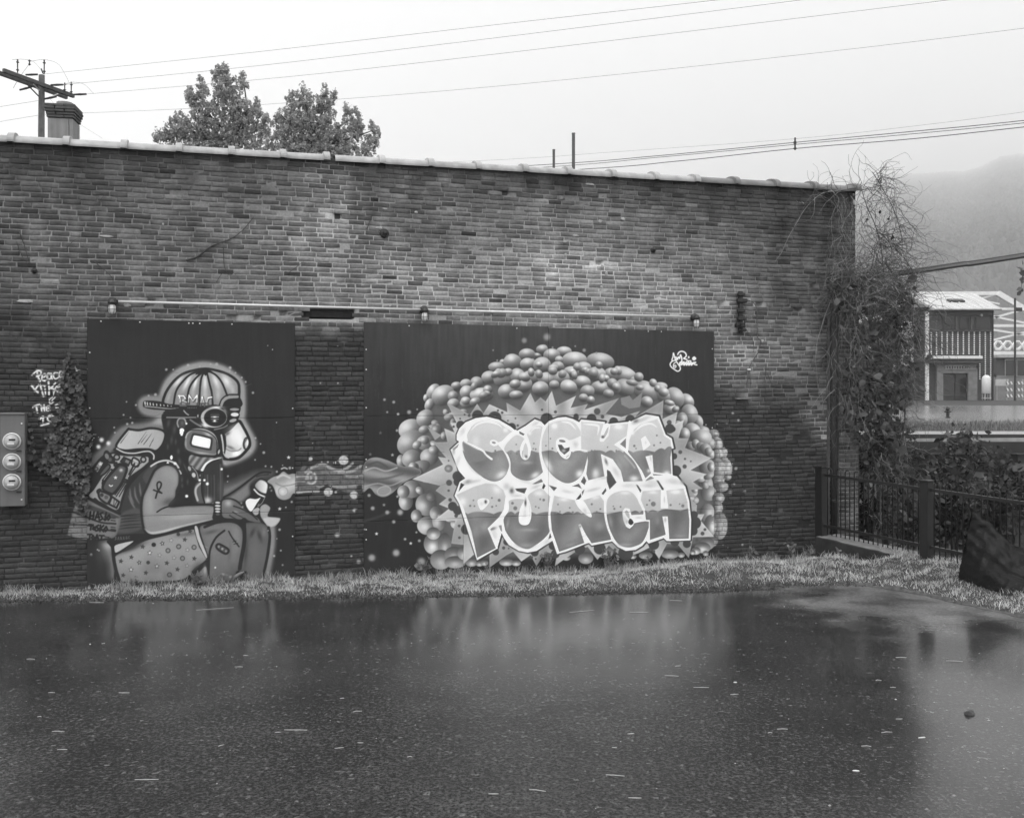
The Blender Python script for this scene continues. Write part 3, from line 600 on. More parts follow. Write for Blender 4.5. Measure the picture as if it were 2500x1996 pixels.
# smoke trail
fill(WH, [(468,985),(488,925),(545,900),(620,918),(700,952),(790,962),(830,995),(770,1030),(710,1065),(655,1118),(600,1146),(550,1130),(512,1090),(468,1112)], lambda X,Y,d: 128 + 26*np.sin((Y - .18*X)*.16) , rim=(2.5,150))
line(WH, [(480,985),(540,965),(610,985),(680,965)], 3, 178, soft=1.6); line(WH, [(480,1080),(560,1062),(640,1075),(720,1040)], 2.6, 165, soft=1.5); oval(WH, 600, 1108, 42, 28, 150, -15, .8, 170); line(WH, [(500,950),(560,930),(620,960)], 4, 92, soft=2.5); line(WH, [(520,1040),(620,1030),(720,1000)], 4, 104, soft=2.5)
line(WH, [(480,1295),(560,1270),(635,1240)], 5, 84, soft=3, a=.8)
# star burst
SB = WH.p([(775,1035),(965,945),(933,897),(985,905),(903,808),(992,806),(972,722),(1036,748),(1010,688),(1048,688),(988,563),(1130,637),(1175,570),(1214,628),(1250,573),(1362,622)])
SB += WI.p([(90,563),(175,612),(238,503),(266,562),(300,530),(332,556),(370,490),(396,582),(520,520),(486,596),(592,572),(572,606),(786,535),(702,632),(800,652),(915,614),(885,652),(1060,548),(1052,664),(1146,620),(1132,694),(1186,670),(1152,782),(1216,784),(1192,842),(1356,905),(1226,980),(1328,1004),(1242,1052),(1302,1094),(1228,1102),(1255,1142),(1204,1136),(1266,1195),(1262,1252),(1312,1250),(1290,1292),(1372,1390),(1242,1392),(1216,1522),(1152,1442),(1082,1432),(1032,1527),(982,1452),(902,1492),(812,1524),(722,1444),(652,1532),(592,1452),(532,1472),(442,1532),(388,1572),(402,1502),(332,1482),(275,1572),(240,1502),(182,1542),(132,1482),(92,1502)])
SB += WH.p([(1250,1582),(1252,1494),(1152,1502),(1088,1560),(1092,1440),(1015,1432),(1040,1292),(912,1287),(1002,1216),(938,1190),(986,1152),(918,1106),(948,1076)])
def sbv(X, Y, d):
    a = np.arctan2(Y - 1115, X - 1370); g = 20*np.sin(a*17) * np.clip(1 - d/40, 0, 1)
    return 172 + g + 10*np.clip(1 - d/5, 0, 1)
fill(W1, SB, sbv, False, .6)
fill(WH, [(868,713),(955,765),(915,795)], 160, False); fill(WI, [(795,535),(850,520),(870,548),(930,498),(915,590),(850,600),(800,575)], 142, False)
for x, y, r in ((595,110,13),(553,88,11),(1125,103,13),(993,80,10),(65,810,30),(60,888,12),(75,980,18),(135,1140,18),(165,1240,14),(168,1358,14),(110,250,12),(750,238,12),(652,190,8),(728,167,8),(220,130,9),(265,140,14),(175,170,9),(60,590,8),(610,1460,16),(660,1465,8),(890,1555,14),(930,1570,9)): oval(WF, x, y, r, r, 98)
for x, y, r in ((650,617,20),(310,608,7),(393,620,9),(520,645,15),(683,650,11),(1163,868,12),(1190,957,13),(1095,685,15),(1192,910,7),(1228,925,5),(1300,1370,12),(1315,1345,9),(1265,1410,10),(980,1470,8),(1000,1480,9),(760,1470,9),(880,1475,8),(560,1470,9)): oval(WI, x, y, r, r, 100)
ball(WF, 60, 668, 42, 38, 0, -.1, 0, 110, 140, 180)
# dark scallops behind the letters
for x, y, r in ((350,140,56),(520,165,68),(180,235,44),(690,255,42),(1040,175,62),(1335,150,26),(150,745,52),(155,800,46),(100,1045,46),(150,1085,46),(235,1275,52),(530,1500,34),(640,1400,34),(920,1505,40),(1125,1520,44),(1100,1440,40),(1334,160,26),(1489,170,48),(1709,200,44),(1874,180,48),(2270,270,48),(2300,275,28),(2312,545,32),(2330,690,54),(2520,1210,62),(2500,1290,48),(2510,1130,40),(1370,1470,54),(1569,1465,60),(1829,1512,74),(2110,1425,54),(2320,1400,44),(2440,1420,40)): oval(WF, x, y, r, r, 86)
# letters: dark cast line, white block, faces
SIL = [(140,385),(140,330),(165,270),(230,205),(330,165),(440,150),(560,180),(680,250),(735,295),(830,240),(920,175),(985,200),(1020,235),(1060,195),(1150,160),(1229,152),(1300,172),(1365,205),(1384,178),(1624,203),(1614,250),(1659,222),(1879,198),(2029,126),(2159,148),(2229,330),(2289,368),(2311,467),(2287,470),(2299,735),(2341,745),(2426,850),(2461,1000),(2481,1180),(2475,1382),(2239,1392),(2210,1362),(2059,1417),(2035,1392),(1995,1440),(1929,1480),(1829,1490),(1749,1450),(1694,1395),(1489,1437),(1459,1408),(1229,1500),(1148,1520),(1105,1385),(1030,1430),(940,1490),(850,1507),(760,1490),(660,1430),(612,1360),(590,1312),(545,1467),(343,1585),(165,1020),(118,940),(170,800),(225,765),(160,690),(78,480),(165,400)]
fill(WF, [(x+4, y-2) for x, y in SIL], 72, False, .8, line=2.6, lval=72)
fill(WF, SIL, 236, False, .6)
# grey turns on the white blocks
for x, y, rx, ry, v, a in ((200,300,30,60,200,30),(150,600,26,90,205,20),(110,500,20,40,170,0),(300,800,90,20,190,-10),(250,800,40,24,150,-20),(930,220,50,20,200,-30),(830,800,90,22,205,15),(690,890,26,34,96,0),(640,850,40,40,190,0),(930,850,60,22,190,-20),(740,940,60,16,200,0),(1250,900,80,22,200,8),(1500,880,90,18,196,-14),(1330,430,30,40,196,0),(1600,760,60,22,200,0),(1700,640,40,80,200,-30),(2000,180,90,24,190,-24),(1930,195,40,24,120,-30),(2080,800,90,30,205,10),(2300,800,80,34,196,10),(2400,800,30,30,160,40),(2060,840,80,26,190,0),(1850,840,90,24,205,0),(520,1330,40,60,205,-15),(500,1270,40,16,110,-20),(1040,1400,50,24,200,-35),(2030,1165,60,14,205,-5),(760,1440,60,14,214,20),(1180,760,60,20,210,30)):
    spray(WF, x, y, rx, ry, v, a, .85)
for p, v in (([(725,868),(842,862),(818,918),(740,892)],92),([(898,822),(985,772),(1003,800),(930,822)],110),([(1060,833),(1143,858),(1112,893)],104),([(1010,815),(1028,840),(1010,872),(993,866)],66),([(160,898),(182,812),(218,828)],70),([(1076,1305),(1094,1350),(1058,1372)],74),([(766,296),(818,324),(806,338),(768,318)],92),([(1380,800),(1412,742),(1436,790),(1418,832)],104),([(1290,846),(1362,818),(1390,872),(1350,850)],110),([(1392,900),(1416,876),(1396,936)],80),([(1332,978),(1380,916),(1386,950),(1350,988)],72),([(1588,918),(1630,862),(1636,890),(1604,932)],88),([(1932,828),(1950,834),(1986,886),(1976,908)],76),([(2136,784),(2156,790),(2210,870),(2204,904)],82),([(2018,778),(2080,744),(2116,766),(2030,792)],140),([(560,1236),(590,1232),(596,1300),(580,1290)],150),([(1636,676),(1684,700),(1738,805),(1668,876),(1642,800)],96),([(100,470),(165,418),(150,455),(110,490)],150)):
    fill(WF, p, v, False, .9)
line(WF, [(940,812),(985,785)], 1.2, 160, False); line(WF, [(770,880),(820,876)], 1, 140, False)
wav = lambda X: 1104 - 26*np.clip((X - 1590)/120, 0, 1) + 5.5*np.abs(np.sin(X*.105 + 1.2*np.sin(X*.05))) * -1
wav2 = lambda X: 1254 - 10*np.clip((X - 1500)/200, 0, 1) - 6*np.abs(np.sin(X*.095 + 1.5*np.sin(X*.04)))
def face(w, top, bot):
    def f(X, Y, d):
        y0 = w(X); up = np.clip(.5 + (y0 - Y) / 1.4, 0, 1)
        t = top - .16*np.clip(Y - y0 + 80, 0, 90); b = bot + 16*np.sin(X*.045 + Y*.03) * np.clip(d/18, 0, 1)
        v = t*up + b*(1-up)
        return v + 20*np.clip(1 - d/2.5, 0, 1) * up - 16*np.clip(1 - d/3.0, 0, 1) * (1-up)
    return f
f1, f2 = face(wav, 206, 142), face(wav2, 198, 130)
# S
fill(WF, [(192,402),(245,392),(238,330),(272,258),(345,204),(445,182),(555,206),(650,266),(712,310),(652,345),(602,395),(572,422),(602,478),(652,552),(668,640),(640,720),(582,780),(500,796),(400,755),(292,665),(216,545)], f1)
line(WF, [(188,395),(300,440),(400,490),(432,530),(490,574)], 5, 238); line(WF, [(238,395),(232,330),(270,258)], 4, 240)
fill(WF, [(200,405),(240,420),(330,470),(400,510),(440,560),(400,590),(300,600),(230,540)], 138, soft=2)
oval(WF, 512, 412, 42, 30, 238, 15); oval(WF, 512, 410, 22, 11, 150, 15); line(WF, [(540,420),(600,400),(660,340),(730,290)], 5, 238); line(WF, [(560,420),(610,480),(655,560),(675,640),(650,720)], 5, 238)
line(WF, [(290,282),(350,225),(450,200),(550,225),(590,258)], 4.2, 238, soft=1.2, taper=2); spray(WF, 628, 285, 26, 24, 240); spray(WF, 330, 390, 40, 60, 226, a=.6)
spray(WF, 585, 730, 60, 34, 215, -30); line(WF, [(232,600),(300,690),(390,750)], 4, 215, soft=1.6, taper=2); spray(WF, 560, 600, 50, 60, 158, a=.6)
# U
fill(WF, [(612,470),(662,385),(738,330),(822,375),(785,440),(772,510),(795,565),(830,582),(862,560),(882,480),(858,380),(842,322),(900,262),(962,235),(1008,255),(1008,290),(985,400),(976,520),(1000,640),(1008,690),(960,740),(880,784),(800,784),(722,750),(682,700),(677,600),(652,530)], f1)
fill(WF, [(828,372),(872,460),(872,540),(825,582),(782,545),(780,450)], 238); fill(WF, [(830,410),(852,470),(850,540),(818,555),(802,520),(806,460)], 200); spray(WF, 836, 550, 14, 18, 110, -30); line(WF, [(800,490),(795,530),(805,560)], 1.4, 150)
spray(WF, 868, 315, 22, 22, 236); line(WF, [(880,300),(920,265),(980,262)], 4, 232, soft=1.2, taper=2); spray(WF, 925, 735, 50, 30, 210, -30); spray(WF, 840, 610, 60, 18, 168, 0, .8); line(WF, [(1012,250),(985,400),(976,520),(1010,690)], 5, 238)
# C
fill(WF, [(1012,300),(1062,222),(1152,187),(1250,182),(1332,217),(1380,290),(1386,342),(1262,388),(1215,362),(1165,368),(1138,405),(1142,470),(1180,540),(1230,572),(1272,545),(1284,500),(1440,500),(1426,640),(1392,730),(1330,790),(1250,815),(1170,790),(1082,720),(1012,600),(986,480),(990,380)], f1, True, n=4)
fill(WF, [(1136,402),(1162,366),(1212,360),(1262,390),(1274,455),(1282,510),(1262,560),(1230,574),(1180,540),(1142,470)], 238); fill(WF, [(1150,430),(1190,430),(1217,468),(1270,455),(1266,490),(1216,530),(1172,490)], 92, False); spray(WF, 1210, 490, 26, 20, 170); oval(WF, 1195, 394, 34, 14, 135, 10); line(WF, [(1235,555),(1262,535)], 1.2, 130)
spray(WF, 1118, 245, 30, 28, 242); line(WF, [(1190,200),(1270,215),(1330,275)], 4.4, 238, soft=1.3, taper=2); spray(WF, 1050, 630, 36, 90, 214, -28); spray(WF, 1370, 720, 44, 40, 220, -30); spray(WF, 1225, 600, 50, 24, 168, 0, .8)
# K
fill(WG, [(150,195),(385,215),(345,385),(375,395),(425,340),(440,230),(650,215),(612,345),(490,430),(600,500),(682,590),(742,690),(776,792),(576,800),(552,690),(482,600),(386,540),(358,525),(372,600),(392,742),(228,785),(206,720),(222,600),(216,490),(152,478)], f1, False)
fill(WG, [(342,388),(364,280),(398,218),(442,228),(432,300),(384,388)], 236); fill(WG, [(372,360),(400,290),(428,250),(420,310),(388,360)], 180); spray(WG, 370, 352, 16, 16, 90)
fill(WG, [(352,522),(470,575),(545,680),(578,802),(505,800),(440,690),(412,676),(414,745),(388,744)], 238, False); spray(WG, 405, 600, 16, 40, 130, -20); spray(WG, 500, 700, 30, 70, 205, -30)
fill(WG, [(484,430),(612,345),(612,492)], 238, False); fill(WG, [(542,424),(602,366),(602,468)], 135, False)
line(WG, [(180,225),(270,230),(330,250),(318,330)], 5, 236, soft=1.3, taper=2); spray(WG, 530, 250, 50, 26, 238); spray(WG, 300, 720, 40, 60, 206); spray(WG, 685, 770, 46, 34, 222); line(WG, [(590,540),(660,620),(690,660)], 4, 172, soft=1.5); spray(WG, 540, 640, 20, 70, 165, -25, .8)
line(WG, [(600,495),(690,590),(745,690),(782,792)], 5, 238); line(WG, [(640,200),(622,340),(615,490)], 5, 238)
# A
fill(WG, [(662,290),(742,222),(920,167),(950,235),(992,342),(1050,376),(1060,470),(1046,560),(1056,728),(880,738),(860,712),(800,770),(762,690),(692,590),(622,500),(632,390)], f1, False)
fill(WG, [(752,372),(796,342),(848,430),(776,488)], 240, False); spray(WG, 800, 410, 18, 30, 212); fill(WG, [(798,548),(866,533),(882,722),(852,712)], 238, False); spray(WG, 850, 570, 12, 40, 200, -10)
line(WG, [(690,300),(760,240),(850,220),(910,255)], 4.4, 238, soft=1.3, taper=2); spray(WG, 662, 310, 24, 24, 240); spray(WG, 1010, 715, 36, 24, 222); spray(WG, 830, 690, 20, 20, 205); spray(WG, 960, 620, 26, 80, 128, 10, .8)
line(WG, [(985,330),(1050,372)], 4, 238, False); line(WG, [(790,782),(870,712),(1060,732)], 4, 238, False)
# P
fill(WF, [(132,930),(300,850),(430,810),(540,822),(610,882),(638,960),(620,1080),(570,1160),(462,1268),(540,1458),(345,1558),(290,1300),(232,1130),(182,1000)], f2, False)
fill(WF, [(348,992),(400,963),(462,980),(456,1022),(385,1082)], 238); spray(WF, 430, 1000, 14, 20, 70); spray(WF, 390, 1020, 26, 26, 214); spray(WF, 200, 1000, 40, 50, 228); spray(WF, 540, 880, 50, 40, 224, 30); spray(WF, 420, 1250, 60, 80, 166, 20, .7); spray(WF, 330, 1300, 50, 60, 156, 0, .6); line(WF, [(638,960),(622,1080),(572,1160),(462,1268),(542,1460)], 5, 238, False)
# U
fill(WF, [(665,985),(812,975),(780,1060),(760,1150),(775,1215),(812,1232),(860,1215),(886,1130),(872,1020),(850,940),(920,882),(990,865),(1050,920),(1086,970),(1066,1100),(1076,1270),(1020,1360),(930,1430),(850,1470),(760,1442),(680,1370),(616,1260),(606,1170),(650,1080)], f2)
fill(WF, [(826,968),(872,1060),(886,1140),(862,1218),(808,1232),(765,1205),(764,1120),(795,1040)], 240); spray(WF, 828, 1010, 12, 40, 84); spray(WF, 820, 1120, 26, 60, 212); line(WF, [(862,1040),(872,1110),(860,1160)], 1.4, 190)
spray(WF, 960, 915, 50, 30, 226); spray(WF, 850, 1280, 90, 18, 166, 0, .8); spray(WF, 840, 1435, 90, 30, 160, 0, .8); spray(WF, 650, 1220, 16, 60, 165, 10, .7); line(WF, [(1086,960),(1066,1100),(1078,1280),(1150,1512)], 5, 240); line(WF, [(645,985),(650,1080),(600,1170),(612,1270)], 5, 238)
# N
fill(WF, [(1112,935),(1340,985),(1360,1010),(1400,982),(1569,930),(1614,990),(1629,1130),(1684,1378),(1489,1413),(1370,1235),(1420,1408),(1165,1498),(1090,1280),(1077,1120)], f2, False)
fill(WF, [(1326,988),(1398,984),(1470,1090),(1490,1145),(1470,1152),(1420,1120),(1360,1060)], 238); spray(WF, 1420, 1090, 24, 40, 208, -30); fill(WF, [(1356,1228),(1378,1222),(1472,1408),(1420,1422)], 238, False); spray(WF, 1374, 1245, 8, 12, 120)
spray(WF, 1210, 975, 60, 24, 224); spray(WF, 1530, 955, 50, 24, 222, -15); spray(WF, 1340, 1260, 40, 80, 164, 20, .7); spray(WF, 1570, 1240, 60, 60, 160, 0, .7); spray(WF, 1280, 1430, 60, 20, 160, -15, .7)
# C
fill(WG, [(410,990),(450,930),(520,895),(610,885),(682,920),(732,1000),(776,1130),(650,1140),(632,1080),(600,1068),(574,1100),(576,1170),(602,1240),(640,1262),(672,1218),(830,1198),(820,1290),(770,1400),(700,1440),(620,1455),(540,1430),(480,1360),(430,1250),(408,1120)], f2, True, n=4)
fill(WG, [(566,1100),(592,1064),(640,1070),(658,1132),(798,1124),(800,1184),(690,1206),(672,1240),(640,1268),(604,1248),(576,1180)], 238, False); fill(WG, [(592,1104),(612,1084),(636,1120),(638,1170),(616,1150)], 178); fill(WG, [(646,1166),(680,1206),(652,1232),(626,1206)], 72); spray(WG, 610, 1200, 16, 24, 190); spray(WG, 730, 1160, 50, 14, 206)
spray(WG, 600, 910, 60, 20, 222); spray(WG, 580, 1180, 40, 60, 160, 0, .5); spray(WG, 600, 1430, 90, 20, 164, 0, .8); spray(WG, 450, 1200, 20, 60, 156, -10, .7); line(WG, [(395,985),(396,1120),(425,1260),(475,1375)], 5, 238); line(WG, [(775,960),(792,1080),(800,1180),(842,1178),(838,1390)], 4.6, 240, False)
# H
fill(WG, [(766,890),(955,876),(955,1062),(1022,1062),(1002,885),(1190,860),(1220,990),(1240,1180),(1230,1368),(1032,1374),(1020,1150),(970,1150),(1000,1328),(842,1380),(842,1180),(802,1180),(792,1080),(748,980)], f2, False)
fill(WG, [(958,880),(1000,886),(1024,1064),(952,1064)], 240, False); spray(WG, 986, 980, 12, 50, 200); fill(WG, [(966,1146),(1020,1146),(1036,1376),(1004,1340)], 240, False); spray(WG, 996, 1180, 14, 30, 190); spray(WG, 1100, 900, 60, 24, 232); spray(WG, 870, 905, 50, 20, 222); spray(WG, 920, 1190, 24, 50, 152, 0, .6); spray(WG, 1150, 1340, 60, 20, 160, 0, .7)
line(WG, [(1185,855),(1225,990),(1245,1180),(1240,1376),(1030,1382)], 4.4, 240, False)
# specks on the pale upper halves
for x, y, r in ((525,490,10),(528,525,8),(735,428,7),(742,520,9),(680,518,7),(912,418,8),(905,470,7),(930,475,9),(1032,440,8),(1097,468,10),(1077,370,7),(308,985,8),(275,1040,11),(318,1043,9),(492,962,9),(565,985,15),(495,1050,11),(535,1040,8),(698,1014,14),(726,1064,20),(930,1048,8),(960,1060,8),(975,975,9),(1010,982,13),(1152,1026,8),(1136,1110,9),(1172,1098,8),(1270,1060,8),(1300,1106,12),(1103,1122,7),(1490,490,9),(1520,492,10),(1735,490,9),(1648,455,7),(1915,442,12),(1932,468,7),(2112,436,10),(2176,410,9),(2140,338,9),(1490,1024,11),(1575,1072,9),(1540,1100,9),(1706,1044,7),(1716,1070,11),(1778,1050,9),(2068,986,9),(2042,1030,9),(2106,1022,24),(2278,1032,11),(2400,1040,16),(2368,1022,7)): oval(WF, x, y, r, r, 132)
# drifting lights
dots(WH, [(603,545,9),(660,560,10),(620,622,7),(755,622,14),(805,605,6),(508,1135,11),(530,1215,14),(620,1240,14),(700,1240,20),(660,1298,12),(800,1363,7),(730,1405,9),(818,1415,10),(525,1520,24),(675,1490,24),(830,1545,28),(680,735,9),(480,1345,6),(478,1360,0.1)], 165)
for x, y, k in ((687,634,180),(578,750,110),(652,886,175),(515,882,120),(683,1142,165),(600,1194,150),(554,1372,215),(765,1431,205)): star(WH, x, y, 12, k)
dots(WI, [(1490,630,12),(1525,672,10),(1455,690,7),(1395,695,6),(1515,810,8),(1510,970,14),(1480,1000,7),(1475,1115,14),(1500,1065,9),(1565,1110,12),(1565,1230,7),(1510,1255,6),(1550,1440,9),(1460,1460,6),(1430,1440,6),(1488,940,5)], 165)
dots(WM, [(600,1500,9),(590,1560,8),(640,1600,8),(370,1405,6),(590,1385,8)], 120)
# artist's mark
for q, w in (([(545,830),(530,780),(560,700),(578,560),(612,680),(650,790),(720,910),(800,1030),(790,1120),(720,1160),(640,1120),(520,1030),(470,950),(490,880),(560,820),(640,800),(720,770)],3.0),([(650,870),(600,900),(575,970),(590,1030),(640,1040),(665,990),(630,960),(610,990)],2.4),([(720,610),(760,540),(850,505),(950,540),(1000,620),(980,690),(920,740),(1020,770)],3.4),([(660,690),(700,760),(740,690),(780,740),(810,620),(850,720),(855,840)],3.4),([(1080,690),(1082,712)],4.2),([(1020,820),(1150,820)],3.2),([(790,960),(790,890),(850,860),(850,940),(920,860),(930,950),(1000,870),(1010,950),(1070,870),(1090,950),(1150,870),(1170,950),(1220,890),(1300,870)],4.6),([(1240,910),(1290,940),(1350,950)],3.2),([(1260,700),(1300,740),(1250,780),(1220,740),(1260,700)],4.6)):
    line(WL, q, w, 232, True, .5)
# white tag on the bricks beside the ivy
TG = [([(320,225),(370,185),(410,190),(400,225),(365,240)],4.5),([(370,190),(380,240),(400,290)],5),([(420,250),(450,240),(450,215),(425,225),(418,270),(450,285)],4.2),([(510,215),(480,210),(470,250),(495,270),(512,240),(512,212),(520,270)],4.4),([(575,205),(545,205),(535,240),(555,265),(585,250)],4.4),([(590,230),(625,220),(622,192),(598,195),(592,230),(610,252),(640,235)],4),([(715,195),(735,165),(765,175),(755,210),(710,235),(785,228)],5),([(750,285),(760,300)],4.6),
      ([(315,330),(350,375),(380,400)],5),([(350,375),(395,320),(415,370),(435,440)],4.6),([(440,330),(447,340)],4),([(452,365),(455,415)],4.6),([(485,295),(490,360),(490,420)],5),([(555,305),(510,360)],5),([(500,350),(560,380),(600,410)],4.4),([(610,315),(560,345),(530,425)],4),([(575,350),(610,345),(580,400),(610,405)],4),([(525,450),(495,470),(500,510),(530,500),(520,480),(550,450)],3.4),
      ([(320,550),(360,530),(395,520)],4.6),([(362,535),(375,600)],5),([(410,530),(418,590)],4.4),([(440,525),(445,590)],4.4),([(412,562),(445,552)],4),([(462,565),(498,552),(490,535),(465,545),(468,585),(500,580)],4),([(555,525),(600,510)],4),([(560,550),(605,545)],4),
      ([(405,665),(430,640),(430,700)],4.8),([(410,732),(490,710)],4.4),([(535,640),(495,630),(475,660),(495,690),(545,698)],4.6)]
for q, w in TG: line(WM, q, w*1.02, 234, True, .6)
# painted trail across the pier bricks
fill(WK, [(30,690),(110,660),(140,590),(190,545),(265,560),(235,660),(300,640),(380,570),(470,520),(600,480),(730,485),(830,550),(1000,610),(1100,600),(1200,560),(1290,500),(1360,450),(1340,520),(1230,600),(1360,610),(1460,540),(1540,500),(1560,560),(1575,660),(1575,760),(1575,960),(1480,1000),(1400,1120),(1220,1165),(1050,1110),(830,1020),(740,990),(600,1050),(580,1110),(560,1165),(300,1160),(40,1190),(30,1000)], 128, True, 1.0, .82)
for q, w, v in (([(250,690),(380,590),(560,520),(700,520),(820,590),(960,640),(1100,640),(1240,580),(1350,480)],7,186),([(1020,690),(1200,690),(1400,640),(1540,540)],7,180),([(1200,780),(1400,800),(1560,760)],4,172),([(40,790),(200,780),(330,800),(420,760)],4,205),([(40,1165),(300,1140),(560,1140)],5.5,190),([(830,1000),(1000,1040),(1200,1030),(1400,1010)],7,168),([(520,1020),(600,1040),(670,1010)],4,178),([(640,700),(800,700),(960,690)],4,150),([(60,900),(220,905)],3,190)): line(WK, q, w, v, True, 1.4, .9)
line(WK, [(260,850),(330,700),(440,720),(490,800),(480,900),(400,960),(300,930)], 6, 186, soft=1.5); oval(WK, 330, 830, 80, 40, 165); spray(WK, 700, 850, 120, 60, 100, a=.7); spray(WK, 1150, 900, 160, 40, 108, a=.6); spray(WK, 120, 960, 80, 60, 100, a=.6)
for x, y, r, v in ((1135,415,118,200),(365,380,52,196),(780,1150,108,200),(1380,1220,100,200),(955,1155,34,180),(930,465,38,195),(768,455,26,190),(625,450,22,185),(1390,1580,40,180)): oval(WK, x, y, r, r*.94, v, soft=1.2)
dots(WK, [(415,15,20),(1400,1560,40)], 170); dots(WH, [(312,1380,20),(400,1510,9),(445,1545,18),(418,1228,14),(315,215,6),(208,443,6),(316,443,7)], 175)
dots(WA, [(265,1406,7),(293,1462,8),(505,1435,6)], 110)

# grain of the spray, scuffs and splashed dirt
PV += prng.normal(0, 2.2, PV.shape) * np.clip(PV/90.0, .5, 1.2)
for i in range(70):
    x, y = prng.uniform(215, 1740), prng.uniform(800, 1390); a = prng.uniform(-.5, .5); L_ = prng.uniform(4, 22)
    line(W1, [(x, y), (x + L_*np.cos(a), y + L_*np.sin(a))], prng.uniform(.6, 1.2), PV[int(y-CY0), int(x-CX0)] + prng.uniform(-18, 22), False, .5, .5)
dirt = np.clip((yy - 1345)/60.0, 0, 1) * (.35 + .5*fnoise(120, 30, 71)) * fnoise(40, 6, 72)
PV[:] = PV*(1 - dirt*.7) + 74*dirt*.7
# ---------------------------------------------------------------- the brick building
SL, SR = ws(-70), ws(2089)                     # left end (out of frame) and right corner
HC, PITCH = .0645, .21
def ztop(s):
    x, _ = wall_px(s, 5.4); return 5.40 + .17 * (s - ws(30)) / (ws(2088) - ws(30))
def idw(pts, x, y, p=3.0):
    P = np.array(pts, float); num = np.zeros_like(x); den = np.zeros_like(x)
    for px, py, v in P:
        w = 1.0 / (((x-px)/1.3)**2 + (y-py)**2 + 900.0) ** (p/2); num += w*v; den += w
    return num / den
# how weathered the bricks are (soot, damp and bleaching), over the drawing sheet
TONE = [(60,380,70),(200,370,72),(60,470,72),(250,450,80),(400,380,80),(420,520,90),(120,560,88),(300,600,96),(60,640,92),(180,700,98),(110,760,80),(60,820,62),(150,800,72),(560,380,88),(600,480,96),(700,420,100),(760,560,116),(880,480,104),(900,600,118),(560,620,108),(650,700,112),(450,700,100),(330,740,100),(560,760,96),(800,740,112),(1000,420,98),(1050,520,106),(1000,640,120),(1000,760,122),(1150,420,96),(1200,480,100),(1150,600,126),(1180,740,130),(1300,420,92),(1380,440,76),(1290,540,106),(1340,650,134),(1300,760,134),(1450,450,92),(1480,540,110),(1470,650,132),(1500,760,134),(1560,460,80),(1600,560,104),(1620,680,128),(1660,450,82),(1700,520,88),(1720,620,112),(1700,740,124),(1780,470,78),(1800,560,90),(1790,660,114),(1780,780,118),(1770,860,112),(1770,930,92),(1880,480,76),(1880,560,84),(1900,640,88),(1920,720,84),(1900,800,102),(1880,880,100),(1900,950,92),(1960,500,72),(1980,600,92),(1970,700,100),(1980,800,94),(1990,900,88),(2000,980,84),(2010,1060,80),(2060,470,64),(2060,600,66),(2065,760,70),(2065,900,66),(2065,1050,82),(2065,1200,80)]
MORT = [(60,380,92),(200,420,90),(400,420,98),(120,580,132),(300,560,128),(420,600,132),(100,700,118),(300,700,132),(60,800,84),(560,400,104),(650,480,122),(760,460,140),(800,560,166),(740,640,160),(900,620,162),(560,640,130),(640,740,146),(430,740,126),(1000,430,112),(1050,560,124),(1000,700,166),(1080,760,168),(1150,430,104),(1200,560,130),(1180,680,160),(1290,760,172),(1350,430,100),(1330,580,150),(1360,680,184),(1480,560,130),(1460,680,176),(1560,700,168),(1600,480,96),(1660,600,140),(1640,740,166),(1750,480,92),(1760,620,130),(1780,740,160),(1790,860,166),(1780,940,124),(1900,500,88),(1900,650,104),(1890,800,132),(1900,880,136),(1960,960,120),(1980,560,90),(1980,740,110),(2000,900,110),(2060,480,72),(2060,760,96),(2060,900,90),(2065,1050,150),(2065,1200,140)]
DEEP = [(60,400,14),(300,400,14),(600,400,12),(800,450,8),(800,600,4),(400,640,7),(120,640,8),(1000,430,13),(1000,560,11),(1000,700,4),(1200,480,14),(1200,680,5),(1340,680,4),(1400,520,11),(1500,700,5),(1600,480,14),(1640,700,6),(1800,500,15),(1800,640,9),(1780,820,6),(1900,700,13),(1900,860,8),(1980,640,14),(2060,600,12),(2065,1100,5),(1780,1100,9),(1900,1200,9),(800,1000,9),(120,1000,10)]
WN1 = fnoise(60, 40, 21, 600, 900); WN2 = fnoise(190, 12, 22, 600, 900); WN3 = fnoise(22, 14, 23, 600, 900)
def wsamp(A, x, y):
    i = np.clip(((y - 320) / 1110.0 * 599), 0, 599).astype(int); j = np.clip(((x + 80) / 2200.0 * 899), 0, 899).astype(int)
    return A[i, j]
STREAK = [(1382,405,22,110,30),(1300,410,16,90,16),(1600,420,24,150,22),(1640,430,14,120,16),(1905,440,26,330,26),(1960,450,18,260,18),(1130,400,26,110,14),(1225,405,18,90,14),(560,360,22,150,14),(470,350,20,160,14),(640,365,14,130,12),(330,345,26,180,14),(200,340,30,200,12),(900,385,36,230,14),(1010,390,24,120,12),(1500,420,14,100,14),(1740,440,20,160,18),(1820,450,18,140,16),(2010,470,24,520,18),(75,335,26,220,12)]
BLEACH = [(1345,655,26,70,10),(1470,650,22,70,13),(930,560,50,30,18),(1000,650,70,50,10),(1860,845,60,40,16),(1180,700,80,60,10),(800,540,50,60,12),(1600,740,60,30,10),(1470,540,50,30,14),(260,640,60,40,10),(1400,590,40,60,14)]
def stain(x, y):                                # damp runs below the coping, lime bloom
    d = np.zeros_like(x); n = wsamp(WN2, x, y) - .5
    for cx, y0, w, L_, a in STREAK: d -= a*np.exp(-((x - cx - 12*n)/w)**2) * np.clip((y - y0 + 30)/30, 0, 1) * np.clip(1.25 - (y - y0)/L_, 0, 1)
    for cx, cy, w, h, a in BLEACH: d += a*np.exp(-((x-cx)/w)**2 - ((y-cy)/h)**2) * (.6 + 1.2*n)
    return d
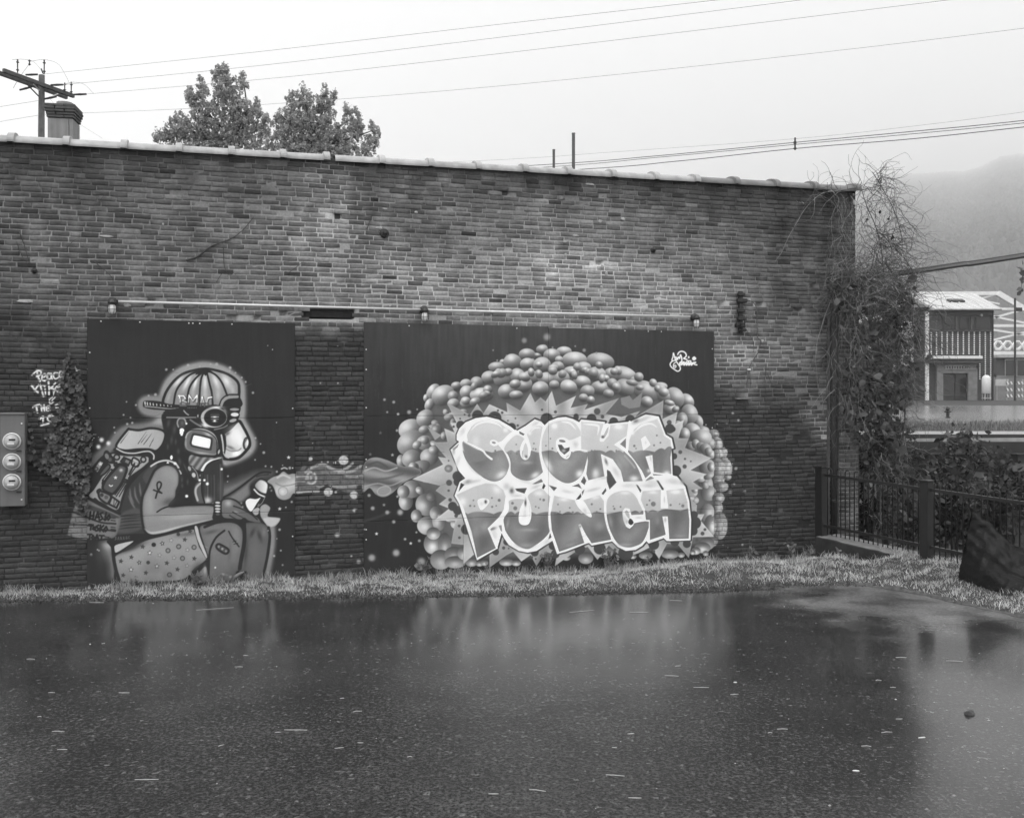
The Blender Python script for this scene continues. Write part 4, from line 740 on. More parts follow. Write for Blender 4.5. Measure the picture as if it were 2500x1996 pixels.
def coat(x, y):                                 # old black ground paint low on the wall, 0..1
    n = wsamp(WN1, x, y) - .5; st = wsamp(WN2, x, y) - .5
    def sm(e, w): return np.clip(.5 + e / w, 0, 1)
    left = np.where(x < 300, sm(y - (850 + 40*st + 60*n), 90), 0)
    pier = np.where((x > 600) & (x < 1000), sm(y - (806 + 26*n), 40), 0)
    edge = 955 + np.clip(x - 1742, 0, 400) * .16 + np.clip(x - 1930, 0, 200) * 1.1
    right = np.where((x > 1500) & (x < 2018), sm(y - (edge + 36*n), 50), 0)
    return np.maximum(np.maximum(left, pier), right) * .97
def psamp(x, y):                                # mural paint on the drawing sheet (bilinear)
    fx = np.clip(x - CX0 - .5, 0, CW - 1.001); fy = np.clip(y - CY0 - .5, 0, CH - 1.001)
    i = fy.astype(int); j = fx.astype(int); u = fx - j; v = fy - i
    def b(A): return (A[i, j]*(1-u) + A[i, j+1]*u)*(1-v) + (A[i+1, j]*(1-u) + A[i+1, j+1]*u)*v
    ok = (x > CX0) & (x < CX1 - 1) & (y > CY0) & (y < CY1 - 1)
    return b(PV), b(PA) * ok
WALLK = 1.05
def brick_col(x, y, jit):
    t = idw(TONE, x, y) + 26*(wsamp(WN1, x, y) - .5) + 26*(wsamp(WN2, x, y) - .5) + 20*(wsamp(WN3, x, y) - .5) + stain(x, y)
    t = t * (1 + jit)
    smr = np.clip((wsamp(WN1, (x*1.37 + 300) % 2050, y) - .70)*3.2, 0, .75); t = t*(1-smr) + idw(MORT, x, y)*.97*smr     # old pointing smeared over the faces
    c = coat(x, y); t = t*(1-c) + (61 + 46*jit)*c
    v, a = psamp(x, y); t = t*(1-a) + v*a
    return lin(np.clip(t, 30, 245)) * WALLK
def mortar_col(x, y):
    t = idw(MORT, x, y)*1.12 + 34*(wsamp(WN1, x, y) - .5) + 30*(wsamp(WN3, x, y) - .5) + 1.3*stain(x, y)
    c = coat(x, y); wear = np.clip((wsamp(WN1, x*1.7 % 2000, y) - .72) * 6, 0, .55) + np.clip((y - 1230)/200, 0, 1)*np.clip((wsamp(WN1, x, y)-.45)*2, 0, .5)
    t = t*(1-c) + (47 + 74*wear)*c
    v, a = psamp(x, y); t = t*(1-a*.8) + v*a*.8
    return lin(np.clip(t, 30, 245)) * WALLK

P1 = (ws(213), ws(720), wz(450, 783), -.12)      # mural boards: s0, s1, top, bottom
P2 = (ws(888), ws(1742), wz(1300, 797), -.16)
SLOT = (ws(742), ws(866), wz(800, 779), wz(800, 757))
VENT = (ws(1795), ws(1828), wz(1811, 974), wz(1811, 961))
HOLES = [(1758,745),(1855,742),(1985,700),(1950,752),(690,760),(625,775),(565,776),(1462,640),(1230,470),(365,738),(826,525)]
HOLEC = [(wsz(x, y)) for x, y in HOLES]

bld = thing('brick_building', 'old brick building with a long weathered side wall and tile coping', 'building', (0, WY0, 0), TH)
# mortar bed (the body of the wall), slightly uneven
ns, nzv = 300, 200
gs = np.linspace(SL, SR, ns); gz = np.linspace(-.6, 1.0, nzv)
S_, U_ = np.meshgrid(gs, np.linspace(0, 1, nzv)); Z_ = -.6 + U_ * (np.array([ztop(s) for s in gs])[None, :] + .6)
X_ = S_*CT; Y_ = WY0 + S_*ST; PX = 1250 + FPX*X_/Y_; PYv = HZ - FPX*(Z_ - CAMZ)/Y_
D_ = -idw(DEEP, PX, PYv) / 1000.0 * (.2 + .6*wsamp(WN1, PX, PYv)) - .0015
ins = (S_ > SLOT[0]) & (S_ < SLOT[1]) & (Z_ > SLOT[2]) & (Z_ < SLOT[3]); D_[ins] = -.14
for hs, hz in HOLEC: D_[(np.abs(S_ - hs) < .05) & (np.abs(Z_ - hz) < .04)] = -.07
mc = mortar_col(PX.ravel(), PYv.ravel()); mc[ins.ravel()] = .02  # mortar inside the slot coloured dark for the shade of the recess
idx = np.arange(ns*nzv).reshape(nzv, ns)
Q = np.stack([idx[:-1, :-1], idx[:-1, 1:], idx[1:, 1:], idx[1:, :-1]], -1).reshape(-1, 4)
wall = obj('wall', np_mesh('wall', np.stack([S_, -D_, Z_], -1).reshape(-1, 3), Q, mc, True), M_mortar, bld)
# bricks
def brick_mesh_arrays(s0, s1, z0, z1, d, jit, fine, tilt):
    if fine: us = np.r_[0, .02, np.linspace(.05, .95, 25), .98, 1]; vs_ = np.r_[0, .1, np.linspace(.18, .82, 6), .9, 1]
    else: us = np.array([0, .035, .5, .965, 1]); vs_ = np.array([0, .13, .87, 1])
    nu, nv = len(us), len(vs_)
    U, Vv = np.meshgrid(us, vs_); L, H = s1 - s0, z1 - z0
    e = np.minimum(np.minimum(U, 1-U)*L, np.minimum(Vv, 1-Vv)*H)
    dep = d - .0035*np.clip(1 - e/.005, 0, 1)
    cu = (np.minimum(U, 1-U)*L < 1e-6) & (np.minimum(Vv, 1-Vv)*H < 1e-6); dep[cu] -= .003
    nx, nz_ = (NR.rand(*U.shape) - .5)*.007, (NR.rand(*U.shape) - .5)*.006
    if fine: nx *= .3; nz_ *= .4
    dep = dep + (NR.rand(*U.shape) - .5)*(.0012 if fine else .003)
    S = s0 + U*L + nx; Z = z0 + Vv*H + nz_ + tilt*(U - .5)*L
    Z = Z + .005*np.sin(S*.83 + z0*.9) + .002*np.sin(S*2.3 + z0*1.7)                # courses never quite level
    X = S*CT; Y = WY0 + S*ST; px = 1250 + FPX*X/Y; py = HZ - FPX*(Z-CAMZ)/Y
    col = brick_col(px.ravel(), py.ravel(), jit)
    F = np.stack([S, -dep, Z], -1).reshape(-1, 3)
    rim = np.r_[np.arange(nu), np.arange(1, nv)*nu + nu-1, (nv-1)*nu + np.arange(nu-2, -1, -1), np.arange(nv-2, 0, -1)*nu]
    B = F[rim].copy(); B[:, 1] = .03; n0 = len(F); k = len(rim)
    ii = np.arange(nu*nv).reshape(nv, nu)
    q = np.stack([ii[:-1, :-1], ii[:-1, 1:], ii[1:, 1:], ii[1:, :-1]], -1).reshape(-1, 4)
    a = np.arange(k); b = (a+1) % k
    q2 = np.stack([rim[b], rim[a], n0 + a, n0 + b], -1)
    return np.vstack([F, B]), np.vstack([q, q2]), np.r_[col, col[rim]]
plan = []
nc = int((5.75 + .42) / HC)
for k in range(nc):
    z0 = -.42 + k*HC; head = False
    s = SL + .01 + (k % 2)*PITCH*.5 + rnd.uniform(-.03, .03)
    s -= PITCH
    while s < SR - .02:
        L = (PITCH*.5 if head else PITCH) * rnd.uniform(.94, 1.06)
        if not head and rnd.random() < .07: L *= .55
        a, b = max(s, SL), min(s + L - .010, SR - .002)
        c = (a+b)/2; zc = z0 + HC/2; s += L
        if b - a < .05 or z0 + HC > ztop(c) + .012: continue
        if any(p[0] + .06 < a and b < p[1] - .06 and z0 > p[3] + .05 and z0 + HC < p[2] - .05 for p in (P1, P2)): continue
        if SLOT[0] < c < SLOT[1] and SLOT[2] - .02 < zc < SLOT[3] + .02: continue
        if VENT[0] - .02 < c < VENT[1] + .02 and VENT[2] - .01 < zc < VENT[3] + .03: continue
        if any(abs(c - hs) < .09 and abs(zc - hz) < .034 for hs, hz in HOLEC): continue
        plan.append((a, b - .003, z0 + .0055, z0 + HC - .0055))
# the bricks that show largest are pieces of their own
def area(p):
    x, y = wall_px((p[0]+p[1])/2, p[2]); return (p[1]-p[0]) / (WY0 + p[0]*ST)**2 * (0 if (y > 1400 or x < 0) else 1)
order = sorted(range(len(plan)), key=lambda i: -area(plan[i])); own = set(order[:298])
VV, QQ, CC, off = [], [], [], 0
for i, (a, b, z0, z1) in enumerate(plan):
    x0, y0 = wall_px(a, z1); x1, y1 = wall_px(b, z0)
    ix0, ix1 = int(np.clip(x0 - CX0, 0, CW-1)), int(np.clip(x1 - CX0 + 1, 1, CW)); iy0, iy1 = int(np.clip(y0 - CY0, 0, CH-1)), int(np.clip(y1 - CY0 + 1, 1, CH))
    fine = x1 > CX0 and x0 < CX1 and y1 > CY0 and PA[iy0:iy1, ix0:ix1].max(initial=0) > .08
    rough = y0 < 520 or x0 > 1880
    d = rnd.gauss(0, .0035 if rough else .0018); jit = rnd.gauss(0, .13) - (.22 if rnd.random() < .06 else 0)
    h = rnd.uniform(-.004, .004) if rough else rnd.uniform(-.0012, .0012)
    V, Qd, c = brick_mesh_arrays(a, b, z0 + h, z1 + h, d, jit, fine, rnd.uniform(-.012, .012) if rough else rnd.uniform(-.004, .004))
    if i in own: obj('brick', np_mesh('brick', V, Qd, c), M_brick, wall)
    else: VV.append(V); QQ.append(Qd + off); CC.append(c); off += len(V)
note(obj('brick', np_mesh('bricks', np.vstack(VV), np.vstack(QQ), np.concatenate(CC)), M_brick, wall), kind='stuff')
# rest of the building: end walls, back, roof
mb = MB(); DEP = 16.0
zt = ztop(SR)
mb.add([(SR-.004, .03, -.6), (SR-.004, DEP, -.6), (SR-.004, DEP, zt), (SR-.004, .03, zt)], [(0,1,2,3)])
mb.add([(SL, .03, -.6), (SL, DEP, -.6), (SL, DEP, zt-.1), (SL, .03, zt-.1)], [(3,2,1,0)])
mb.add([(SL, DEP, -.6), (SR, DEP, -.6), (SR, DEP, zt), (SL, DEP, zt)], [(3,2,1,0)])
obj('back_wall', mb, mat('old_wall', .1, .85, .3, 4, .4, 30), bld)
obj('roof', MB().box(((SL+SR)/2, DEP/2 + .2, 4.85), (SR-SL-.3, DEP-.5, .12)), mat('tar_roof', .05, .8, .3, 3, .4, 30), bld)
obj('parapet', MB().box(((SL+SR)/2, .17, 4.8), (SR-SL-.02, .26, .9)), M_stone, bld)
obj('slot_board', MB().box(((SLOT[0]+SLOT[1])/2, .06, (SLOT[2]+SLOT[3])/2 + .012), (SLOT[1]-SLOT[0]+.04, .05, (SLOT[3]-SLOT[2])*.8), bev=.006), mat('slot_dark', .02, .9, .4, 20, .6, 60), bld)  # dark board added in the empty slot, recess shade put into its colour
obj('vent_slot', MB().box(((VENT[0]+VENT[1])/2, .05, (VENT[2]+VENT[3])/2+.01), (VENT[1]-VENT[0]+.06, .04, VENT[3]-VENT[2]+.05)), M_dark, bld)
obj('vent_sill', MB().box(((VENT[0]+VENT[1])/2, -.012, VENT[2]+.005), (VENT[1]-VENT[0], .08, .022), bev=.004), M_conc, bld)
# pale mortar daubs and patches
daub = mat('mortar_patch', .42, .9, .3, 20, .6, 50)
for i, (x, y, w, h) in enumerate(((1380,622,.05,.06),(1378,590,.06,.05),(1470,650,.05,.07),(1480,668,.06,.08),(1468,700,.05,.05),(1465,540,.07,.05),(1520,535,.08,.05),(1405,575,.12,.03),(1440,450,.16,.05),(1860,832,.06,.05),(940,510,.08,.03),(1015,518,.06,.04),(62,735,.24,.06),(310,745,.1,.05),(1330,715,.04,.09),(1338,655,.035,.1),(925,556,.12,.05),(260,577,.2,.035),(398,547,.03,.04),(2085,495,.05,.1),(2083,475,.06,.05))):
    s, z = wsz(x, y); m = MB(); n = 11; pts = []
    for k in range(n):
        a = 2*math.pi*k/n; r = rnd.uniform(.6, 1.05); pts.append((math.cos(a)*w/2*r, math.sin(a)*h/2*r))
    m.add([(s + px, -.007, z + pz) for px, pz in pts] + [(s + px*.75, -.012, z + pz*.75) for px, pz in pts] + [(s, -.013, z)],
          [(k, (k+1) % n, n+(k+1) % n, n+k) for k in range(n)] + [(n+k, n+(k+1) % n, 2*n) for k in range(n)])
    obj('mortar_patch', m, daub, wall)
# pilaster at the corner and the coping tiles
pil = []
for k in range(int((zt + .4) / HC)):
    z0 = -.4 + k*HC; s = ws(2043) + .01; n = 0
    while s < SR + .01:
        L = .105 if (k + n) % 2 else .2; a, b = s, min(s + L - .01, SR + .02)
        if b - a > .04 and z0 < 3.6: pil.append((a, b, z0 + .005, z0 + HC - .005))
        s += L; n += 1
VV, QQ, CC, off = [], [], [], 0
for a, b, z0, z1 in pil:
    V, Qd, c = brick_mesh_arrays(a, b, z0, z1, .055 + rnd.gauss(0, .002), rnd.gauss(0, .12), False, 0); V[:, 1] = np.where(V[:, 1] > .02, -.02, V[:, 1])
    VV.append(V); QQ.append(Qd + off); CC.append(c); off += len(V)
pl = obj('pilaster', MB().box(((ws(2043)+SR)/2 + .012, -.022, 1.6), (SR - ws(2043) + .01, .05, 4.2)), mat('pale_mortar', .26, .9, .35, 18, .5, 60), bld)
note(obj('brick', np_mesh('pilaster_bricks', np.vstack(VV), np.vstack(QQ), np.concatenate(CC)), M_brick, pl), kind='stuff')
JX = [-70, 38, 172, 312, 445, 573, 698, 821, 938, 1057, 1172, 1286, 1393, 1500, 1604, 1702, 1799, 1896, 1990, 2092]
for i in range(len(JX) - 1):
    s0, s1 = ws(JX[i]), ws(JX[i+1]); za, zb = ztop(s0), ztop(s1); m = MB()
    broken = (i == 6)
    e1 = s1 - (.09 if broken else 0); ncr = 18
    def ring(s, z, k):
        return [(s, .13 - math.cos(math.pi*q/ncr - .12)*.20*k*1.0, z - .02 + math.sin(math.pi*q/ncr - .12)*.105*k) for q in range(ncr+1)]
    rows = [ring(s0 - .02, za, 1.0), ring(e1 - .085, zb + (za-zb)*(s1-e1+.085)/(s1-s0), 1.0), ring(e1 - .08, zb, 1.0), ring(e1 - .075, zb, 1.28), ring(e1 - .0, zb, 1.3), ring(e1 + .002, zb, 1.0)]
    V = [p for r_ in rows for p in r_]; F = []
    w = ncr + 1
    for r_ in range(len(rows)-1):
        for q in range(ncr): F.append((r_*w+q, (r_+1)*w+q, (r_+1)*w+q+1, r_*w+q+1))
    m.add(V, F); m.v = [(x, y, z + rnd.uniform(-.001, .001)) for x, y, z in m.v]
    obj('coping_tile', m, M_coping if i < 15 else M_copdark, bld)
obj('mortar_bed', MB().add([(SL, -.01, ztop(SL)-.03), (SR, -.01, ztop(SR)-.03), (SR, -.006, ztop(SR)+.02), (SL, -.006, ztop(SL)+.02), (SL, .28, ztop(SL)+.02), (SR, .28, ztop(SR)+.02)], [(0,1,2,3), (3,2,5,4)]), M_stone, bld)

# ---------------------------------------------------------------- mural boards
def board(name, s0, s1, z0, z1, parent, step=.0058, org=(0, 0)):
    nx, nz_ = max(int((s1-s0)/step), 2), max(int((z1-z0)/step), 2)
    S, Z = np.meshgrid(np.linspace(s0, s1, nx), np.linspace(z0, z1, nz_))
    X = S*CT; Y = WY0 + S*ST; px = 1250 + FPX*X/Y; py = HZ - FPX*(Z-CAMZ)/Y
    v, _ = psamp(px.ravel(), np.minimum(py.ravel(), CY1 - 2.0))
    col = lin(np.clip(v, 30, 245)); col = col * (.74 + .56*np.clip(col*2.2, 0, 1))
    D = .016 + .0015*np.sin(S*3.1 + z0*7) * np.sin(Z*2.3)
    F = np.stack([S - org[0], -D, Z - org[1]], -1).reshape(-1, 3); ii = np.arange(nx*nz_).reshape(nz_, nx)
    q = np.stack([ii[:-1, :-1], ii[:-1, 1:], ii[1:, 1:], ii[1:, :-1]], -1).reshape(-1, 4)
    rim = np.r_[ii[0], ii[1:, -1], ii[-1, -2::-1], ii[-2:0:-1, 0]]; B = F[rim].copy(); B[:, 1] = -.002; k = len(rim); a = np.arange(k); b = (a+1) % k
    q2 = np.stack([rim[b], rim[a], len(F) + a, len(F) + b], -1)
    return obj(name, np_mesh(name, np.vstack([F, B]), np.vstack([q, q2]), np.r_[col, np.full(k, .03)], True), M_board, parent)
g = .004
mu1 = wthing('mural_panel', 'dark mural panel of a seated painter in backward cap, gas mask and goggles', 'mural', (P1[0]+P1[1])/2, P1[3])
og = ((P1[0]+P1[1])/2, P1[3]); zs = [P1[3], wz(450, 1256), wz(450, 1021), P1[2]]
for i in range(3): board('board', P1[0], P1[1], zs[i] + (g if i else 0), zs[i+1], mu1, org=og)
mu2 = wthing('mural_panel', 'wide dark mural panel lettered SUCKA PUNCH in bubbles and a star burst', 'mural', (P2[0]+P2[1])/2, P2[3])
og = ((P2[0]+P2[1])/2, P2[3]); zs = [P2[3], wz(1200, 1262), wz(1200, 1014), P2[2]]; ss = [P2[0], ws(952), ws(1338), P2[1]]
for i in range(3):
    cols = [P2[0], ws(1338), P2[1]] if i else [P2[0], ws(1130), P2[1]]
    for j in range(2): board('board', cols[j] + (g if j else 0), cols[j+1], zs[i] + (g if i else 0), zs[i+1] + (rnd.uniform(-.012, .006) if i == 2 else 0), mu2, org=og)

def screws(par, P, n):
    og_ = ((P[0]+P[1])/2, P[3])
    for k in range(n):
        e = rnd.random(); s_ = (P[0] + .03, P[1] - .03)[k % 2] if e < .6 else rnd.uniform(P[0] + .05, P[1] - .05); z_ = rnd.uniform(.3, P[2] - .1) if e < .6 else P[2] - .03
        obj('screw', MB().lathe([(.009,0),(.009,.002),(.004,.004)], (s_ - og_[0], -.0165, z_ - og_[1]), 8, 'Y'), M_galv, par)
screws(mu1, P1, 12); screws(mu2, P2, 16)
# ---------------------------------------------------------------- conduit and lamps
s0, z0 = wsz(290, 737); s1, z1 = wsz(1680, 774)
cdt = wthing('conduit', 'bright steel conduit running level above both murals', 'conduit', (s0+s1)/2, (z0+z1)/2); cs, cz = (s0+s1)/2, (z0+z1)/2
sm_, zm_ = wsz(1033, 757)
for a, b in (((s0, z0), (sm_-.05, zm_)), ((sm_+.05, zm_), (s1, z1))):
    obj('pipe', MB().tube([(a[0]-cs, -.06, a[1]-cz), (b[0]-cs, -.06, b[1]-cz)], .0165, 10), M_galv, cdt, True)
for x in (480, 660, 850, 1200, 1360, 1540):
    t = (ws(x) - s0) / (s1 - s0); s = ws(x); z = z0 + (z1-z0)*t
    obj('strap', MB().box((s-cs, -.03, z-cz), (.022, .07, .034), bev=.004), M_galv, cdt)
for x, y, lab in ((276, 737, 'caged glass wall lamp at the conduit end above the seated painter'), (1033, 757, 'caged glass wall lamp in the middle of the conduit run'), (1692, 775, 'caged glass wall lamp at the conduit end near the iron bracket')):
    s, z = wsz(x, y); l = wthing('wall_lamp', lab, 'lamp', s, z, 'glass jar lamps along the conduit')
    obj('junction_box', MB().lathe([(.0,.0),(.05,.0),(.055,.015),(.055,.06),(.02,.075),(.0,.075)], (0, 0, 0), 14, 'Y'), M_iron, l, True)
    obj('lamp_cap', MB().lathe([(.012,.045),(.03,.035),(.052,.0),(.052,-.022),(.03,-.024)], (0, -.105, -.01), 14), M_iron, l, True)
    obj('bracket_arm', MB().bar((0, -.07, .012), (0, -.105, .012), .03, .03), M_iron, l)
    obj('glass_jar', MB().lathe([(.028,-.03),(.04,-.05),(.044,-.1),(.04,-.13),(.022,-.148),(.0,-.152)], (0, -.105, -.01), 16), mat('frosted_glass', .72, .15, .05, 9, 0, spec=.5) if 'frosted_glass' not in MATS else MATS['frosted_glass'], l, True)
    cg = MB()
    for q in range(6):
        a = q*math.pi/3; cg.tube([(math.cos(a)*.05, -.105 + math.sin(a)*.05, -.03), (math.cos(a)*.053, -.105 + math.sin(a)*.053, -.11), (math.cos(a)*.03, -.105 + math.sin(a)*.03, -.165)], .003, 4)
    cg.tube([(math.cos(q)*.053, -.105 + math.sin(q)*.053, -.1) for q in np.linspace(0, 2*math.pi, 13)], .003, 4)
    obj('cage', cg, M_iron, l)

# ---------------------------------------------------------------- meter box
s0, s1 = ws(8), ws(67); za, zb = wz(40, 1232), wz(40, 1010)
mt = wthing('meter_box', 'grey steel box with three round glass electricity meters', 'meter box', (s0+s1)/2, za); w, h = s1-s0, zb-za
obj('cabinet', MB().box((0, -.09, h/2), (w, .18, h), bev=.008), M_box, mt)
obj('top_flange', MB().box((0, -.095, h + .004), (w + .01, .2, .022), bev=.004), M_box, mt)
for y in (1075, 1124, 1173):
    z = wz(40, y) - za; c = (ws(37) - (s0+s1)/2, -.18, z)
    r_ = obj('meter', MB().lathe([(.098,0),(.1,.012),(.098,.03),(.085,.034),(.085,.03)], c, 24, 'Y'), M_galv, mt, True)
    obj('dial', MB().lathe([(.082,.03),(.08,.06),(.07,.085),(.0,.088)], c, 24, 'Y'), M_meter, r_, True)
    obj('register', MB().box((c[0]+.015, c[1]-.086, c[2]+.02), (.07, .008, .02)), M_dark, r_)
    obj('name_plate', MB().box((c[0]+.0, c[1]-.086, c[2]-.025), (.07, .006, .022)), M_white, r_)
    obj('seal_lug', MB().box((c[0]+.075, c[1]-.01, c[2]-.115), (.05, .03, .02), bev=.004), M_iron, mt)
for y in (1033, 1216): obj('bolt', MB().lathe([(.009,0),(.009,.006),(.004,.009)], (ws(60)-(s0+s1)/2, -.18, wz(40, y)-za), 8, 'Y'), M_galv, mt)

# ---------------------------------------------------------------- iron fittings on the wall
for x, y, r, lab in ((938, 570, .062, 'large round iron tie plate below the broken coping tile'), (1594, 611, .04, 'small round iron tie bolt high on the bricks above the lettering'), (84, 661, .034, 'small iron stub with a twig behind it near the utility pole end')):
    s, z = wsz(x, y); a = wthing('wall_anchor', lab, 'wall anchor', s, z)
    obj('plate', MB().lathe([(r,0),(r*1.02,.012),(r*.8,.03),(r*.45,.036)], (0,0,0), 14, 'Y'), M_rust, a, True)
    obj('nut', MB().lathe([(r*.42,.03),(r*.42,.06),(r*.2,.07)], (0,0,0), 6, 'Y'), M_rust, a)
s, z = wsz(1805, 762); br = wthing('iron_bracket', 'rusty vertical iron insulator rack bolted to the bricks', 'bracket', s, z)
obj('channel', MB().box((0, -.03, 0), (.055, .05, .62), bev=.006), M_rust, br)
for k, zz in enumerate((.26, .17, .02, -.1, -.19, -.27)):
    obj('clamp', MB().box((rnd.uniform(-.02, .02), -.055, zz), (rnd.uniform(.11, .17), .05, rnd.uniform(.035, .07)), bev=.008), M_rust, br)
obj('spool', MB().lathe([(.02,-.04),(.045,-.03),(.025,0),(.045,.03),(.02,.04)], (0, -.09, -.2), 10), M_rust, br, True)
def curve_on_wall(name, label, cat, px, r, m, dd=.03, taper=True, group=None, n=5):
    P = crom(np.array(px, float), False, 6); s_, z_ = wsz(*px[0]); t = wthing(name, label, cat, s_, z_, group)
    pts = [(ws(x) - s_, -dd - .008*math.sin(i*.9), wz(x, y) - z_) for i, (x, y) in enumerate(P)]
    rr = [r*(1 - .75*i/len(pts)) for i in range(len(pts))] if taper else r
    obj('stem', MB().tube(pts, rr, n), m, t, True); return t, s_, z_
t, s_, z_ = curve_on_wall('dangling_cable', 'dark cable sagging from the iron rack to a pale splice', 'cable', [(1815,732),(1840,742),(1846,780),(1846,820),(1855,835),(1845,865),(1830,890),(1826,902)], .006, M_wire2, taper=False)
obj('splice', MB().box((ws(1826)-s_, -.03, wz(1826,902)-z_), (.045, .035, .028), bev=.006), M_white, t)
obj('tail', MB().tube([(ws(1826)-s_, -.03, wz(1826,902)-z_), (ws(1822)-s_, -.035, wz(1822,925)-z_), (ws(1818)-s_, -.03, wz(1818,945)-z_)], .005, 5), M_wire2, t)
obj('tail', MB().tube([(ws(1827)-s_, -.03, wz(1827,902)-z_), (ws(1829)-s_, -.035, wz(1829,925)-z_), (ws(1830)-s_, -.03, wz(1830,946)-z_)], .005, 5), M_wire2, t)
curve_on_wall('dangling_cable', 'short dark wire hanging off the rack foot', 'cable', [(1815,800),(1830,820),(1838,845),(1836,860)], .004, M_wire2, taper=False)
for px, r, lab in (([(455,636),(485,625),(515,602),(560,585),(590,565),(620,530)], .014, 'thick bare creeper stem slanting across the upper bricks'), ([(230,503),(245,490),(262,468)], .005, 'thin creeper stem high above the grey meter box side'), ([(165,605),(178,590),(205,575)], .005, 'short creeper twig left of the thick slanting stem'), ([(48,566),(60,600),(75,648)], .008, 'creeper twig running down to the small iron stub'), ([(42,590),(52,620),(72,650)], .006, 'second creeper twig running down to the small iron stub'), ([(232,640),(250,655),(275,680),(276,705)], .006, 'creeper twig reaching down to the lamp above the painter'), ([(545,600),(548,650),(560,672),(575,660)], .006, 'forked creeper twig under the thick slanting stem'), ([(528,690),(545,665),(565,662),(590,690)], .005, 'arched creeper twig above the conduit'), ([(895,560),(905,535),(912,515)], .006, 'short creeper twig beside the large tie plate'), ([(698,670),(720,655),(745,635)], .006, 'creeper twig beside the pier top'), ([(1868,890),(1866,940),(1868,1000),(1860,1060),(1850,1100)], .005, 'long creeper thread falling from below the splice'), ([(1870,910),(1885,940),(1905,960)], .005, 'creeper thread branching right of the vent slot'), ([(1700,690),(1715,682)], .004, 'tiny creeper twig by the end lamp')):
    curve_on_wall('creeper_twig', lab, 'creeper', px, r, M_bark, .022)
# downspout
s, z = wsz(2030, 1320); ds = wthing('downspout', 'tall dark rusted downspout beside the corner pilaster', 'downspout', s, z); h = wz(2030, 664) - z
obj('pipe', MB().tube([(0, -.06, 0), (.0, -.06, h*.5), (.008, -.06, h)], .05, 12), M_rust, ds, True)
for k in (.15, .55, .97): obj('collar', MB().lathe([(.056,-.03),(.062,-.02),(.062,.02),(.056,.03)], (.003, -.06, h*k), 12), M_rust, ds, True)
obj('strip', MB().bar((-.07, -.02, 0), (-.065, -.02, h*.95), .04, .03), M_wood, ds)
# ---------------------------------------------------------------- ground, asphalt, verge
EDGE = [gp(x, y) for x, y in ((-500,1472),(-100,1467),(120,1466),(300,1463),(500,1462),(700,1460),(850,1458),(1000,1455),(1250,1452),(1500,1447),(1750,1440),(1900,1433),(2050,1428),(2110,1429),(2180,1438),(2250,1452),(2350,1474),(2430,1492),(2500,1508),(2650,1546),(2800,1590))]
EX = np.array([p[0] for p in EDGE]); EY = np.array([p[1] for p in EDGE])
F1 = np.array((4.66, 14.5)); FD = np.array((.488, -.873)); FN = np.array((.873, .488))     # fence line
def sms(t): t = np.clip(t, 0, 1); return t*t*(3-2*t)
def hsh(X, Y): return np.sin(X*3.7 + 1.3*np.sin(Y*2.9)) * np.sin(Y*4.3 + 1.7*np.sin(X*2.3))
def edge_y(X): return np.interp(X, EX[:14], EY[:14])
def edge_d(X, Y):                                   # signed distance inside the verge from the asphalt edge
    d = np.full(np.shape(X), 1e9)
    for i in range(len(EX)-1):
        ax, ay, bx, by = EX[i], EY[i], EX[i+1], EY[i+1]; ex, ey = bx-ax, by-ay; L = ex*ex+ey*ey
        t = np.clip(((X-ax)*ex + (Y-ay)*ey)/L, 0, 1); d = np.minimum(d, np.hypot(X-ax-t*ex, Y-ay-t*ey))
    inside = np.where(X < EX[12], Y > edge_y(X), True)
    right = (X >= EX[12])
    yr = np.interp(X, EX[12:], EY[12:]); inside = np.where(right, (X > EX[-1]) | (Y > yr), inside)
    return np.where(inside, d, -d)
def hgt(X, Y):
    X = np.asarray(X, float); Y = np.asarray(Y, float)
    ed = edge_d(X, Y); wy = WY0 + X*math.tan(TH)
    t = np.clip(ed / np.maximum(wy - edge_y(X), .4), 0, 1.2)
    z = np.where(ed > 0, .025*sms(ed/.15), -.06)
    left = z + np.where(ed > 0, (-.02 - .10*sms((X+3)/4)) * sms((t-.25)/.6) + .15*np.exp(-((X-2.7)/1.5)**2)*np.exp(-((t-.38)/.26)**2) + .02*hsh(X*1.3, Y*1.3)*sms(ed/.2), 0)
    e = (X-F1[0])*FN[0] + (Y-F1[1])*FN[1]; a = (X-F1[0])*FD[0] + (Y-F1[1])*FD[1]
    rightz = z + np.where(ed > 0, .17*sms(ed/1.5)*sms((a+.2)/1.4) + .012*hsh(X*2, Y*2), 0) - .34*np.exp(-((e+.42)/.26)**2)*sms((a+.6)/.5)*sms((1.55-a)/.5)
    k = sms((X-3.6)/.9); out_ = left*(1-k) + rightz*k
    ravine = sms((e-.15)/1.4) * sms((X-4.6)/.8)
    out_ = out_*(1-ravine) + (-2.3)*ravine
    far = sms((Y-26.0)/1.4); out_ = out_*(1-far) + (1.05 + np.clip((Y-25)/55, 0, 1)*1.25)*far
    return out_
ax = np.unique(np.r_[-900, -500, -300, -150, -80, -40, -20, -12, np.arange(-8, 9, .16), np.arange(9, 30, 1.0), 35, 45, 60, 80, 120, 200, 350, 600, 1200, 2500])
ay = np.unique(np.r_[-80, -30, -10, 0, 6, np.arange(8, 17, .16), np.arange(17, 30, .3), 34, 40, 50, 60, 70, 80, 100, 140, 200, 300, 450, 700, 1200, 2400])
GX, GY = np.meshgrid(ax, ay); GZ = hgt(GX, GY)
ii = np.arange(GX.size).reshape(GX.shape); Q = np.stack([ii[:-1, :-1], ii[:-1, 1:], ii[1:, 1:], ii[1:, :-1]], -1).reshape(-1, 4)
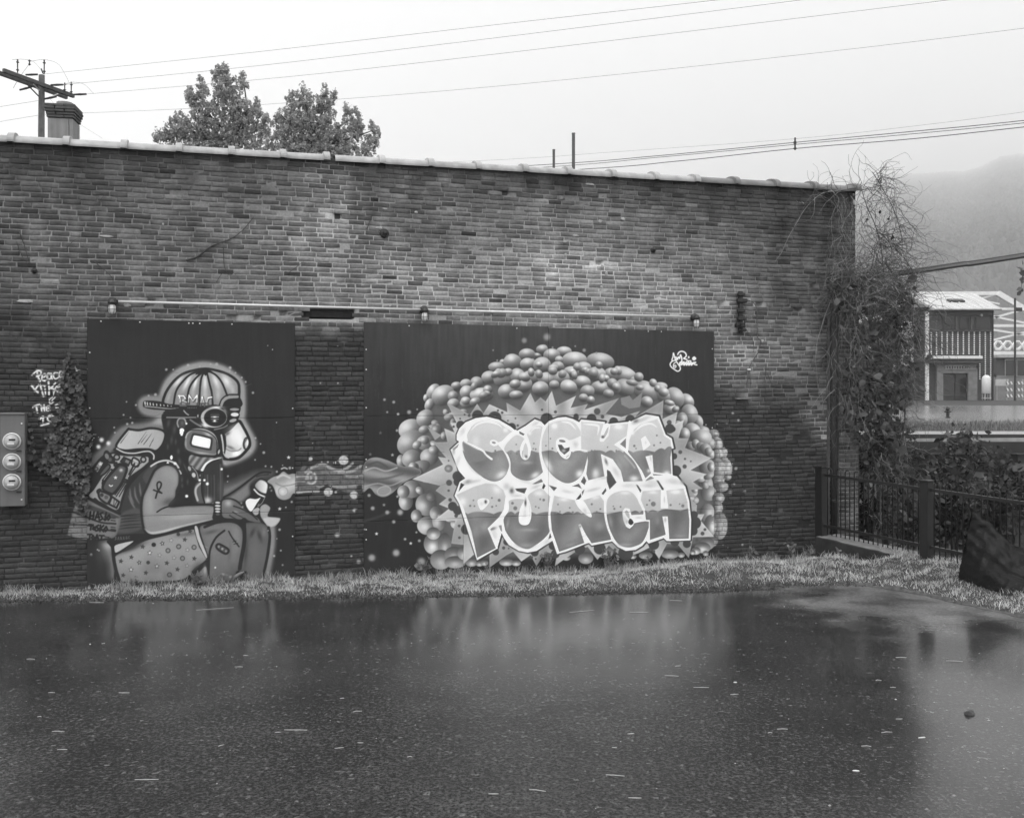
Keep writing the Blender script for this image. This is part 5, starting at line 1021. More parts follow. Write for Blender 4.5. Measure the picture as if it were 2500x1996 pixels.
note(obj('ground', np_mesh('ground', np.stack([GX, GY, GZ], -1).reshape(-1, 3), Q, None, True), M_soil), kind='structure')
# wet asphalt lot
m = bpy.data.materials.new('wet_asphalt'); m.use_nodes = True; t = m.node_tree; p = t.nodes['Principled BSDF']; L = t.links.new
tc = N(t, 'ShaderNodeTexCoord')
def tn(scale, det=4, rough=.5):
    n = N(t, 'ShaderNodeTexNoise'); n.inputs['Scale'].default_value = scale; n.inputs['Detail'].default_value = det; n.inputs['Roughness'].default_value = rough; L(tc.outputs['Object'], n.inputs[0]); return n.outputs[0]
def mr(v, a, b, c, d):
    r_ = N(t, 'ShaderNodeMapRange'); L(v, r_.inputs[0])
    for i, q in enumerate((a, b, c, d)): r_.inputs[i+1].default_value = q
    return r_.outputs[0]
def mth(op, a, b):
    q = N(t, 'ShaderNodeMath', operation=op)
    for i, v in enumerate((a, b)):
        if hasattr(v, 'is_linked'): L(v, q.inputs[i])
        else: q.inputs[i].default_value = v
    return q.outputs[0]
big, mid, fine_, grit = tn(.35, 3), tn(1.7, 5), tn(24, 4, .75), tn(46, 3, .75)
vor = N(t, 'ShaderNodeTexVoronoi'); vor.inputs['Scale'].default_value = 38; L(tc.outputs['Object'], vor.inputs[0])
spk = mr(vor.outputs['Color'], .80, .95, 0, 1)  # pale aggregate specks, with the sparkle of wet grain painted into the colour
basec = mth('ADD', mth('MULTIPLY', mth('MULTIPLY', mr(mid, .3, .7, .75, 1.25), mth('MULTIPLY', mr(grit, .38, .62, .35, 1.8), mr(fine_, .36, .64, .5, 1.5))), .033), mth('MULTIPLY', mth('MULTIPLY', spk, mr(grit, .4, .62, .1, 1)), .11))

sp_ = N(t, 'ShaderNodeSeparateXYZ'); L(tc.outputs['Object'], sp_.inputs[0])
wob = mth('ADD', mth('MULTIPLY', big, 2.6), mth('MULTIPLY', mid, .9))                              # standing film of water lies in the low strip
sheet = mth('MAXIMUM', mr(mth('ADD', sp_.outputs[1], wob), 8.7, 10.7, 0, 1), mr(mth('ADD', sp_.outputs[0], mth('MULTIPLY', wob, .8)), 2.7, 3.9, 0, 1))
mud = mth('MULTIPLY', mr(mth('ADD', sp_.outputs[0], mth('MULTIPLY', mid, 1.6)), 3.7, 4.5, 0, 1), mr(mth('ADD', sp_.outputs[1], mth('MULTIPLY', mid, 2.0)), 10.3, 11.4, 0, 1))   # silt washed into the corner
wet = mth('SUBTRACT', 1.0, sheet)                                                                  # 1 = only damp, open grain
L(mth('MAXIMUM', mr(wet, 0, 1, .10, .27), mth('MULTIPLY', mud, .42)), p.inputs['Roughness']); L(mth('ADD', basec, mth('MULTIPLY', mud, mr(mth('MULTIPLY', mid, mr(fine_, .3, .7, .7, 1.2)), .3, .65, .0, .13))), p.inputs['Base Color']); L(mr(wet, 0, 1, .5, .28), p.inputs['Specular IOR Level']); p.inputs['IOR'].default_value = 1.42
b1 = N(t, 'ShaderNodeBump'); b1.inputs['Distance'].default_value = .006; L(mr(wet, 0, 1, .14, .6), b1.inputs['Strength']); L(mth('ADD', mth('MULTIPLY', fine_, .6), mth('MULTIPLY', grit, .5)), b1.inputs['Height'])
b2 = N(t, 'ShaderNodeBump'); b2.inputs['Distance'].default_value = .012; b2.inputs['Strength'].default_value = .05; L(tn(5, 3), b2.inputs['Height']); L(b1.outputs[0], b2.inputs['Normal']); L(b2.outputs[0], p.inputs['Normal'])
M_asph = m
edge = []
for i in range(len(EDGE)-1):
    a, b = EDGE[i], EDGE[i+1]; n = max(int(math.dist(a, b)/.09), 1)
    for k in range(n):
        u = k/n; j = .02 if i > 11 else .03; xq = a[0]+(b[0]-a[0])*u; yq = a[1]+(b[1]-a[1])*u
        wv = .05*math.sin(xq*2.1) + .04*math.sin(xq*5.3 + 1) + .03*math.sin(xq*11.7) if i < 12 else .02*math.sin(yq*9)
        edge.append((xq + rnd.uniform(-j, j), yq + wv + rnd.uniform(-j, j), 0))
edge.append(EDGE[-1]); ring_ = edge + [(9.5, -40, 0), (-40, -40, 0), (-40, edge[0][1], 0)]
mb = MB(); n = len(ring_); mb.add(ring_, [tuple(range(n-1, -1, -1))]); mb.add([(x, y, 0) for x, y, z in ring_] + [(x, y + .004, -.07) for x, y, z in ring_], [(i, (i+1) % n, n+(i+1) % n, n+i) for i in range(n)])
note(obj('asphalt_lot', mb, M_asph), kind='structure')
# raised broken lip along the right side of the lot
lip = MB(); prev = None; k = 0
seg = [q for q in edge if q[0] > EX[13] - .1]
for i in range(len(seg)-1):
    a, b = Vector(seg[i]), Vector(seg[i+1]); d = (b-a).normalized(); nn = Vector((-d.y, d.x, 0))
    if nn.y < 0: nn = -nn
    w = .06 + rnd.uniform(-.03, .03); h = .028 + rnd.uniform(-.018, .018)
    V = [a - nn*.02 + Vector((0,0,.003)), a + Vector((0,0,h)), a + nn*w + Vector((0,0,h*.9)), a + nn*(w+.02) + Vector((0,0,-.06)),
         b - nn*.02 + Vector((0,0,.003)), b + Vector((0,0,h)), b + nn*w + Vector((0,0,h*.9)), b + nn*(w+.02) + Vector((0,0,-.06))]
    lip.add(V, [(0,1,5,4),(1,2,6,5),(2,3,7,6),(0,3,2,1),(4,5,6,7)])
note(obj('kerb', lip, mat('broken_kerb', .09, .85, .5, 18, .6, 60)), kind='structure')
# grass
def in_verge(X, Y):
    ed = edge_d(X, Y); wy = WY0 + X*math.tan(TH); e = (X-F1[0])*FN[0] + (Y-F1[1])*FN[1]
    return (ed > .0) & ((Y < wy - .03) | (X > 5.3)) & (e < .5)
def blades(name, X, Y, hmin, hmax, wd_, mtl, lo=.4, hi=.98, z0=None, lean=.6, hs=1.0):
    n = len(X); Z = hgt(X, Y) - .01 if z0 is None else z0
    h = NR.uniform(hmin, hmax, n)*hs; a = NR.uniform(0, 2*np.pi, n); w = NR.uniform(.6, 1.3, n)*wd_
    dx, dy = np.cos(a)*w, np.sin(a)*w; la = NR.uniform(0, 2*np.pi, n); ll = NR.uniform(.1, lean, n)*h
    V = np.empty((n, 5, 3))
    V[:, 0] = np.stack([X-dx, Y-dy, Z], -1); V[:, 1] = np.stack([X+dx, Y+dy, Z], -1)
    mx_, my_ = X + np.cos(la)*ll*.35, Y + np.sin(la)*ll*.35
    V[:, 2] = np.stack([mx_+dx*.7, my_+dy*.7, Z+h*.6], -1); V[:, 3] = np.stack([mx_-dx*.7, my_-dy*.7, Z+h*.6], -1)
    V[:, 4] = np.stack([X+np.cos(la)*ll, Y+np.sin(la)*ll, Z+h], -1)
    o = (np.arange(n)*5)[:, None]; T = np.concatenate([o+[0,1,2], o+[0,2,3], o+[3,2,4]], 0)
    c = np.repeat(NR.uniform(lo, hi, n), 5)
    return np_mesh(name, V.reshape(-1, 3), T, c, False, True)
M_grassA = mat('grass_blade', attr='paint', rough=.6, var=.25, scale=1.2, bump=0, spec=.3)
def thin(m_, k=.4):                              # thin leaves let some light through
    t = m_.node_tree; p = t.nodes['Principled BSDF']; o = [n for n in t.nodes if n.type == 'OUTPUT_MATERIAL'][0]
    tr = N(t, 'ShaderNodeBsdfTranslucent'); mx = N(t, 'ShaderNodeMixShader'); mx.inputs[0].default_value = k
    t.links.new(p.inputs['Base Color'].links[0].from_socket, tr.inputs['Color']); t.links.new(p.outputs[0], mx.inputs[1]); t.links.new(tr.outputs[0], mx.inputs[2]); t.links.new(mx.outputs[0], o.inputs['Surface'])
thin(M_grassA)
pts = NR.rand(380000, 2)*np.array((17.5, 8.0)) + np.array((-9.5, 8.6)); X, Y = pts[:, 0], pts[:, 1]
ok = in_verge(X, Y) & (NR.rand(len(X)) < np.clip(.66 + .5*hsh(X*1.9, Y*2.6) + .35*hsh(X*5.1 + 2, Y*6.3), .04, 1)) & (NR.rand(len(X)) < np.clip(edge_d(X, Y)/.14, .12, 1))
X, Y = X[ok], Y[ok]
me = blades('grass', X, Y, .02, .07, .0036, None, lean=1.5, hs=np.clip(.8 + .6*hsh(X*2.3 + 3, Y*3.1) + .3*hsh(X*7, Y*7.7), .35, 1.6))
note(obj('grass', me, M_grassA), label='short pale grass along the wall foot and the lot edge', cat='grass', kind='stuff')
# longer tufts at the wall foot and on the bank
tx, ty = [], []
for i in range(150):
    s = NR.uniform(SL, SR); x, y, _ = wpt(s, NR.uniform(.03, .25), 0); k = int(NR.uniform(8, 30)); tx += list(x + NR.normal(0, .035, k)); ty += list(y + NR.normal(0, .03, k))
for i in range(60):
    x = NR.uniform(1.2, 6.4); y = edge_y(x) + NR.uniform(.2, 1.6); k = int(NR.uniform(10, 26)); tx += list(x + NR.normal(0, .05, k)); ty += list(y + NR.normal(0, .05, k))
tx, ty = np.array(tx), np.array(ty); ok = in_verge(tx, ty); tx, ty = tx[ok], ty[ok]
note(obj('grass_tufts', blades('grass_tufts', tx, ty, .05, .14, .0045, None, .2, .6, lean=.8), M_grassA), label='longer grass tufts at the wall foot and over the bank', cat='grass', kind='stuff')
# dark litter strip where the grass meets the lot
tx = NR.uniform(-9, 5.4, 9000); ty = edge_y(tx) + NR.normal(.02, .05, 9000)
note(obj('leaf_litter', blades('leaf_litter', tx, ty, .004, .018, .009, None, .03, .26, z0=np.maximum(hgt(tx, ty), 0) + .001, lean=2.5), M_grassA), label='dead leaf crumbs along the grass edge of the lot', cat='litter', kind='stuff')
# grit on the lot
n = 520; gx = NR.uniform(-7.5, 7.5, n); gy = 4.5 + NR.rand(n)**.8*7.2; ok = edge_d(gx, gy) < -.02; gx, gy = gx[ok], gy[ok]; n = len(gx)
sz = NR.uniform(.002, .005, n) * (1 + 1.3*(NR.rand(n) < .05)); V = np.empty((n, 5, 3)); an = NR.uniform(0, 6.28, n)
for q in range(4):
    b = an + q*np.pi/2; V[:, q] = np.stack([gx + np.cos(b)*sz*(1 if q % 2 else 1.5), gy + np.sin(b)*sz*(1 if q % 2 else 1.5), np.full(n, .001)], -1)
V[:, 4] = np.stack([gx, gy, .001 + sz*.7], -1); o = (np.arange(n)*5)[:, None]
T = np.concatenate([o + [q, (q+1) % 4, 4] for q in range(4)], 0)
note(obj('grit', np_mesh('grit', V.reshape(-1, 3), T, np.repeat(NR.uniform(.08, .4, n), 5), False, True), mat('grit', attr='paint', rough=.7, var=.1, scale=5, bump=0)), label='pale grit and seed husks scattered over the wet lot', cat='grit', kind='stuff')
# single straws, stalks and wood chips lying on the lot (drawing positions)
ST_ = [(236,1470,36,2),(525,1486,92,-8),(252,1571,8,0),(75,1609,20,2),(583,1628,20,0),(303,1691,26,1),(126,1691,16,0),(142,1786,30,3),(152,1830,24,0),(722,1782,56,1),(678,1788,14,0),(873,1737,22,-8),(358,1903,58,-2),(835,1705,10,0),(1205,1938,24,1),(828,1826,22,-10),(880,1813,14,5),(1640,1650,34,5),(1712,1678,38,0),(1793,1695,20,-6),(1655,1626,14,-12),(1540,1791,16,-8),(1502,1893,46,8),(1312,1930,40,12),(1550,1948,32,2),(1910,1780,26,1),(1880,1789,10,-3),(2115,1822,24,6),(2165,1788,26,-6),(2195,1755,16,-3),(2180,1678,14,2),(2145,1661,14,0),(1420,1492,60,-10),(1560,1495,46,0),(1650,1466,30,4),(2200,1605,26,2),(2330,1614,40,6),(1500,1825,12,6),(540,1820,14,-30),(1000,1848,12,0),(600,1600,12,0),(96,1750,10,0)]
lab = 'pale straw lying flat on the wet asphalt'
stm = mat('straw', .42, .7, .2, 20, .2)
for x, y, Lp, an in ST_:
    a, b = gp(x - Lp/2, y + Lp/2*math.tan(R(-an))*.5, 0), gp(x + Lp/2, y - Lp/2*math.tan(R(-an))*.5, 0)
    c = [(a[i]+b[i])/2 for i in range(3)]; o = obj('straw', MB().tube([(a[0]-c[0], a[1]-c[1], .004), (rnd.uniform(-.01, .01), rnd.uniform(-.01, .01), .006), (b[0]-c[0], b[1]-c[1], .004)], [.0022, .003, .0018], 5), stm, loc=(c[0], c[1], 0))
    note(o, 'long pale stalk lying flat on the wet asphalt' if Lp > 38 else lab if Lp > 15 else 'tiny pale straw crumb lying on the wet asphalt', 'straw', 'long stalks on the wet lot' if Lp > 38 else 'straws on the wet lot' if Lp > 15 else 'straw crumbs on the wet lot')
chip = mat('wood_chip', .72, .6, .1, 10, .1)
for x, y, w, h, an, lb in ((1795,1665,.032,.012,0,'small white chip near the middle of the wet lot'),(2090,1881,.05,.012,-8,'white split chip lying on the dark wet asphalt'),(2250,1800,.06,.01,14,'white sliver at the border of the bright wet patch'),(220,1572,.016,.016,0,'white pebble on the lot below the shirt names'),(1810,1666,.01,.01,0,None)):
    if lb is None: continue
    X, Y, _ = gp(x, y); poly = [(math.cos(q)*w/2*rnd.uniform(.8, 1.1), math.sin(q)*h/2*rnd.uniform(.7, 1.1)) for q in np.linspace(0, 6.28, 8)[:-1]]
    mm = MB().add([(a, b, 0) for a, b in poly] + [(a*.8, b*.8, .004) for a, b in poly], [(i, (i+1) % 7, 7+(i+1) % 7, 7+i) for i in range(7)] + [tuple(range(7, 14))])
    note(obj('wood_chip', mm, chip, loc=(X, Y, .001), rot=(0, 0, R(an))), lb, 'chip')
X, Y, _ = gp(2367, 1743); lf = MB(); k = 9
lf.add([(math.cos(a)*.04, math.sin(a)*.03, .002) for a in np.linspace(0, 6.28, k+1)[:-1]] + [(math.cos(a)*.034, math.sin(a)*.026, .02 + .01*math.sin(a*2)) for a in np.linspace(0, 6.28, k+1)[:-1]] + [(0, 0, .014)], [(i, (i+1) % k, k+(i+1) % k, k+i) for i in range(k)] + [(k+i, k+(i+1) % k, 2*k) for i in range(k)])
note(obj('dead_leaf', lf, M_bark, loc=(X, Y, 0)), 'dark curled dead leaf on the bright wet patch', 'leaf')

# ---------------------------------------------------------------- leaf makers
def leaf_cloud(name, C, size, lo, hi, mtl, parent=None, flat=None, kind=None, jit=1.0):
    """folded four point leaves around points C"""
    C = np.asarray(C, float); n = len(C); sz = np.clip(NR.lognormal(0, .32, n), .5, 2.0)*size
    A = NR.normal(0, 1, (n, 3)); A /= np.linalg.norm(A, axis=1)[:, None]
    B = NR.normal(0, 1, (n, 3)); B -= (B*A).sum(1)[:, None]*A; B /= np.linalg.norm(B, axis=1)[:, None]
    Cn = np.cross(A, B)
    V = np.empty((n, 6, 3)); s_ = sz[:, None]
    V[:, 0] = C - A*s_*.55; V[:, 1] = C - A*s_*.1 + B*s_*.42 + Cn*s_*.12; V[:, 2] = C + A*s_*.3 + B*s_*.3 + Cn*s_*.08
    V[:, 3] = C + A*s_*.6; V[:, 4] = C + A*s_*.3 - B*s_*.3 + Cn*s_*.08; V[:, 5] = C - A*s_*.1 - B*s_*.42 + Cn*s_*.12
    o = (np.arange(n)*6)[:, None]; Qd = np.concatenate([o + [0,1,2,3], o + [0,3,4,5]], 0)
    c = np.repeat(NR.uniform(lo, hi, n), 6)
    ob = obj(name, np_mesh(name, V.reshape(-1, 3), Qd, c), mtl, parent)
    if kind or name != 'crown': ob['kind'] = 'stuff'
    return ob
M_leafA = mat('leaf_attr', attr='paint', rough=.5, var=.3, scale=2, bump=0, spec=.4)
thin(M_leafA)
# ivy on the wall beside the tag
def ivy_leaf(sz):
    P = [(0,-.55),(.18,-.5),(.5,-.28),(.42,-.02),(.6,.2),(.28,.22),(.0,.62),(-.28,.22),(-.6,.2),(-.42,-.02),(-.5,-.28),(-.18,-.5)]
    mbv = [(x*sz, -.012*abs(x)/.6*0 - .0, -y*sz) for x, y in P]; n = len(P)
    V = [(x, -.004 - .25*abs(x)*.5, z) for x, y, z in mbv] + [(0, -.003, 0)]
    return V, [(i, (i+1) % n, n) for i in range(n)]
ivp = [(655,30),(690,80),(720,150),(760,190),(800,260),(815,330),(830,420),(840,500),(850,560),(870,640),(900,720),(905,820),(915,900),(910,1000),(910,1100),(900,1200),(880,1290),(860,1420),(880,1500),(870,1620),(800,1600),(780,1500),(760,1400),(700,1330),(640,1290),(600,1240),(520,1220),(440,1180),(370,1150),(350,1080),(290,1060),(300,950),(350,980),(370,1060),(440,1080),(460,960),(510,900),(540,820),(560,740),(530,690),(590,620),(610,540),(590,430),(620,330),(600,270),(640,190),(660,110)]
IP = np.array([wsz(*WM.p([q])[0]) for q in ivp])
def inpoly(P, x, y):
    r_ = False; n = len(P)
    for i in range(n):
        ax_, ay_ = P[i]; bx_, by_ = P[(i+1) % n]
        if (ay_ > y) != (by_ > y) and x < (bx_-ax_)*(y-ay_)/(by_-ay_) + ax_: r_ = not r_
    return r_
s0_, z0_ = wsz(175, 1260); ivy = wthing('ivy', 'dense climbing ivy between the white tag and the seated painter', 'ivy', s0_, z0_)
stm_ = MB()
for px in ([(870,1650),(830,1500),(800,1300),(780,1100),(760,900),(740,700),(720,500),(700,300),(690,120),(690,20)],[(840,1450),(740,1200),(640,1100),(560,1060),(480,1120)],[(780,1000),(680,800),(640,640)],[(800,900),(860,760),(850,600)],[(500,1150),(420,1110),(340,1060),(310,900),(330,800),(300,720)],[(470,900),(490,830),(520,820)]):
    P = crom(WM.p(px), False, 5); stm_.tube([(ws(x)-s0_, -.012, wz(x, y)-z0_) for x, y in P], [.008*(1-.6*i/len(P)) for i in range(len(P))], 5)
obj('stem', stm_, M_bark, ivy)
lv = []; tries = 0
while len(lv) < 1250 and tries < 30000:
    tries += 1; s = rnd.uniform(IP[:, 0].min(), IP[:, 0].max()); z = rnd.uniform(IP[:, 1].min(), IP[:, 1].max())
    if inpoly(IP, s, z) and (len(lv) < 420 or rnd.random() < .8): lv.append((s, z))
for px in ([(300,720),(310,780),(330,850),(330,920),(300,900)],[(470,860),(500,830),(430,850),(515,800)],[(680,60),(690,20),(660,90),(715,110)]):
    for q in px: lv.append(wsz(*WM.p([q])[0]))
lv.sort(key=lambda q: q[1])
proto = []
for k in range(6):
    V, F = ivy_leaf(.042 + .008*k); proto.append(MB().add(V, F).mesh('leaf'))
    proto[-1].materials.append(mat('ivy_leaf_%d' % k, .02 + .009*k, .36, .3, 12, .1, 40, spec=.5))
rest = {}
for i, (s, z) in enumerate(lv):
    up = z > wz(170, 980); k = rnd.randrange(0, 3) if rnd.random() < .35 else rnd.randrange(1, 6)
    M_ = Matrix.Translation((s-s0_, -.03 - rnd.uniform(0, .06), z-z0_)) @ Matrix.Rotation(rnd.uniform(-.6, .6), 4, 'Y') @ Matrix.Rotation(-rnd.uniform(.15, .95), 4, 'X') @ Matrix.Rotation(rnd.uniform(-.5, .5), 4, 'Z') @ Matrix.Scale(rnd.uniform(.75, 1.1), 4)
    if i % 3 != 2 and len([1]) and i < 447:
        o = bpy.data.objects.new('leaf', proto[k]); link(o, ivy); o.matrix_local = M_
    else: rest.setdefault(k, []).append(M_)
mb = MB()
for k, ms in rest.items():
    src = proto[k]; vv = [v.co.copy() for v in src.vertices]; ff = [tuple(p_.vertices) for p_ in src.polygons]
    for M_ in ms: mb.add([M_ @ v for v in vv], ff)
note(obj('leaf', mb, MATS['ivy_leaf_2'], ivy), kind='stuff')

# weeds at the foot of the murals
def weed(px, label, h, n, sz, pale=.22, kind='weed', spread=.5, lowz=0.0):
    x, y, d = px; s = ws(x); X, Y, _ = wpt(s, d, 0); z = float(hgt(X, Y)); w = thing(kind, label, 'weed', (X, Y, z))
    stm = MB(); C = []
    for k in range(n):
        a = rnd.uniform(0, 6.28); r_ = rnd.uniform(.2, 1)*spread*h; hh = h*rnd.uniform(.55, 1.05)
        P = [(0, 0, 0), (math.cos(a)*r_*.4, math.sin(a)*r_*.3, hh*.55), (math.cos(a)*r_, math.sin(a)*r_*.6, hh)]; stm.tube(P, [.004, .003, .0015], 4)
        for q in range(5): u = rnd.uniform(.35, 1.05); C.append((math.cos(a)*r_*u + rnd.uniform(-.02, .02), math.sin(a)*r_*.6*u + rnd.uniform(-.02, .02), hh*u*rnd.uniform(.85, 1.05)))
    obj('stem', stm, M_twigp, w); leaf_cloud('leaf', C, sz, pale*.5, pale*1.5, M_leafA, w)
for px, lb, h, n, sz in (((1030,0,.12),'leafy weed at the foot of the lettering beside the lowest left bubble',.22,9,.05),((1330,0,.1),'round leafy weed under the letter N of the lettering',.28,12,.045),((1478,0,.1),'round leafy weed under the letter C of PUNCH',.3,14,.045),((480,0,.1),'low weed at the foot of the starry shorts',.2,10,.04),((1570,0,.1),'thin sprig of weed under the letter H',.22,4,.03),((1185,0,.1),'thin weed under the letter P foot',.16,5,.035),((1822,0,.12),'pale spiky weed at the dark brick foot near the bank',.24,8,.05),((330,0,.1),'wispy weed by the seat of the shorts',.18,5,.03),((600,0,.14),'small toothed weed beside the broad grey leaf',.12,6,.03)):
    weed(px, lb, h, n, sz)
s = ws(560); X, Y, _ = wpt(s, .12, 0); bl = thing('broad_leaf', 'broad folded grey leaf standing at the foot of the painted knees', 'plant', (X, Y, float(hgt(X, Y))), TH)
mm = MB(); 
for k, (ang, Lh, wd_) in enumerate(((-.5, .2, .09), (.75, .26, .05), (.15, .14, .07))):
    rows = []
    for i in range(7):
        u = i/6; w_ = wd_*math.sin(math.pi*min(u*.9+.1, 1))**.8; cx = math.sin(ang)*Lh*u; cz = math.cos(ang)*Lh*u*(1 - .25*u)
        rows.append([(cx - w_*math.cos(ang)*.5, -.03*u - .0, cz + w_*math.sin(ang)*.5), (cx, -.05*u - .02*k, cz - .01), (cx + w_*math.cos(ang)*.5, -.03*u, cz - w_*math.sin(ang)*.5)])
    mm.add([q for r_ in rows for q in r_], [(i*3+j, i*3+j+1, i*3+j+4, i*3+j+3) for i in range(6) for j in range(2)])
obj('leaf', mm, mat('grey_leaf', .17, .55, .3, 20, .2), bl, True)
# ---------------------------------------------------------------- utility pole, wires, chimney, roof pipes
PY_ = 32.0
bx, by, bz = pt(99, 300, PY_); pole = thing('utility_pole', 'wooden utility pole with double crossarm and insulators beside the chimney', 'utility pole', (bx, by, .5))
zt_ = pt(99, 184, PY_)[2] - .5
obj('shaft', MB().tube([(0, 0, -1), (0, 0, zt_*.5), (.04, 0, zt_)], [.16, .12, .095], 12), M_wood, pole, True)
def rel(p): return (p[0]-bx, p[1]-by, p[2]-.5)
A0, A1 = Vector(rel(pt(8, 172, 30.6))), Vector(rel(pt(180, 235, 32.9)))
off = Vector((-.17, .12, 0))
for k, o_ in enumerate((Vector((0, 0, 0)), Vector((-.30, .14, 0)))): obj('crossarm', MB().bar(A0 + o_, A1 + o_, .10, .12), M_wood, pole)
obj('brace', MB().bar(rel(pt(64, 204, 31.4)), rel(pt(99, 240, 32)), .03, .03), M_iron, pole); obj('brace', MB().bar(rel(pt(82, 206, 31.6)), rel(pt(100, 226, 32)), .03, .03), M_galv, pole)
obj('brace', MB().tube([rel(pt(142, 229, 32.4)), rel(pt(118, 240, 32.2)), rel(pt(108, 240, 32.1)), rel(pt(101, 230, 32))], .02, 6), M_galv, pole)
def insul(x, y0, y1, Y):
    a, b = Vector(rel(pt(x, y0, Y))), Vector(rel(pt(x, y1, Y))); L = (b-a).length
    o = obj('insulator', MB().lathe([(.02,0),(.02,L*.15),(.055,L*.2),(.02,L*.27),(.02,L*.72),(.055,L*.78),(.02,L*.85),(.03,L*.95),(.01,L)], a, 8), M_dark, pole, True)
insul(43, 178, 145, 31.1); insul(108, 182, 146, 32); insul(158, 224, 202, 32.5); insul(174, 231, 200, 32.8); insul(72, 160, 146, 31.5)
for x0, x1, y0, y1 in ((63, 92, 183, 182), (124, 154, 208, 207), (182, 211, 231, 230), (48, 78, 220, 212), (108, 138, 242, 236)):
    obj('strain_insulator', MB().tube([rel(pt(x0, y0, 32)), rel(pt((x0+x1)/2, (y0+y1)/2, 32)), rel(pt(x1, y1, 32))], [.03, .04, .03], 8), M_dark, pole, True)
for q in ([(30,146),(55,145),(80,150),(98,168),(104,180)],[(72,156),(58,175),(44,195),(32,216)],[(75,150),(108,146),(140,155),(155,175),(168,200)],[(160,205),(180,201),(205,206),(225,225),(228,229)]):
    P = crom(np.array(q, float), False, 5); obj('jumper_wire', MB().tube([rel(pt(x, y, 32)) for x, y in P], .008, 4), M_wire, pole)
obj('shoe', MB().tube([rel(pt(101, 168, 32)), rel(pt(104, 178, 32)), rel(pt(107, 180, 32))], .02, 6), M_dark, pole)
def wire(name, label, pts, r, m=M_wire, group='overhead wires'):
    P = [Vector(pt(*q)) for q in pts]; C = crom(np.array([tuple(p) for p in P]), False, 10) if len(P) > 2 else np.array([tuple(p_) for p_ in P])
    c = Vector(tuple(C[len(C)//2])); o = obj(name, MB().tube([Vector(tuple(q)) - c for q in C], r*.8, 5), m, loc=c)
    return note(o, label, 'wire', group)
wire('power_line', 'topmost thin power line leaving the pole top', [(100,182,32),(600,130,28.9),(1200,62,26.5),(1790,-4,24.6),(2400,-75,23)], .009)
wire('power_line', 'power line leaving the pole at the upper strain insulator', [(154,207,32.2),(600,164,29.5),(1200,94,27),(1975,-2,24.6),(2500,-70,23)], .009)
wire('power_line', 'power line leaving the low end of the crossarm', [(211,230,32.6),(700,188,29.8),(1300,122,27.2),(2335,-2,24.4),(2700,-48,23.4)], .009)
wire('power_line', 'lowest long power line passing in front of the trees', [(106,280,32),(600,258,30),(1200,212,28),(1900,140,26),(2560,62,24.2),(3600,-70,21)], .008)
wire('power_line', 'power line running off the pole away from the trees', [(-60,270,30),(30,256,31),(99,245,32)], .009)
wire('power_line', 'lower power line running off the pole away from the trees', [(-60,308,30),(30,292,31),(99,281,32)], .009)
wire('guy_wire', 'thin guy wire slanting down beside the chimney', [(120,240,32),(160,280,31),(250,338,30)], .006)
wire('service_cable', 'thin upper wire above the cable spacer', [(500,420,46),(1180,392,40),(1500,371,38),(1941,339,35),(2240,307,33),(2540,268,31),(3600,120,25)], .008)
wire('service_cable', 'upper thick cable through the spacer', [(500,448,47),(1300,404,40),(1600,381,37.5),(1941,348,35),(2240,320,33),(2540,290,31),(3600,170,25)], .017, M_wire2)
wire('service_cable', 'middle thick cable through the spacer', [(500,454,47),(1300,410,40),(1600,385,37.5),(1941,353,35),(2240,326,33),(2540,296,31),(3600,178,25)], .014, M_wire2)
wire('service_cable', 'lowest thick cable through the spacer', [(500,466,47),(1380,416,40),(1650,394,37.5),(1941,363,35),(2240,338,33),(2540,306,31),(3600,190,25)], .018, M_wire2)
sp = pt(1941, 366, 35); o = obj('cable_spacer', MB().box((0, 0, .22), (.05, .05, .46), bev=.012).box((0, 0, .05), (.1, .04, .05)).box((0, 0, .26), (.1, .04, .08)), M_dark, loc=sp); note(o, 'small dark spacer clamped on the bundled cables', 'spacer')
# chimney
cx, cy, cz_ = pt(156, 334, 20.5); ch = thing('chimney', 'square chimney with pale body and corbelled dark brick cap', 'chimney', (cx, cy, 4.9), R(9))
sc = 20.5/FPX; top = pt(156, 260, 20.5)[2] - 4.9
hb = pt(156, 298, 20.5)[2] - 4.9
obj('shaft', MB().box((0, 0, hb/2 + .0), (.5, .5, hb + .02), bev=.01), mat('render_coat', .26, .85, .15, 4, .2, 30, streak=.2), ch)
cm = mat('cap_brick', .075, .85, .3, 6, .5, 40)
cap = obj('cap', MB().box((0, 0, (hb+top)/2 - .06), (.46, .46, top-hb-.1)), M_mortar if False else M_stone, ch)
nlay = 5; hh = (top - hb - .04)/nlay
for k in range(nlay):
    w = (.54, .56, .60, .62, .60)[k]; z = hb + .02 + hh*(k+.5)
    for sd_ in range(4):
        a = sd_*math.pi/2; nb = 3
        for q in range(nb):
            L = w/nb; u = -w/2 + L*(q+.5) + (.02 if k % 2 else -.02)*(0 if q in (0, 2) else 1)
            obj('brick', MB().box((math.cos(a)*u - math.sin(a)*(-(w/2-.06)), math.sin(a)*u + math.cos(a)*(-(w/2-.06)), z), (L-.006, .12, hh-.008), rz=a, bev=.006), cm, cap)
obj('flue', MB().lathe([(.17,0),(.17,.1),(.12,.11)], (.02, 0, top-.03), 12), M_conc, ch, True)
obj('crack', MB().tube([(.17, -.255, hb), (.175, -.256, hb*.85), (.19, -.256, hb*.6), (.18, -.256, hb*.45)], .006, 4), M_dark, ch)
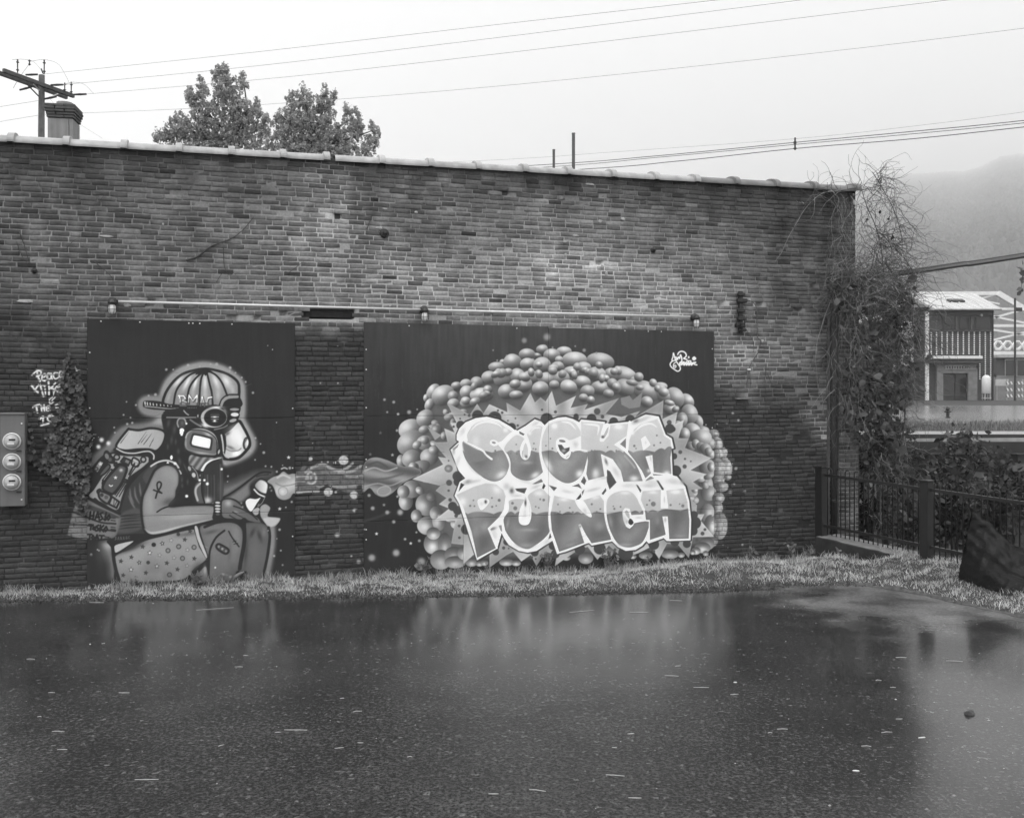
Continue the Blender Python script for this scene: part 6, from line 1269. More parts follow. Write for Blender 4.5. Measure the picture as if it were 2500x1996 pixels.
for x, y0, w, lb in ((1352, 366, .045, 'shorter square steel post rising behind the coping'), (1400, 326, .055, 'taller square steel post rising behind the coping')):
    X, Y, z = pt(x, y0, 17.5); o = obj('roof_post', MB().box((0, 0, (z-4.9)/2), (w, w, z-4.9), bev=.004).box((0, 0, z-4.9-.004), (w*1.08, w*1.08, .02)), mat('post_paint', .10, .6, .2, 6, .1), loc=(X, Y, 4.9)); note(o, lb, 'post', 'roof posts behind the coping')

# ---------------------------------------------------------------- trees behind the building
def tree(label, lobes, Y, seed, limbs, base):
    rs = np.random.RandomState(seed); k = .2783; f = Y/FPX
    tx, ty_, tz = pt(*base, Y); t_ = thing('tree', label, 'tree', (tx, Y, .8), 0, 'trees behind the building')
    def rl(x, y): p_ = pt(350 + x*k, 140 + y*k, Y); return (p_[0]-tx, 0.0, p_[2]-.8)
    b0 = rl((base[0]-350)/k, (base[1]-140)/k)
    tr = MB(); tr.tube([(0, 0, -.5), (b0[0]*.5, 0, b0[2]*.5), b0], [.2, .16, .11], 9)
    obj('trunk', tr, M_bark, t_, True)
    for q in limbs:
        P = crom(np.array([rl(*u) for u in q]), False, 5); P[:, 1] += np.linspace(0, rs.uniform(-.4, .4), len(P)); obj('limb', MB().tube([tuple(u) for u in P], list(np.linspace(.075, .015, len(P))), 6), M_bark, t_, True)
    C = []
    for (x, y, rx, ry) in lobes:
        area_ = rx*ry*math.pi; ncl = max(int(area_/380), 4)
        for i in range(ncl):
            a = rs.uniform(0, 6.28); u = math.sqrt(rs.rand()); ccx, ccy = x + math.cos(a)*rx*u, y + math.sin(a)*ry*u
            p_ = rl(ccx, ccy); dy = rs.uniform(-1, 1)*min(rx, ry)*k*f*1.0
            m_ = int(rs.uniform(12, 26)); rr = rs.uniform(8, 15)*k*f
            g = rs.normal(0, 1, (m_, 3))*rr*np.array((.6, .6, 1.0)); C.append(g + np.array((p_[0], dy, p_[2])))
    for (x, y, rx, ry) in lobes:                       # upright leafy sprays at the tips
        for i in range(max(int(rx/16), 2)):
            sx_ = x + rs.uniform(-.8, .8)*rx; h_ = rs.uniform(14, 34)
            for q in range(5): p_ = rl(sx_ + rs.normal(0, 3), y - ry*.75 - h_*q/5); C.append(rs.normal(0, 1, (5, 3))*np.array((.022, .022, .03)) + np.array((p_[0], rs.uniform(-.3, .3), p_[2])))
    C = np.vstack(C)
    leaf_cloud('crown', C, .062, .32, .56, M_leafA, t_)
T1 = [(660,120,58,48),(640,180,40,40),(720,130,32,50),(870,190,30,44),(890,255,34,30),(740,270,115,85),(400,315,42,52),(420,375,40,40),(500,225,26,50),(520,300,50,50),(480,400,80,60),(560,500,110,90),(740,430,130,120),(250,600,46,55),(340,560,60,66),(110,715,36,20),(180,690,70,40),(440,650,150,75),(650,650,170,95),(850,500,115,120),(990,420,36,56),(980,550,100,90),(880,690,190,80),(1085,580,46,80),(300,700,150,40),(600,740,300,40),(450,530,30,30),(300,860,200,90),(600,860,260,110),(880,860,200,110),(500,1000,260,110),(780,1020,240,110),(600,1180,200,110),(820,1180,160,100)]
T2 = [(1400,290,18,32),(1330,370,60,56),(1290,430,40,60),(1440,370,60,70),(1590,300,30,48),(1580,390,60,66),(1665,345,34,44),(1650,440,44,56),(1400,500,120,115),(1560,510,95,105),(1220,510,60,40),(1180,600,50,80),(1290,600,100,80),(1400,650,200,100),(1620,640,110,105),(1770,455,22,44),(1830,530,80,78),(1895,620,36,66),(1780,690,150,90),(2005,600,30,30),(2030,680,50,56),(1990,760,80,60),(1500,770,320,50),(1150,740,110,60),(1750,800,160,30),(1250,860,200,90),(1500,880,240,110),(1800,880,220,100),(1350,1020,200,110),(1620,1040,240,110),(1450,1190,180,110),(1680,1190,140,90)]
tree('broad leafy tree with a tall central spire behind the wall', T1, 36.0, 3, [[(830,780),(825,600),(800,450),(720,250),(680,120)],[(830,700),(700,620),(560,480),(480,300)],[(830,680),(930,560),(990,430)],[(825,640),(900,450),(880,220)],[(800,780),(600,700),(350,620),(250,600)]], (585, 385))
tree('lower wide tree with several round tops next to the spired one', T2, 39.0, 9, [[(1480,800),(1480,650),(1440,450),(1400,300)],[(1480,700),(1560,520),(1600,320)],[(1485,720),(1650,650),(1820,540)],[(1480,740),(1300,600),(1220,520)],[(1500,790),(1750,740),(2020,660)]], (765, 385))

# ---------------------------------------------------------------- misty hill
ny_, nx_ = 46, 70
HX, HV = np.meshgrid(np.linspace(-1, 1, nx_), np.linspace(0, 1, ny_))
Yh = 700 + 6300*HV**1.4; Xh = (HX*.62 + .42)*Yh*1.05
hn = fnoise(16, 12, 31, ny_, nx_) + .5*fnoise(34, 26, 32, ny_, nx_)
ridge = (.238 - .105*np.exp(-(Yh - 700)/850.0)) * Yh
ang_ = Xh/Yh; wv_ = .035*np.sin(ang_*23 + 1.0) + .02*np.sin(ang_*51) + .012*np.sin(ang_*97 + 2)
flank = sms((ang_ + .02) / .46) + wv_ + .05*sms((ang_ - .40)/.12)
Zh = 2.0 + (ridge*(.30 + .70*flank)) * np.clip(HV*14, 0, 1)
ii = np.arange(nx_*ny_).reshape(ny_, nx_); Q = np.stack([ii[:-1, :-1], ii[:-1, 1:], ii[1:, 1:], ii[1:, :-1]], -1).reshape(-1, 4)
note(obj('hill', np_mesh('hill', np.stack([Xh, Yh, Zh], -1).reshape(-1, 3), Q, None, True), mat('hill_woods', .05, .95, .7, .06, 0, detail=8)), kind='structure')
# its woods: crowns as many small domes
n = 80000; u = NR.rand(n)**1.1*.8; v = NR.uniform(-1, 1, n); iy = np.clip((u*(ny_-1)).astype(int), 0, ny_-2); ix = np.clip(((v+1)/2*(nx_-1)).astype(int), 0, nx_-2)
fu = u*(ny_-1) - iy; fv = (v+1)/2*(nx_-1) - ix
def bl_(A): return (A[iy, ix]*(1-fv) + A[iy, ix+1]*fv)*(1-fu) + (A[iy+1, ix]*(1-fv) + A[iy+1, ix+1]*fv)*fu
cxs, cys, czs = bl_(Xh), bl_(Yh), bl_(Zh); keep = (cxs/cys > .32) & (cxs/cys < .66); cxs, cys, czs = cxs[keep], cys[keep], czs[keep]; n = len(cxs)
rad = NR.uniform(3.0, 5.5, n)*(.7 + cys/2600)
Vv = np.empty((n, 9, 3))
for q in range(4):
    a = q*np.pi/2 + NR.uniform(0, 1.5, n); j1, j2 = NR.uniform(.8, 1.25, n), NR.uniform(.4, .8, n)
    Vv[:, q] = np.stack([cxs + np.cos(a)*rad*j1, cys + np.sin(a)*rad*j1, czs - rad*.4], -1); Vv[:, 4+q] = np.stack([cxs + np.cos(a)*rad*j2, cys + np.sin(a)*rad*j2, czs + rad*NR.uniform(.5, 1.1, n)], -1)
Vv[:, 8] = np.stack([cxs, cys, czs + rad*NR.uniform(1.0, 1.6, n)], -1)
o = (np.arange(n)*9)[:, None]; T = np.concatenate([o + [q, (q+1) % 4, 4+(q+1) % 4] for q in range(4)] + [o + [q, 4+(q+1) % 4, 4+q] for q in range(4)] + [o + [4+q, 4+(q+1) % 4, 8] for q in range(4)], 0)
note(obj('hill_woods', np_mesh('hill_woods', Vv.reshape(-1, 3), T, np.repeat(np.clip(.055 + .04*np.sin(cxs/cys*90 + 2*np.sin(cys*.004))*np.sin(cys*.006) + NR.normal(0, .022, n), .01, .15), 9), False, True), M_leafA), label='misty wooded hillside beyond the bridge', cat='woods', kind='stuff')

# ---------------------------------------------------------------- rail bridge and ravine
def bx2(name, x0, x1, y0, y1, Ya, Yb, dep, m, parent, loc, bev=0):
    a0, a1 = pt(x0, y0, Ya), pt(x0, y1, Ya); b0, b1 = pt(x1, y0, Yb), pt(x1, y1, Yb)
    V = [a1, b1, b0, a0]; d = Vector((0, dep, 0)); V = [Vector(v) - Vector(loc) for v in V]; V = V + [v + d for v in V]
    return obj(name, MB().add(V, [(0,1,2,3),(7,6,5,4),(4,5,1,0),(5,6,2,1),(6,7,3,2),(7,4,0,3)]), m, parent)
lc = pt(2300, 1080, 25); lc = (lc[0], lc[1], lc[2]); rb = thing('rail_bridge', 'low dark steel railway bridge with a bright rail crossing behind the fence', 'bridge', lc)
bx2('girder', 2060, 2720, 1078, 1106, 26, 23.6, .35, M_gird, rb, lc)
bx2('deck_edge', 2150, 2720, 1070, 1078, 25.9, 23.5, .5, mat('deck_edge_paint', .34, .7, .3, 5, .2), rb, lc)
bx2('ballast_wall', 2060, 2720, 1060, 1070, 26.2, 23.9, .5, M_gird, rb, lc)
bx2('rail', 2060, 2720, 1055.5, 1060, 26.3, 24.0, .07, M_galv, rb, lc)
bx2('rail', 2060, 2720, 1052.5, 1055, 27.8, 25.4, .07, M_galv, rb, lc)
lc2 = pt(2300, 1300, 25.3); ab = thing('stone_abutment', 'dark stone block abutment under the railway bridge', 'abutment', lc2)
for r_ in range(14):
    x = 2060 + (r_ % 2)*16; y = 1108 + r_*22
    while x < 2740:
        w = rnd.uniform(34, 66); 
        g_ = rnd.uniform(-.1, .12); bx2('stone', x, x + w - 2.5, y, y + 20, 26.3 - (x-2060)*.0036 - g_, 26.3 - (x+w-2060)*.0036 - g_, .6, M_stone if rnd.random() < .6 else M_conc, ab, lc2); x += w
# ---------------------------------------------------------------- far side: wet plaza, grass, building



note(obj('plaza', MB().add([(x, y, float(hgt(x, y)) + .03) for x, y in ((8, 36), (60, 36), (60, 50), (8, 50))], [(0,1,2,3)]).add([(x, y, float(hgt(x, y)) + .03) for x, y in ((8, 50), (60, 50), (75, 83), (8, 83))], [(0,1,2,3)]), mat('wet_concrete', .16, .22, .3, .35, .15, 8, rvar=.1)), kind='structure')
gx = NR.uniform(9, 22, 12000); gy = NR.uniform(27.5, 37, 12000)
note(obj('tall_grass', blades('tall_grass', gx, gy, .12, .34, .02, None, .08, .3), M_grassA), label='rough grass between the rails and the wet plaza', cat='grass', kind='stuff')
BY = 80.0; lb = pt(2345, 977, BY); sb = BY/FPX
fb = thing('station_building', 'dark two storey building with columns of white discs and a white metal roof', 'building', lb)
def fx(x): return (x - 2345)*sb
def fz(y): return (977 - y)*sb
M_bw = mat('dark_cladding', .055, .7, .25, 1.2, .2, 8); M_br = mat('far_brick', .075, .8, .3, 2, .3, 12)
obj('wall', MB().box(((fx(2264)+fx(2424))/2, 3, fz(757)/2), (fx(2424)-fx(2264), 6, fz(757))), M_bw, fb)
rf = obj('roof', MB().add([(fx(2276), -.5, fz(754)), (fx(2436), -.5, fz(754)), (fx(2440), 4.2, fz(754)+1.75), (fx(2262), 4.2, fz(754)+1.75), (fx(2276), -.5, fz(754)-.16), (fx(2436), -.5, fz(754)-.16), (fx(2440), 4.2, fz(754)+1.5), (fx(2262), 4.2, fz(754)+1.5)], [(0,1,2,3),(4,5,1,0),(5,6,2,1),(6,7,3,2),(7,4,0,3),(7,6,5,4)]), mat('roof_metal', .5, .5, .1, 2, 0), fb)
for x in range(2290, 2436, 18): obj('seam', MB().bar((fx(x), -.5, fz(754)+.03), (fx(x)-.3, 4.2, fz(754)+1.78), .05, .06), M_white, rf)
obj('skylight', MB().box((fx(2355), 1.6, fz(754)+.83), (fx(2374)-fx(2336), .6, .22), rx=R(20)), M_dark, rf)
obj('cornice', MB().box(((fx(2266)+fx(2424))/2, -.06, fz(766)), (fx(2424)-fx(2266), .12, .25)), M_gird, fb)
for x0, x1 in ((2300, 2326), (2342, 2368), (2380, 2418)):
    w_ = obj('window', MB().box(((fx(x0)+fx(x1))/2, -.03, fz(789)), (fx(x1)-fx(x0), .06, fz(774)-fz(806))), M_gird, fb)
    obj('pane', MB().box(((fx(x0)+fx(x1))/2, -.07, fz(789)), (fx(x1)-fx(x0)-.2, .03, fz(774)-fz(806)-.2)), M_glass, w_)
disc = MB().lathe([(.064,0),(.066,.02),(.055,.045),(.03,.055)], (0,0,0), 10, 'Y').mesh('disc'); disc.materials.append(M_white)
for x in (2334, 2371): obj('mullion', MB().box((fx(x), -.06, fz(789)), (.16, .1, fz(774)-fz(806))), M_stone, fb)
obj('sill', MB().box((fx(2359), -.08, fz(807.5)), (fx(2420)-fx(2298), .16, .1)), M_stone, fb)
obj('gutter', MB().tube([(fx(2274), -.55, fz(756.5)), (fx(2437), -.55, fz(756.5))], .07, 8), M_steel, rf)
obj('downpipe', MB().tube([(fx(2423), -.1, fz(757)), (fx(2423), -.1, 0)], .05, 8), M_gird, fb)
for k in range(12): obj('siding_joint', MB().box((fx(2344), -.006, fz(815 + k*9)), (fx(2423)-fx(2266), .012, .03)), M_gird, fb)
obj('wall_lamp', MB().box((fx(2394), -.12, fz(770)), (.14, .22, .22), bev=.03), M_steel, fb)
xs_ = [2273, 2286, 2299, 2312, 2325, 2338, 2351.5, 2365, 2378, 2391.5, 2405, 2418]
for i, x in enumerate(xs_):
    for k in range(23 if i > 8 else 11):
        y = 811.5 + (0 if i > 1 else 1) + k*5.13
        o = bpy.data.objects.new('disc', disc); link(o, fb); o.location = (fx(x), -.02, fz(y))
cn = obj('canopy', MB().box(((fx(2256)+fx(2385))/2, -.5, fz(873.5)), (fx(2385)-fx(2256), 1.0, fz(870)-fz(877)), bev=.03), M_white, fb)
obj('fascia', MB().box(((fx(2256)+fx(2388))/2, -.4, fz(882)), (fx(2388)-fx(2256), .8, fz(877)-fz(887))), M_br, cn)
pt_ = obj('portal', MB().prism([(fx(2284), 0), (fx(2299), 0), (fx(2299), fz(911)), (fx(2360), fz(911)), (fx(2360), 0), (fx(2382), 0), (fx(2382), fz(888)), (fx(2284), fz(888))], -.3, -.001), mat('portal_stone', .2, .8, .25, 3, .3, 12), fb)
for x0, x1 in ((2299, 2328.5), (2330.5, 2360)):
    d_ = obj('door', MB().box(((fx(x0)+fx(x1))/2, -.03, fz(911)/2), (fx(x1)-fx(x0), .05, fz(911))), M_gird, fb)
    obj('pane', MB().box(((fx(x0)+fx(x1))/2, -.07, fz(911)/2+.1), (fx(x1)-fx(x0)-.16, .03, fz(911)-.4)), M_glass, d_)
sg = obj('sign_board', MB().box((fx(2340), -.33, fz(896.5)), (fx(2377)-fx(2303), .06, fz(891)-fz(902))), mat('sign_stone', .3, .7, .15, 3, .1), fb)
fc = bpy.data.curves.new('letters', 'FONT'); fc.body = 'CENTER'; fc.size = .36; fc.extrude = .01; fc.align_x = 'CENTER'; fc.align_y = 'CENTER'
ft = bpy.data.objects.new('letters_tmp', fc); link(ft); dg = bpy.context.evaluated_depsgraph_get(); fme = bpy.data.meshes.new_from_object(ft.evaluated_get(dg)); bpy.data.objects.remove(ft)
obj('lettering', fme, M_gird, sg, loc=(fx(2363), -.375, fz(896.5)), rot=(R(90), 0, 0))
for i in range(7): obj('worn_letter', MB().box((fx(2308 + i*6.2), -.365, fz(897)), (rnd.uniform(.06, .12), .02, rnd.uniform(.16, .26))), M_stone if i % 2 else M_gird, sg)
obj('side_post', MB().box((fx(2260), -.25, fz(762)/2), (.24, .24, fz(762))), M_white, fb)
# left wing with round white panels, mostly behind the vines
lw = thing('brick_wing', 'brick wing with round white discs behind the hanging vines', 'building', pt(2190, 977, 82))
s2 = 82/FPX
obj('wall', MB().box(((2165-2190)*s2, 3, (977-752)*s2/2), (190*s2, 6, (977-752)*s2)), M_br, lw)
obj('eave', MB().box(((2165-2190)*s2, -.1, (977-754)*s2), (195*s2, .6, .25)), M_gird, lw)
for x, y, r_ in ((2216, 805, 21), (2214, 845, 15), (2213, 878, 16), (2105, 780, 13), (2140, 782, 13), (2120, 850, 5)):
    if r_ in (15, 16): obj('ring_panel', MB().tube([((x-2190)*s2 + math.cos(a)*(r_-2)*s2, -.06, (977-y)*s2 + math.sin(a)*(r_-2)*s2) for a in np.linspace(0, 2*math.pi, 25)], .12, 6), M_white, lw)
    else: obj('round_panel', MB().lathe([(r_*s2,0),(r_*s2,.08),(r_*s2*.9,.1)], ((x-2190)*s2, -.01, (977-y)*s2), 24, 'Y'), M_white, lw)
for x, y0, y1 in ((2183, 925, 890), (2183, 935, 928)): obj('white_trim', MB().box(((x-2190)*s2, -.05, (977-(y0+y1)/2)*s2), (.25 if y1 < 900 else .8, .1, (y0-y1)*s2)), M_white, lw)
# tank, post, barricades
tk = thing('storage_tank', 'white upright tank with domed top on a short stand', 'tank', pt(2408, 976, 78)); s3 = 78/FPX
obj('vessel', MB().lathe([(.0,61*s3),(5*s3,60*s3),(9*s3,56*s3),(10.5*s3,51*s3),(10.5*s3,17*s3),(8*s3,15*s3),(0,15*s3)][::-1], (0,0,0), 20), M_white, tk, True)
for a in range(4): obj('leg', MB().bar((math.cos(a*1.57+.78)*.3, math.sin(a*1.57+.78)*.3, 0), (math.cos(a*1.57+.78)*.3, math.sin(a*1.57+.78)*.3, 16*s3), .07), M_steel, tk)
obj('stand_ring', MB().lathe([(.36,.1),(.36,.18),(.3,.18)], (0,0,0), 14), M_steel, tk)
o = note(obj('light_post', MB().lathe([(.1,0),(.1,.1),(.085,.3),(.08,8.1),(.0,8.12)], (0,0,0), 8).box((.3, 0, 7.2), (.5, .08, .3)), M_dark, loc=pt(2478, 978, 76)), 'slim dark post standing before the striped barricades', 'post')
for k, (x, y, lb_) in enumerate(((2478, 976, 'striped barricade with three boards behind the slim dark post'), (2520, 977, 'second striped barricade partly out of view past the dark post'))):
    bc = thing('barricade', lb_, 'barricade', pt(x, y, 79), 0, 'striped barricades')
    for zz in (.35, .85, 1.4):
        o = obj('board', MB().box((0, 0, zz), (1.5, .04, .26)), M_conc, bc)
        for q in range(5): u = -.62 + q*.3; obj('stripe', MB().add([(u, -.024, zz-.12), (u+.13, -.024, zz-.12), (u+.03, -.024, zz+.12), (u-.1, -.024, zz+.12), (u, -.034, zz-.12), (u+.13, -.034, zz-.12), (u+.03, -.034, zz+.12), (u-.1, -.034, zz+.12)], [(3,2,1,0),(4,5,6,7),(0,1,5,4),(1,2,6,5),(2,3,7,6),(3,0,4,7)]), M_white, o)
    for u in (-.65, .65): obj('upright', MB().box((u, .05, .85), (.06, .06, 1.7)), M_steel, bc)
sgn = thing('notice_board', 'small pale notice board left of the striped barricades', 'sign', pt(2446, 976, 80)); obj('panel', MB().box((0, 0, 1.45), (1.1, .05, .55)), mat('pale_panel', .5, .6, .15, 3, 0), sgn); obj('leg', MB().box((-.4, .04, .6), (.06, .06, 1.2)), M_steel, sgn); obj('leg', MB().box((.4, .04, .6), (.06, .06, 1.2)), M_steel, sgn)
o = note(obj('hydrant', MB().lathe([(.11,0),(.11,.05),(.07,.07),(.07,.34),(.1,.36),(.08,.43),(.03,.48),(0,.5)], (0,0,0), 10).lathe([(.04,-.14),(.04,.14)], (0,0,.27), 8, 'X'), M_dark, loc=pt(2314, 1020, 41)), 'small dark hydrant standing in the wet plaza', 'hydrant')
# steel truss bridge beyond
M_truss = mat('truss_paint', .8, .5, .1, 3, 0)
tb = thing('truss_bridge', 'pale steel truss bridge rising behind the white roofed building', 'bridge', pt(2400, 977, 105)); s4 = 105/FPX
def T_(x, y, dY=0): q = pt(x, y, 105 + dY); b_ = pt(2400, 977, 105); return (q[0]-b_[0], q[1]-b_[1], q[2]-b_[2])
for dY in (0, 7):
    for a, b, w in (((2240,717,dY),(2435,716,dY),.5),((2435,716,dY),(2560,790,dY),.7),((2290,718,dY),(2310,735,dY),.8),((2424,795,dY),(2560,795,dY),.35),((2424,776,dY),(2560,738,dY),.25),((2424,772,dY),(2560,800,dY),.25),((2424,805,dY),(2560,826,dY),.25),((2424,830,dY),(2560,796,dY),.25),((2424,754,dY),(2560,754,dY),.3),((2424,862,dY),(2560,862,dY),.5),((2330,718,dY),(2440,742,dY),.2),((2340,742,dY),(2435,718,dY),.2),((2240,717,dY),(2180,760,dY),.6)): obj('chord' if w > .45 else 'brace', MB().bar(T_(*a), T_(*b), w*.8, w*.8), M_truss, tb)
for x in (2290, 2340, 2390, 2435): obj('strut', MB().bar(T_(x, 717, 0), T_(x, 717, 7), .3, .3), M_truss, tb)
for x in (2437, 2460, 2483, 2506):
    P = [T_(x-11, 843, 0), T_(x-4, 834, 0), T_(x+4, 834, 0), T_(x+11, 843, 0), T_(x+4, 852, 0), T_(x-4, 852, 0), T_(x-11, 843, 0)]; obj('lattice', MB().tube(P, .16, 5), M_truss, tb)
for x in (2465, 2552): obj('pier', MB().bar(T_(x, 862, 3), T_(x, 890, 3), .5, .5), M_steel, tb); obj('pier_leg', MB().bar(T_(x, 890, 3), T_(x-10, 925, 3), .25, .25), M_steel, tb); obj('pier_leg', MB().bar(T_(x, 890, 3), T_(x+14, 935, 3), .25, .25), M_steel, tb)
sh = thing('glazed_shelter', 'dark glazed shelter under the truss bridge', 'shelter', pt(2480, 977, 98)); s5 = 98/FPX
obj('wall', MB().box((10*s5, 0, 30*s5), (150*s5, 3, 60*s5)), mat('grey_panel', .2, .6, .15, 2, 0), sh)
for x in (2447, 2475, 2508): w_ = obj('window', MB().box(((x-2480)*s5, -1.53, 78*s5), (25*s5, .06, 42*s5)), M_steel, sh); obj('pane', MB().box(((x-2480)*s5, -1.58, 78*s5), (22*s5, .05, 38*s5)), M_glass, w_)
obj('upper_wall', MB().box((10*s5, 0, 80*s5), (150*s5, 2.9, 48*s5)), M_bw, sh); obj('roof', MB().box((10*s5, 0, 106*s5), (156*s5, 3.6, .3)), M_steel, sh)
# scrap of foliage hanging in from the right
lh = thing('overhanging_branch', 'leafy branch tip hanging in at the right edge over the bridge', 'branch', pt(2530, 640, 14))
obj('stem', MB().tube([(0, 0, .2), (-.1, 0, .0), (-.2, 0, -.2), (-.22, 0, -.4)], [.012, .009, .006, .003], 5), M_twig, lh)
leaf_cloud('leaf', [(-.2 + rnd.uniform(-.06, .16), rnd.uniform(-.1, .1), rnd.uniform(-.45, .1)) for _ in range(34)], .07, .06, .2, M_leafA, lh)
# ---------------------------------------------------------------- fence, ledge, tarp
def fpt(a, e, z): p_ = F1 + FD*a + FN*e; return (p_[0], p_[1], z)
fbase = fpt(1.833, 0, .18); fn = thing('iron_fence', 'black bow top railing fence beside the brick corner', 'fence', (fbase[0], fbase[1], 0))
def fr(a, e, z): p_ = fpt(a, e, z); return (p_[0]-fbase[0], p_[1]-fbase[1], z)
fang = math.atan2(FD[1], FD[0])
def rz_top(a): return 1.185 - .041*a
def rz_bot(a): return .425 - .043*a
for a, zb in ((0, .0), (1.833, .1), (3.70, .12), (5.55, .05)):
    c = fr(a, 0, 0); h = rz_top(a) + .10
    ps = obj('post', MB().box((c[0], c[1], (h+zb)/2), (.125, .125, h-zb), rz=fang, bev=.008), M_black, fn)
    obj('post_cap', MB().box((c[0], c[1], h+.012), (.14, .14, .03), rz=fang, bev=.01), M_black, ps)
for a0, a1 in ((.08, 1.75), (1.91, 3.62), (3.78, 5.47)):
    obj('rail', MB().bar(fr(a0, 0, rz_top(a0)), fr(a1, 0, rz_top(a1)), .045, .04), M_black, fn)
    obj('rail', MB().bar(fr(a0, 0, rz_bot(a0)), fr(a1, 0, rz_bot(a1)), .045, .04), M_black, fn)
    n = int((a1-a0)/.165); 
    for k in range(n):
        ac = a0 + (k+.5)*(a1-a0)/n; r_ = .0415; zt2 = rz_top(ac) + .07; zb2 = rz_bot(ac) - (.13 if a0 < 1 else .16)
        P = [fr(ac-r_, 0, zb2), fr(ac-r_, 0, zt2)] + [fr(ac + r_*math.cos(q), 0, zt2 + r_*math.sin(q)) for q in np.linspace(math.pi*.85, math.pi*.15, 6)] + [fr(ac+r_, 0, zt2), fr(ac+r_, 0, zb2)]
        obj('bow_bar', MB().tube(P, .0085, 6), M_black, fn, True)
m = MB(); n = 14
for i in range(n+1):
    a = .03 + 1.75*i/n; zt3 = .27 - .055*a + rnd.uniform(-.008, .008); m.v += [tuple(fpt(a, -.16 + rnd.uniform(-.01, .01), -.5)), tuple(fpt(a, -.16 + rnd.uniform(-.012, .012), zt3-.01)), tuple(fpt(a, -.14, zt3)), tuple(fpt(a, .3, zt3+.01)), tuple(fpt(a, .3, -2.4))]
lgo = thing('ledge', 'low concrete ledge with a dark face carrying the fence beside the brick corner', 'ledge', (0, 0, 0))
for nm, js, mt_ in (('face', (0, 1), mat('dark_face', .03, .95, .4, 6, .5, 40)), ('top', (2,), M_conc), ('back', (3,), M_stone)):  # ledge face coloured darker than its top
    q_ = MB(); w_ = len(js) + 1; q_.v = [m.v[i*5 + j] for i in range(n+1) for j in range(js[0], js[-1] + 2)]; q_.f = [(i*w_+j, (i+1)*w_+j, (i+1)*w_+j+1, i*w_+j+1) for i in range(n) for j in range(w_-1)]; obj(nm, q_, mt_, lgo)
obj('end', MB().add([m.v[k] for k in range(5)], [(4,3,2,1,0)]), MATS['dark_face'], lgo)
# black tarp over a sloping heap
tp = gp(2400, 1392, .2); nu, nv = 40, 26
pk = Vector(pt(2372, 1249, 11.9)); rg = Vector(pt(2560, 1385, 11.2)); lf_ = Vector(pt(2338, 1412, 11.75)); ft_ = Vector(pt(2450, 1450, 11.0)); bk = Vector(pt(2420, 1350, 12.6))
def tarp_pt(u, v):                              # u along the ridge, v from the ridge down to the ground
    top_ = pk.lerp(rg, u); top_.z = pk.z*(1-u)**1.0 + rg.z*u + .025*math.sin(u*9) + .012*math.sin(u*31)
    bot = lf_.lerp(ft_, min(u*1.6, 1)) if u < .62 else ft_.lerp(Vector(pt(2620, 1480, 10.8)), (u-.62)/.38)
    p_ = top_.lerp(bot, v); sag = math.sin(v*math.pi)*.05
    fold = .022*math.sin(v*15 + u*4 + 1.2*math.sin(u*5)) + .010*math.sin(v*37 - u*6) + .02*math.sin(u*7 - v*9)*v + .016*math.sin(u*29 + 3*math.sin(v*6)) * math.sin(v*23 + u*11)
    return p_ + Vector((0, -sag*.6 - fold, -sag*.3))
V = [tarp_pt(i/(nu-1), j/(nv-1)) for j in range(nv) for i in range(nu)]
V += [pk.lerp(rg, i/(nu-1)) + Vector((.12, .55, -(.75 - .35*i/(nu-1)))) for i in range(nu)]      # back slope
V += [lf_.lerp(pk, q) + Vector((0, 0, 0)) for q in (0, 1)]
F = [(j*nu+i, j*nu+i+1, (j+1)*nu+i+1, (j+1)*nu+i) for j in range(nv-1) for i in range(nu-1)]
F = [f[::-1] for f in F] + [(i, i+1, nv*nu+i+1, nv*nu+i) for i in range(nu-1)]
c = Vector((tp[0], tp[1], 0)); tarp = obj('tarp', MB().add([v - c for v in V], F), M_tarp, loc=c, smooth=True)
note(tarp, 'glossy black plastic tarp sloping over a heap in front of the fence', 'tarp')

# ---------------------------------------------------------------- hanging vine tangle at the corner
vb = Vector(pt(2150, 1290, 15.3)); vine = thing('vine', 'huge tangle of bare vine twigs hanging over the brick corner', 'vine', vb)
def vr(x, y, Y): return Vector(pt(x, y, Y)) - vb
mains = [[(2150,1290,15.3),(2150,1150,15.2),(2165,1000,15.2),(2170,850,15.2),(2155,640,15.2),(2140,560,15.2),(2115,500,15.1),(2100,450,14.9)],[(2160,640,15.2),(2200,700,15.3),(2225,780,15.3),(2240,830,15.4)],[(2120,490,15.1),(2150,455,15.1),(2142,455,15.0),(2110,462,14.9),(2050,468,14.7),(2000,472,14.4),(1960,500,14.3)],[(2130,420,15.0),(2160,470,15.1),(2185,520,15.2),(2200,590,15.2),(2150,590,15.2)],[(2155,1200,15.0),(2120,1060,15.0),(2110,950,15.0),(2120,860,15.0),(2100,760,14.9),(2090,690,14.8)],[(2190,1150,15.3),(2210,1000,15.3),(2190,880,15.3),(2200,760,15.3),(2170,660,15.2)],[(2140,560,15.2),(2180,600,15.3),(2215,640,15.4),(2230,670,15.4)],[(2145,1100,15.5),(2150,900,15.6),(2130,700,15.5),(2160,560,15.4)]]
cur = []
for qi, q in enumerate(mains):
    P = crom(np.array([tuple(vr(*u)) for u in q]), False, 8); cur.append(P); obj('stem', MB().tube([tuple(u) for u in P], list(np.linspace(.006 if qi in (2, 3, 6) else .015, .004, len(P))), 6), M_twig, vine, True)
tw = [MB(), MB()]; rs = np.random.RandomState(17)
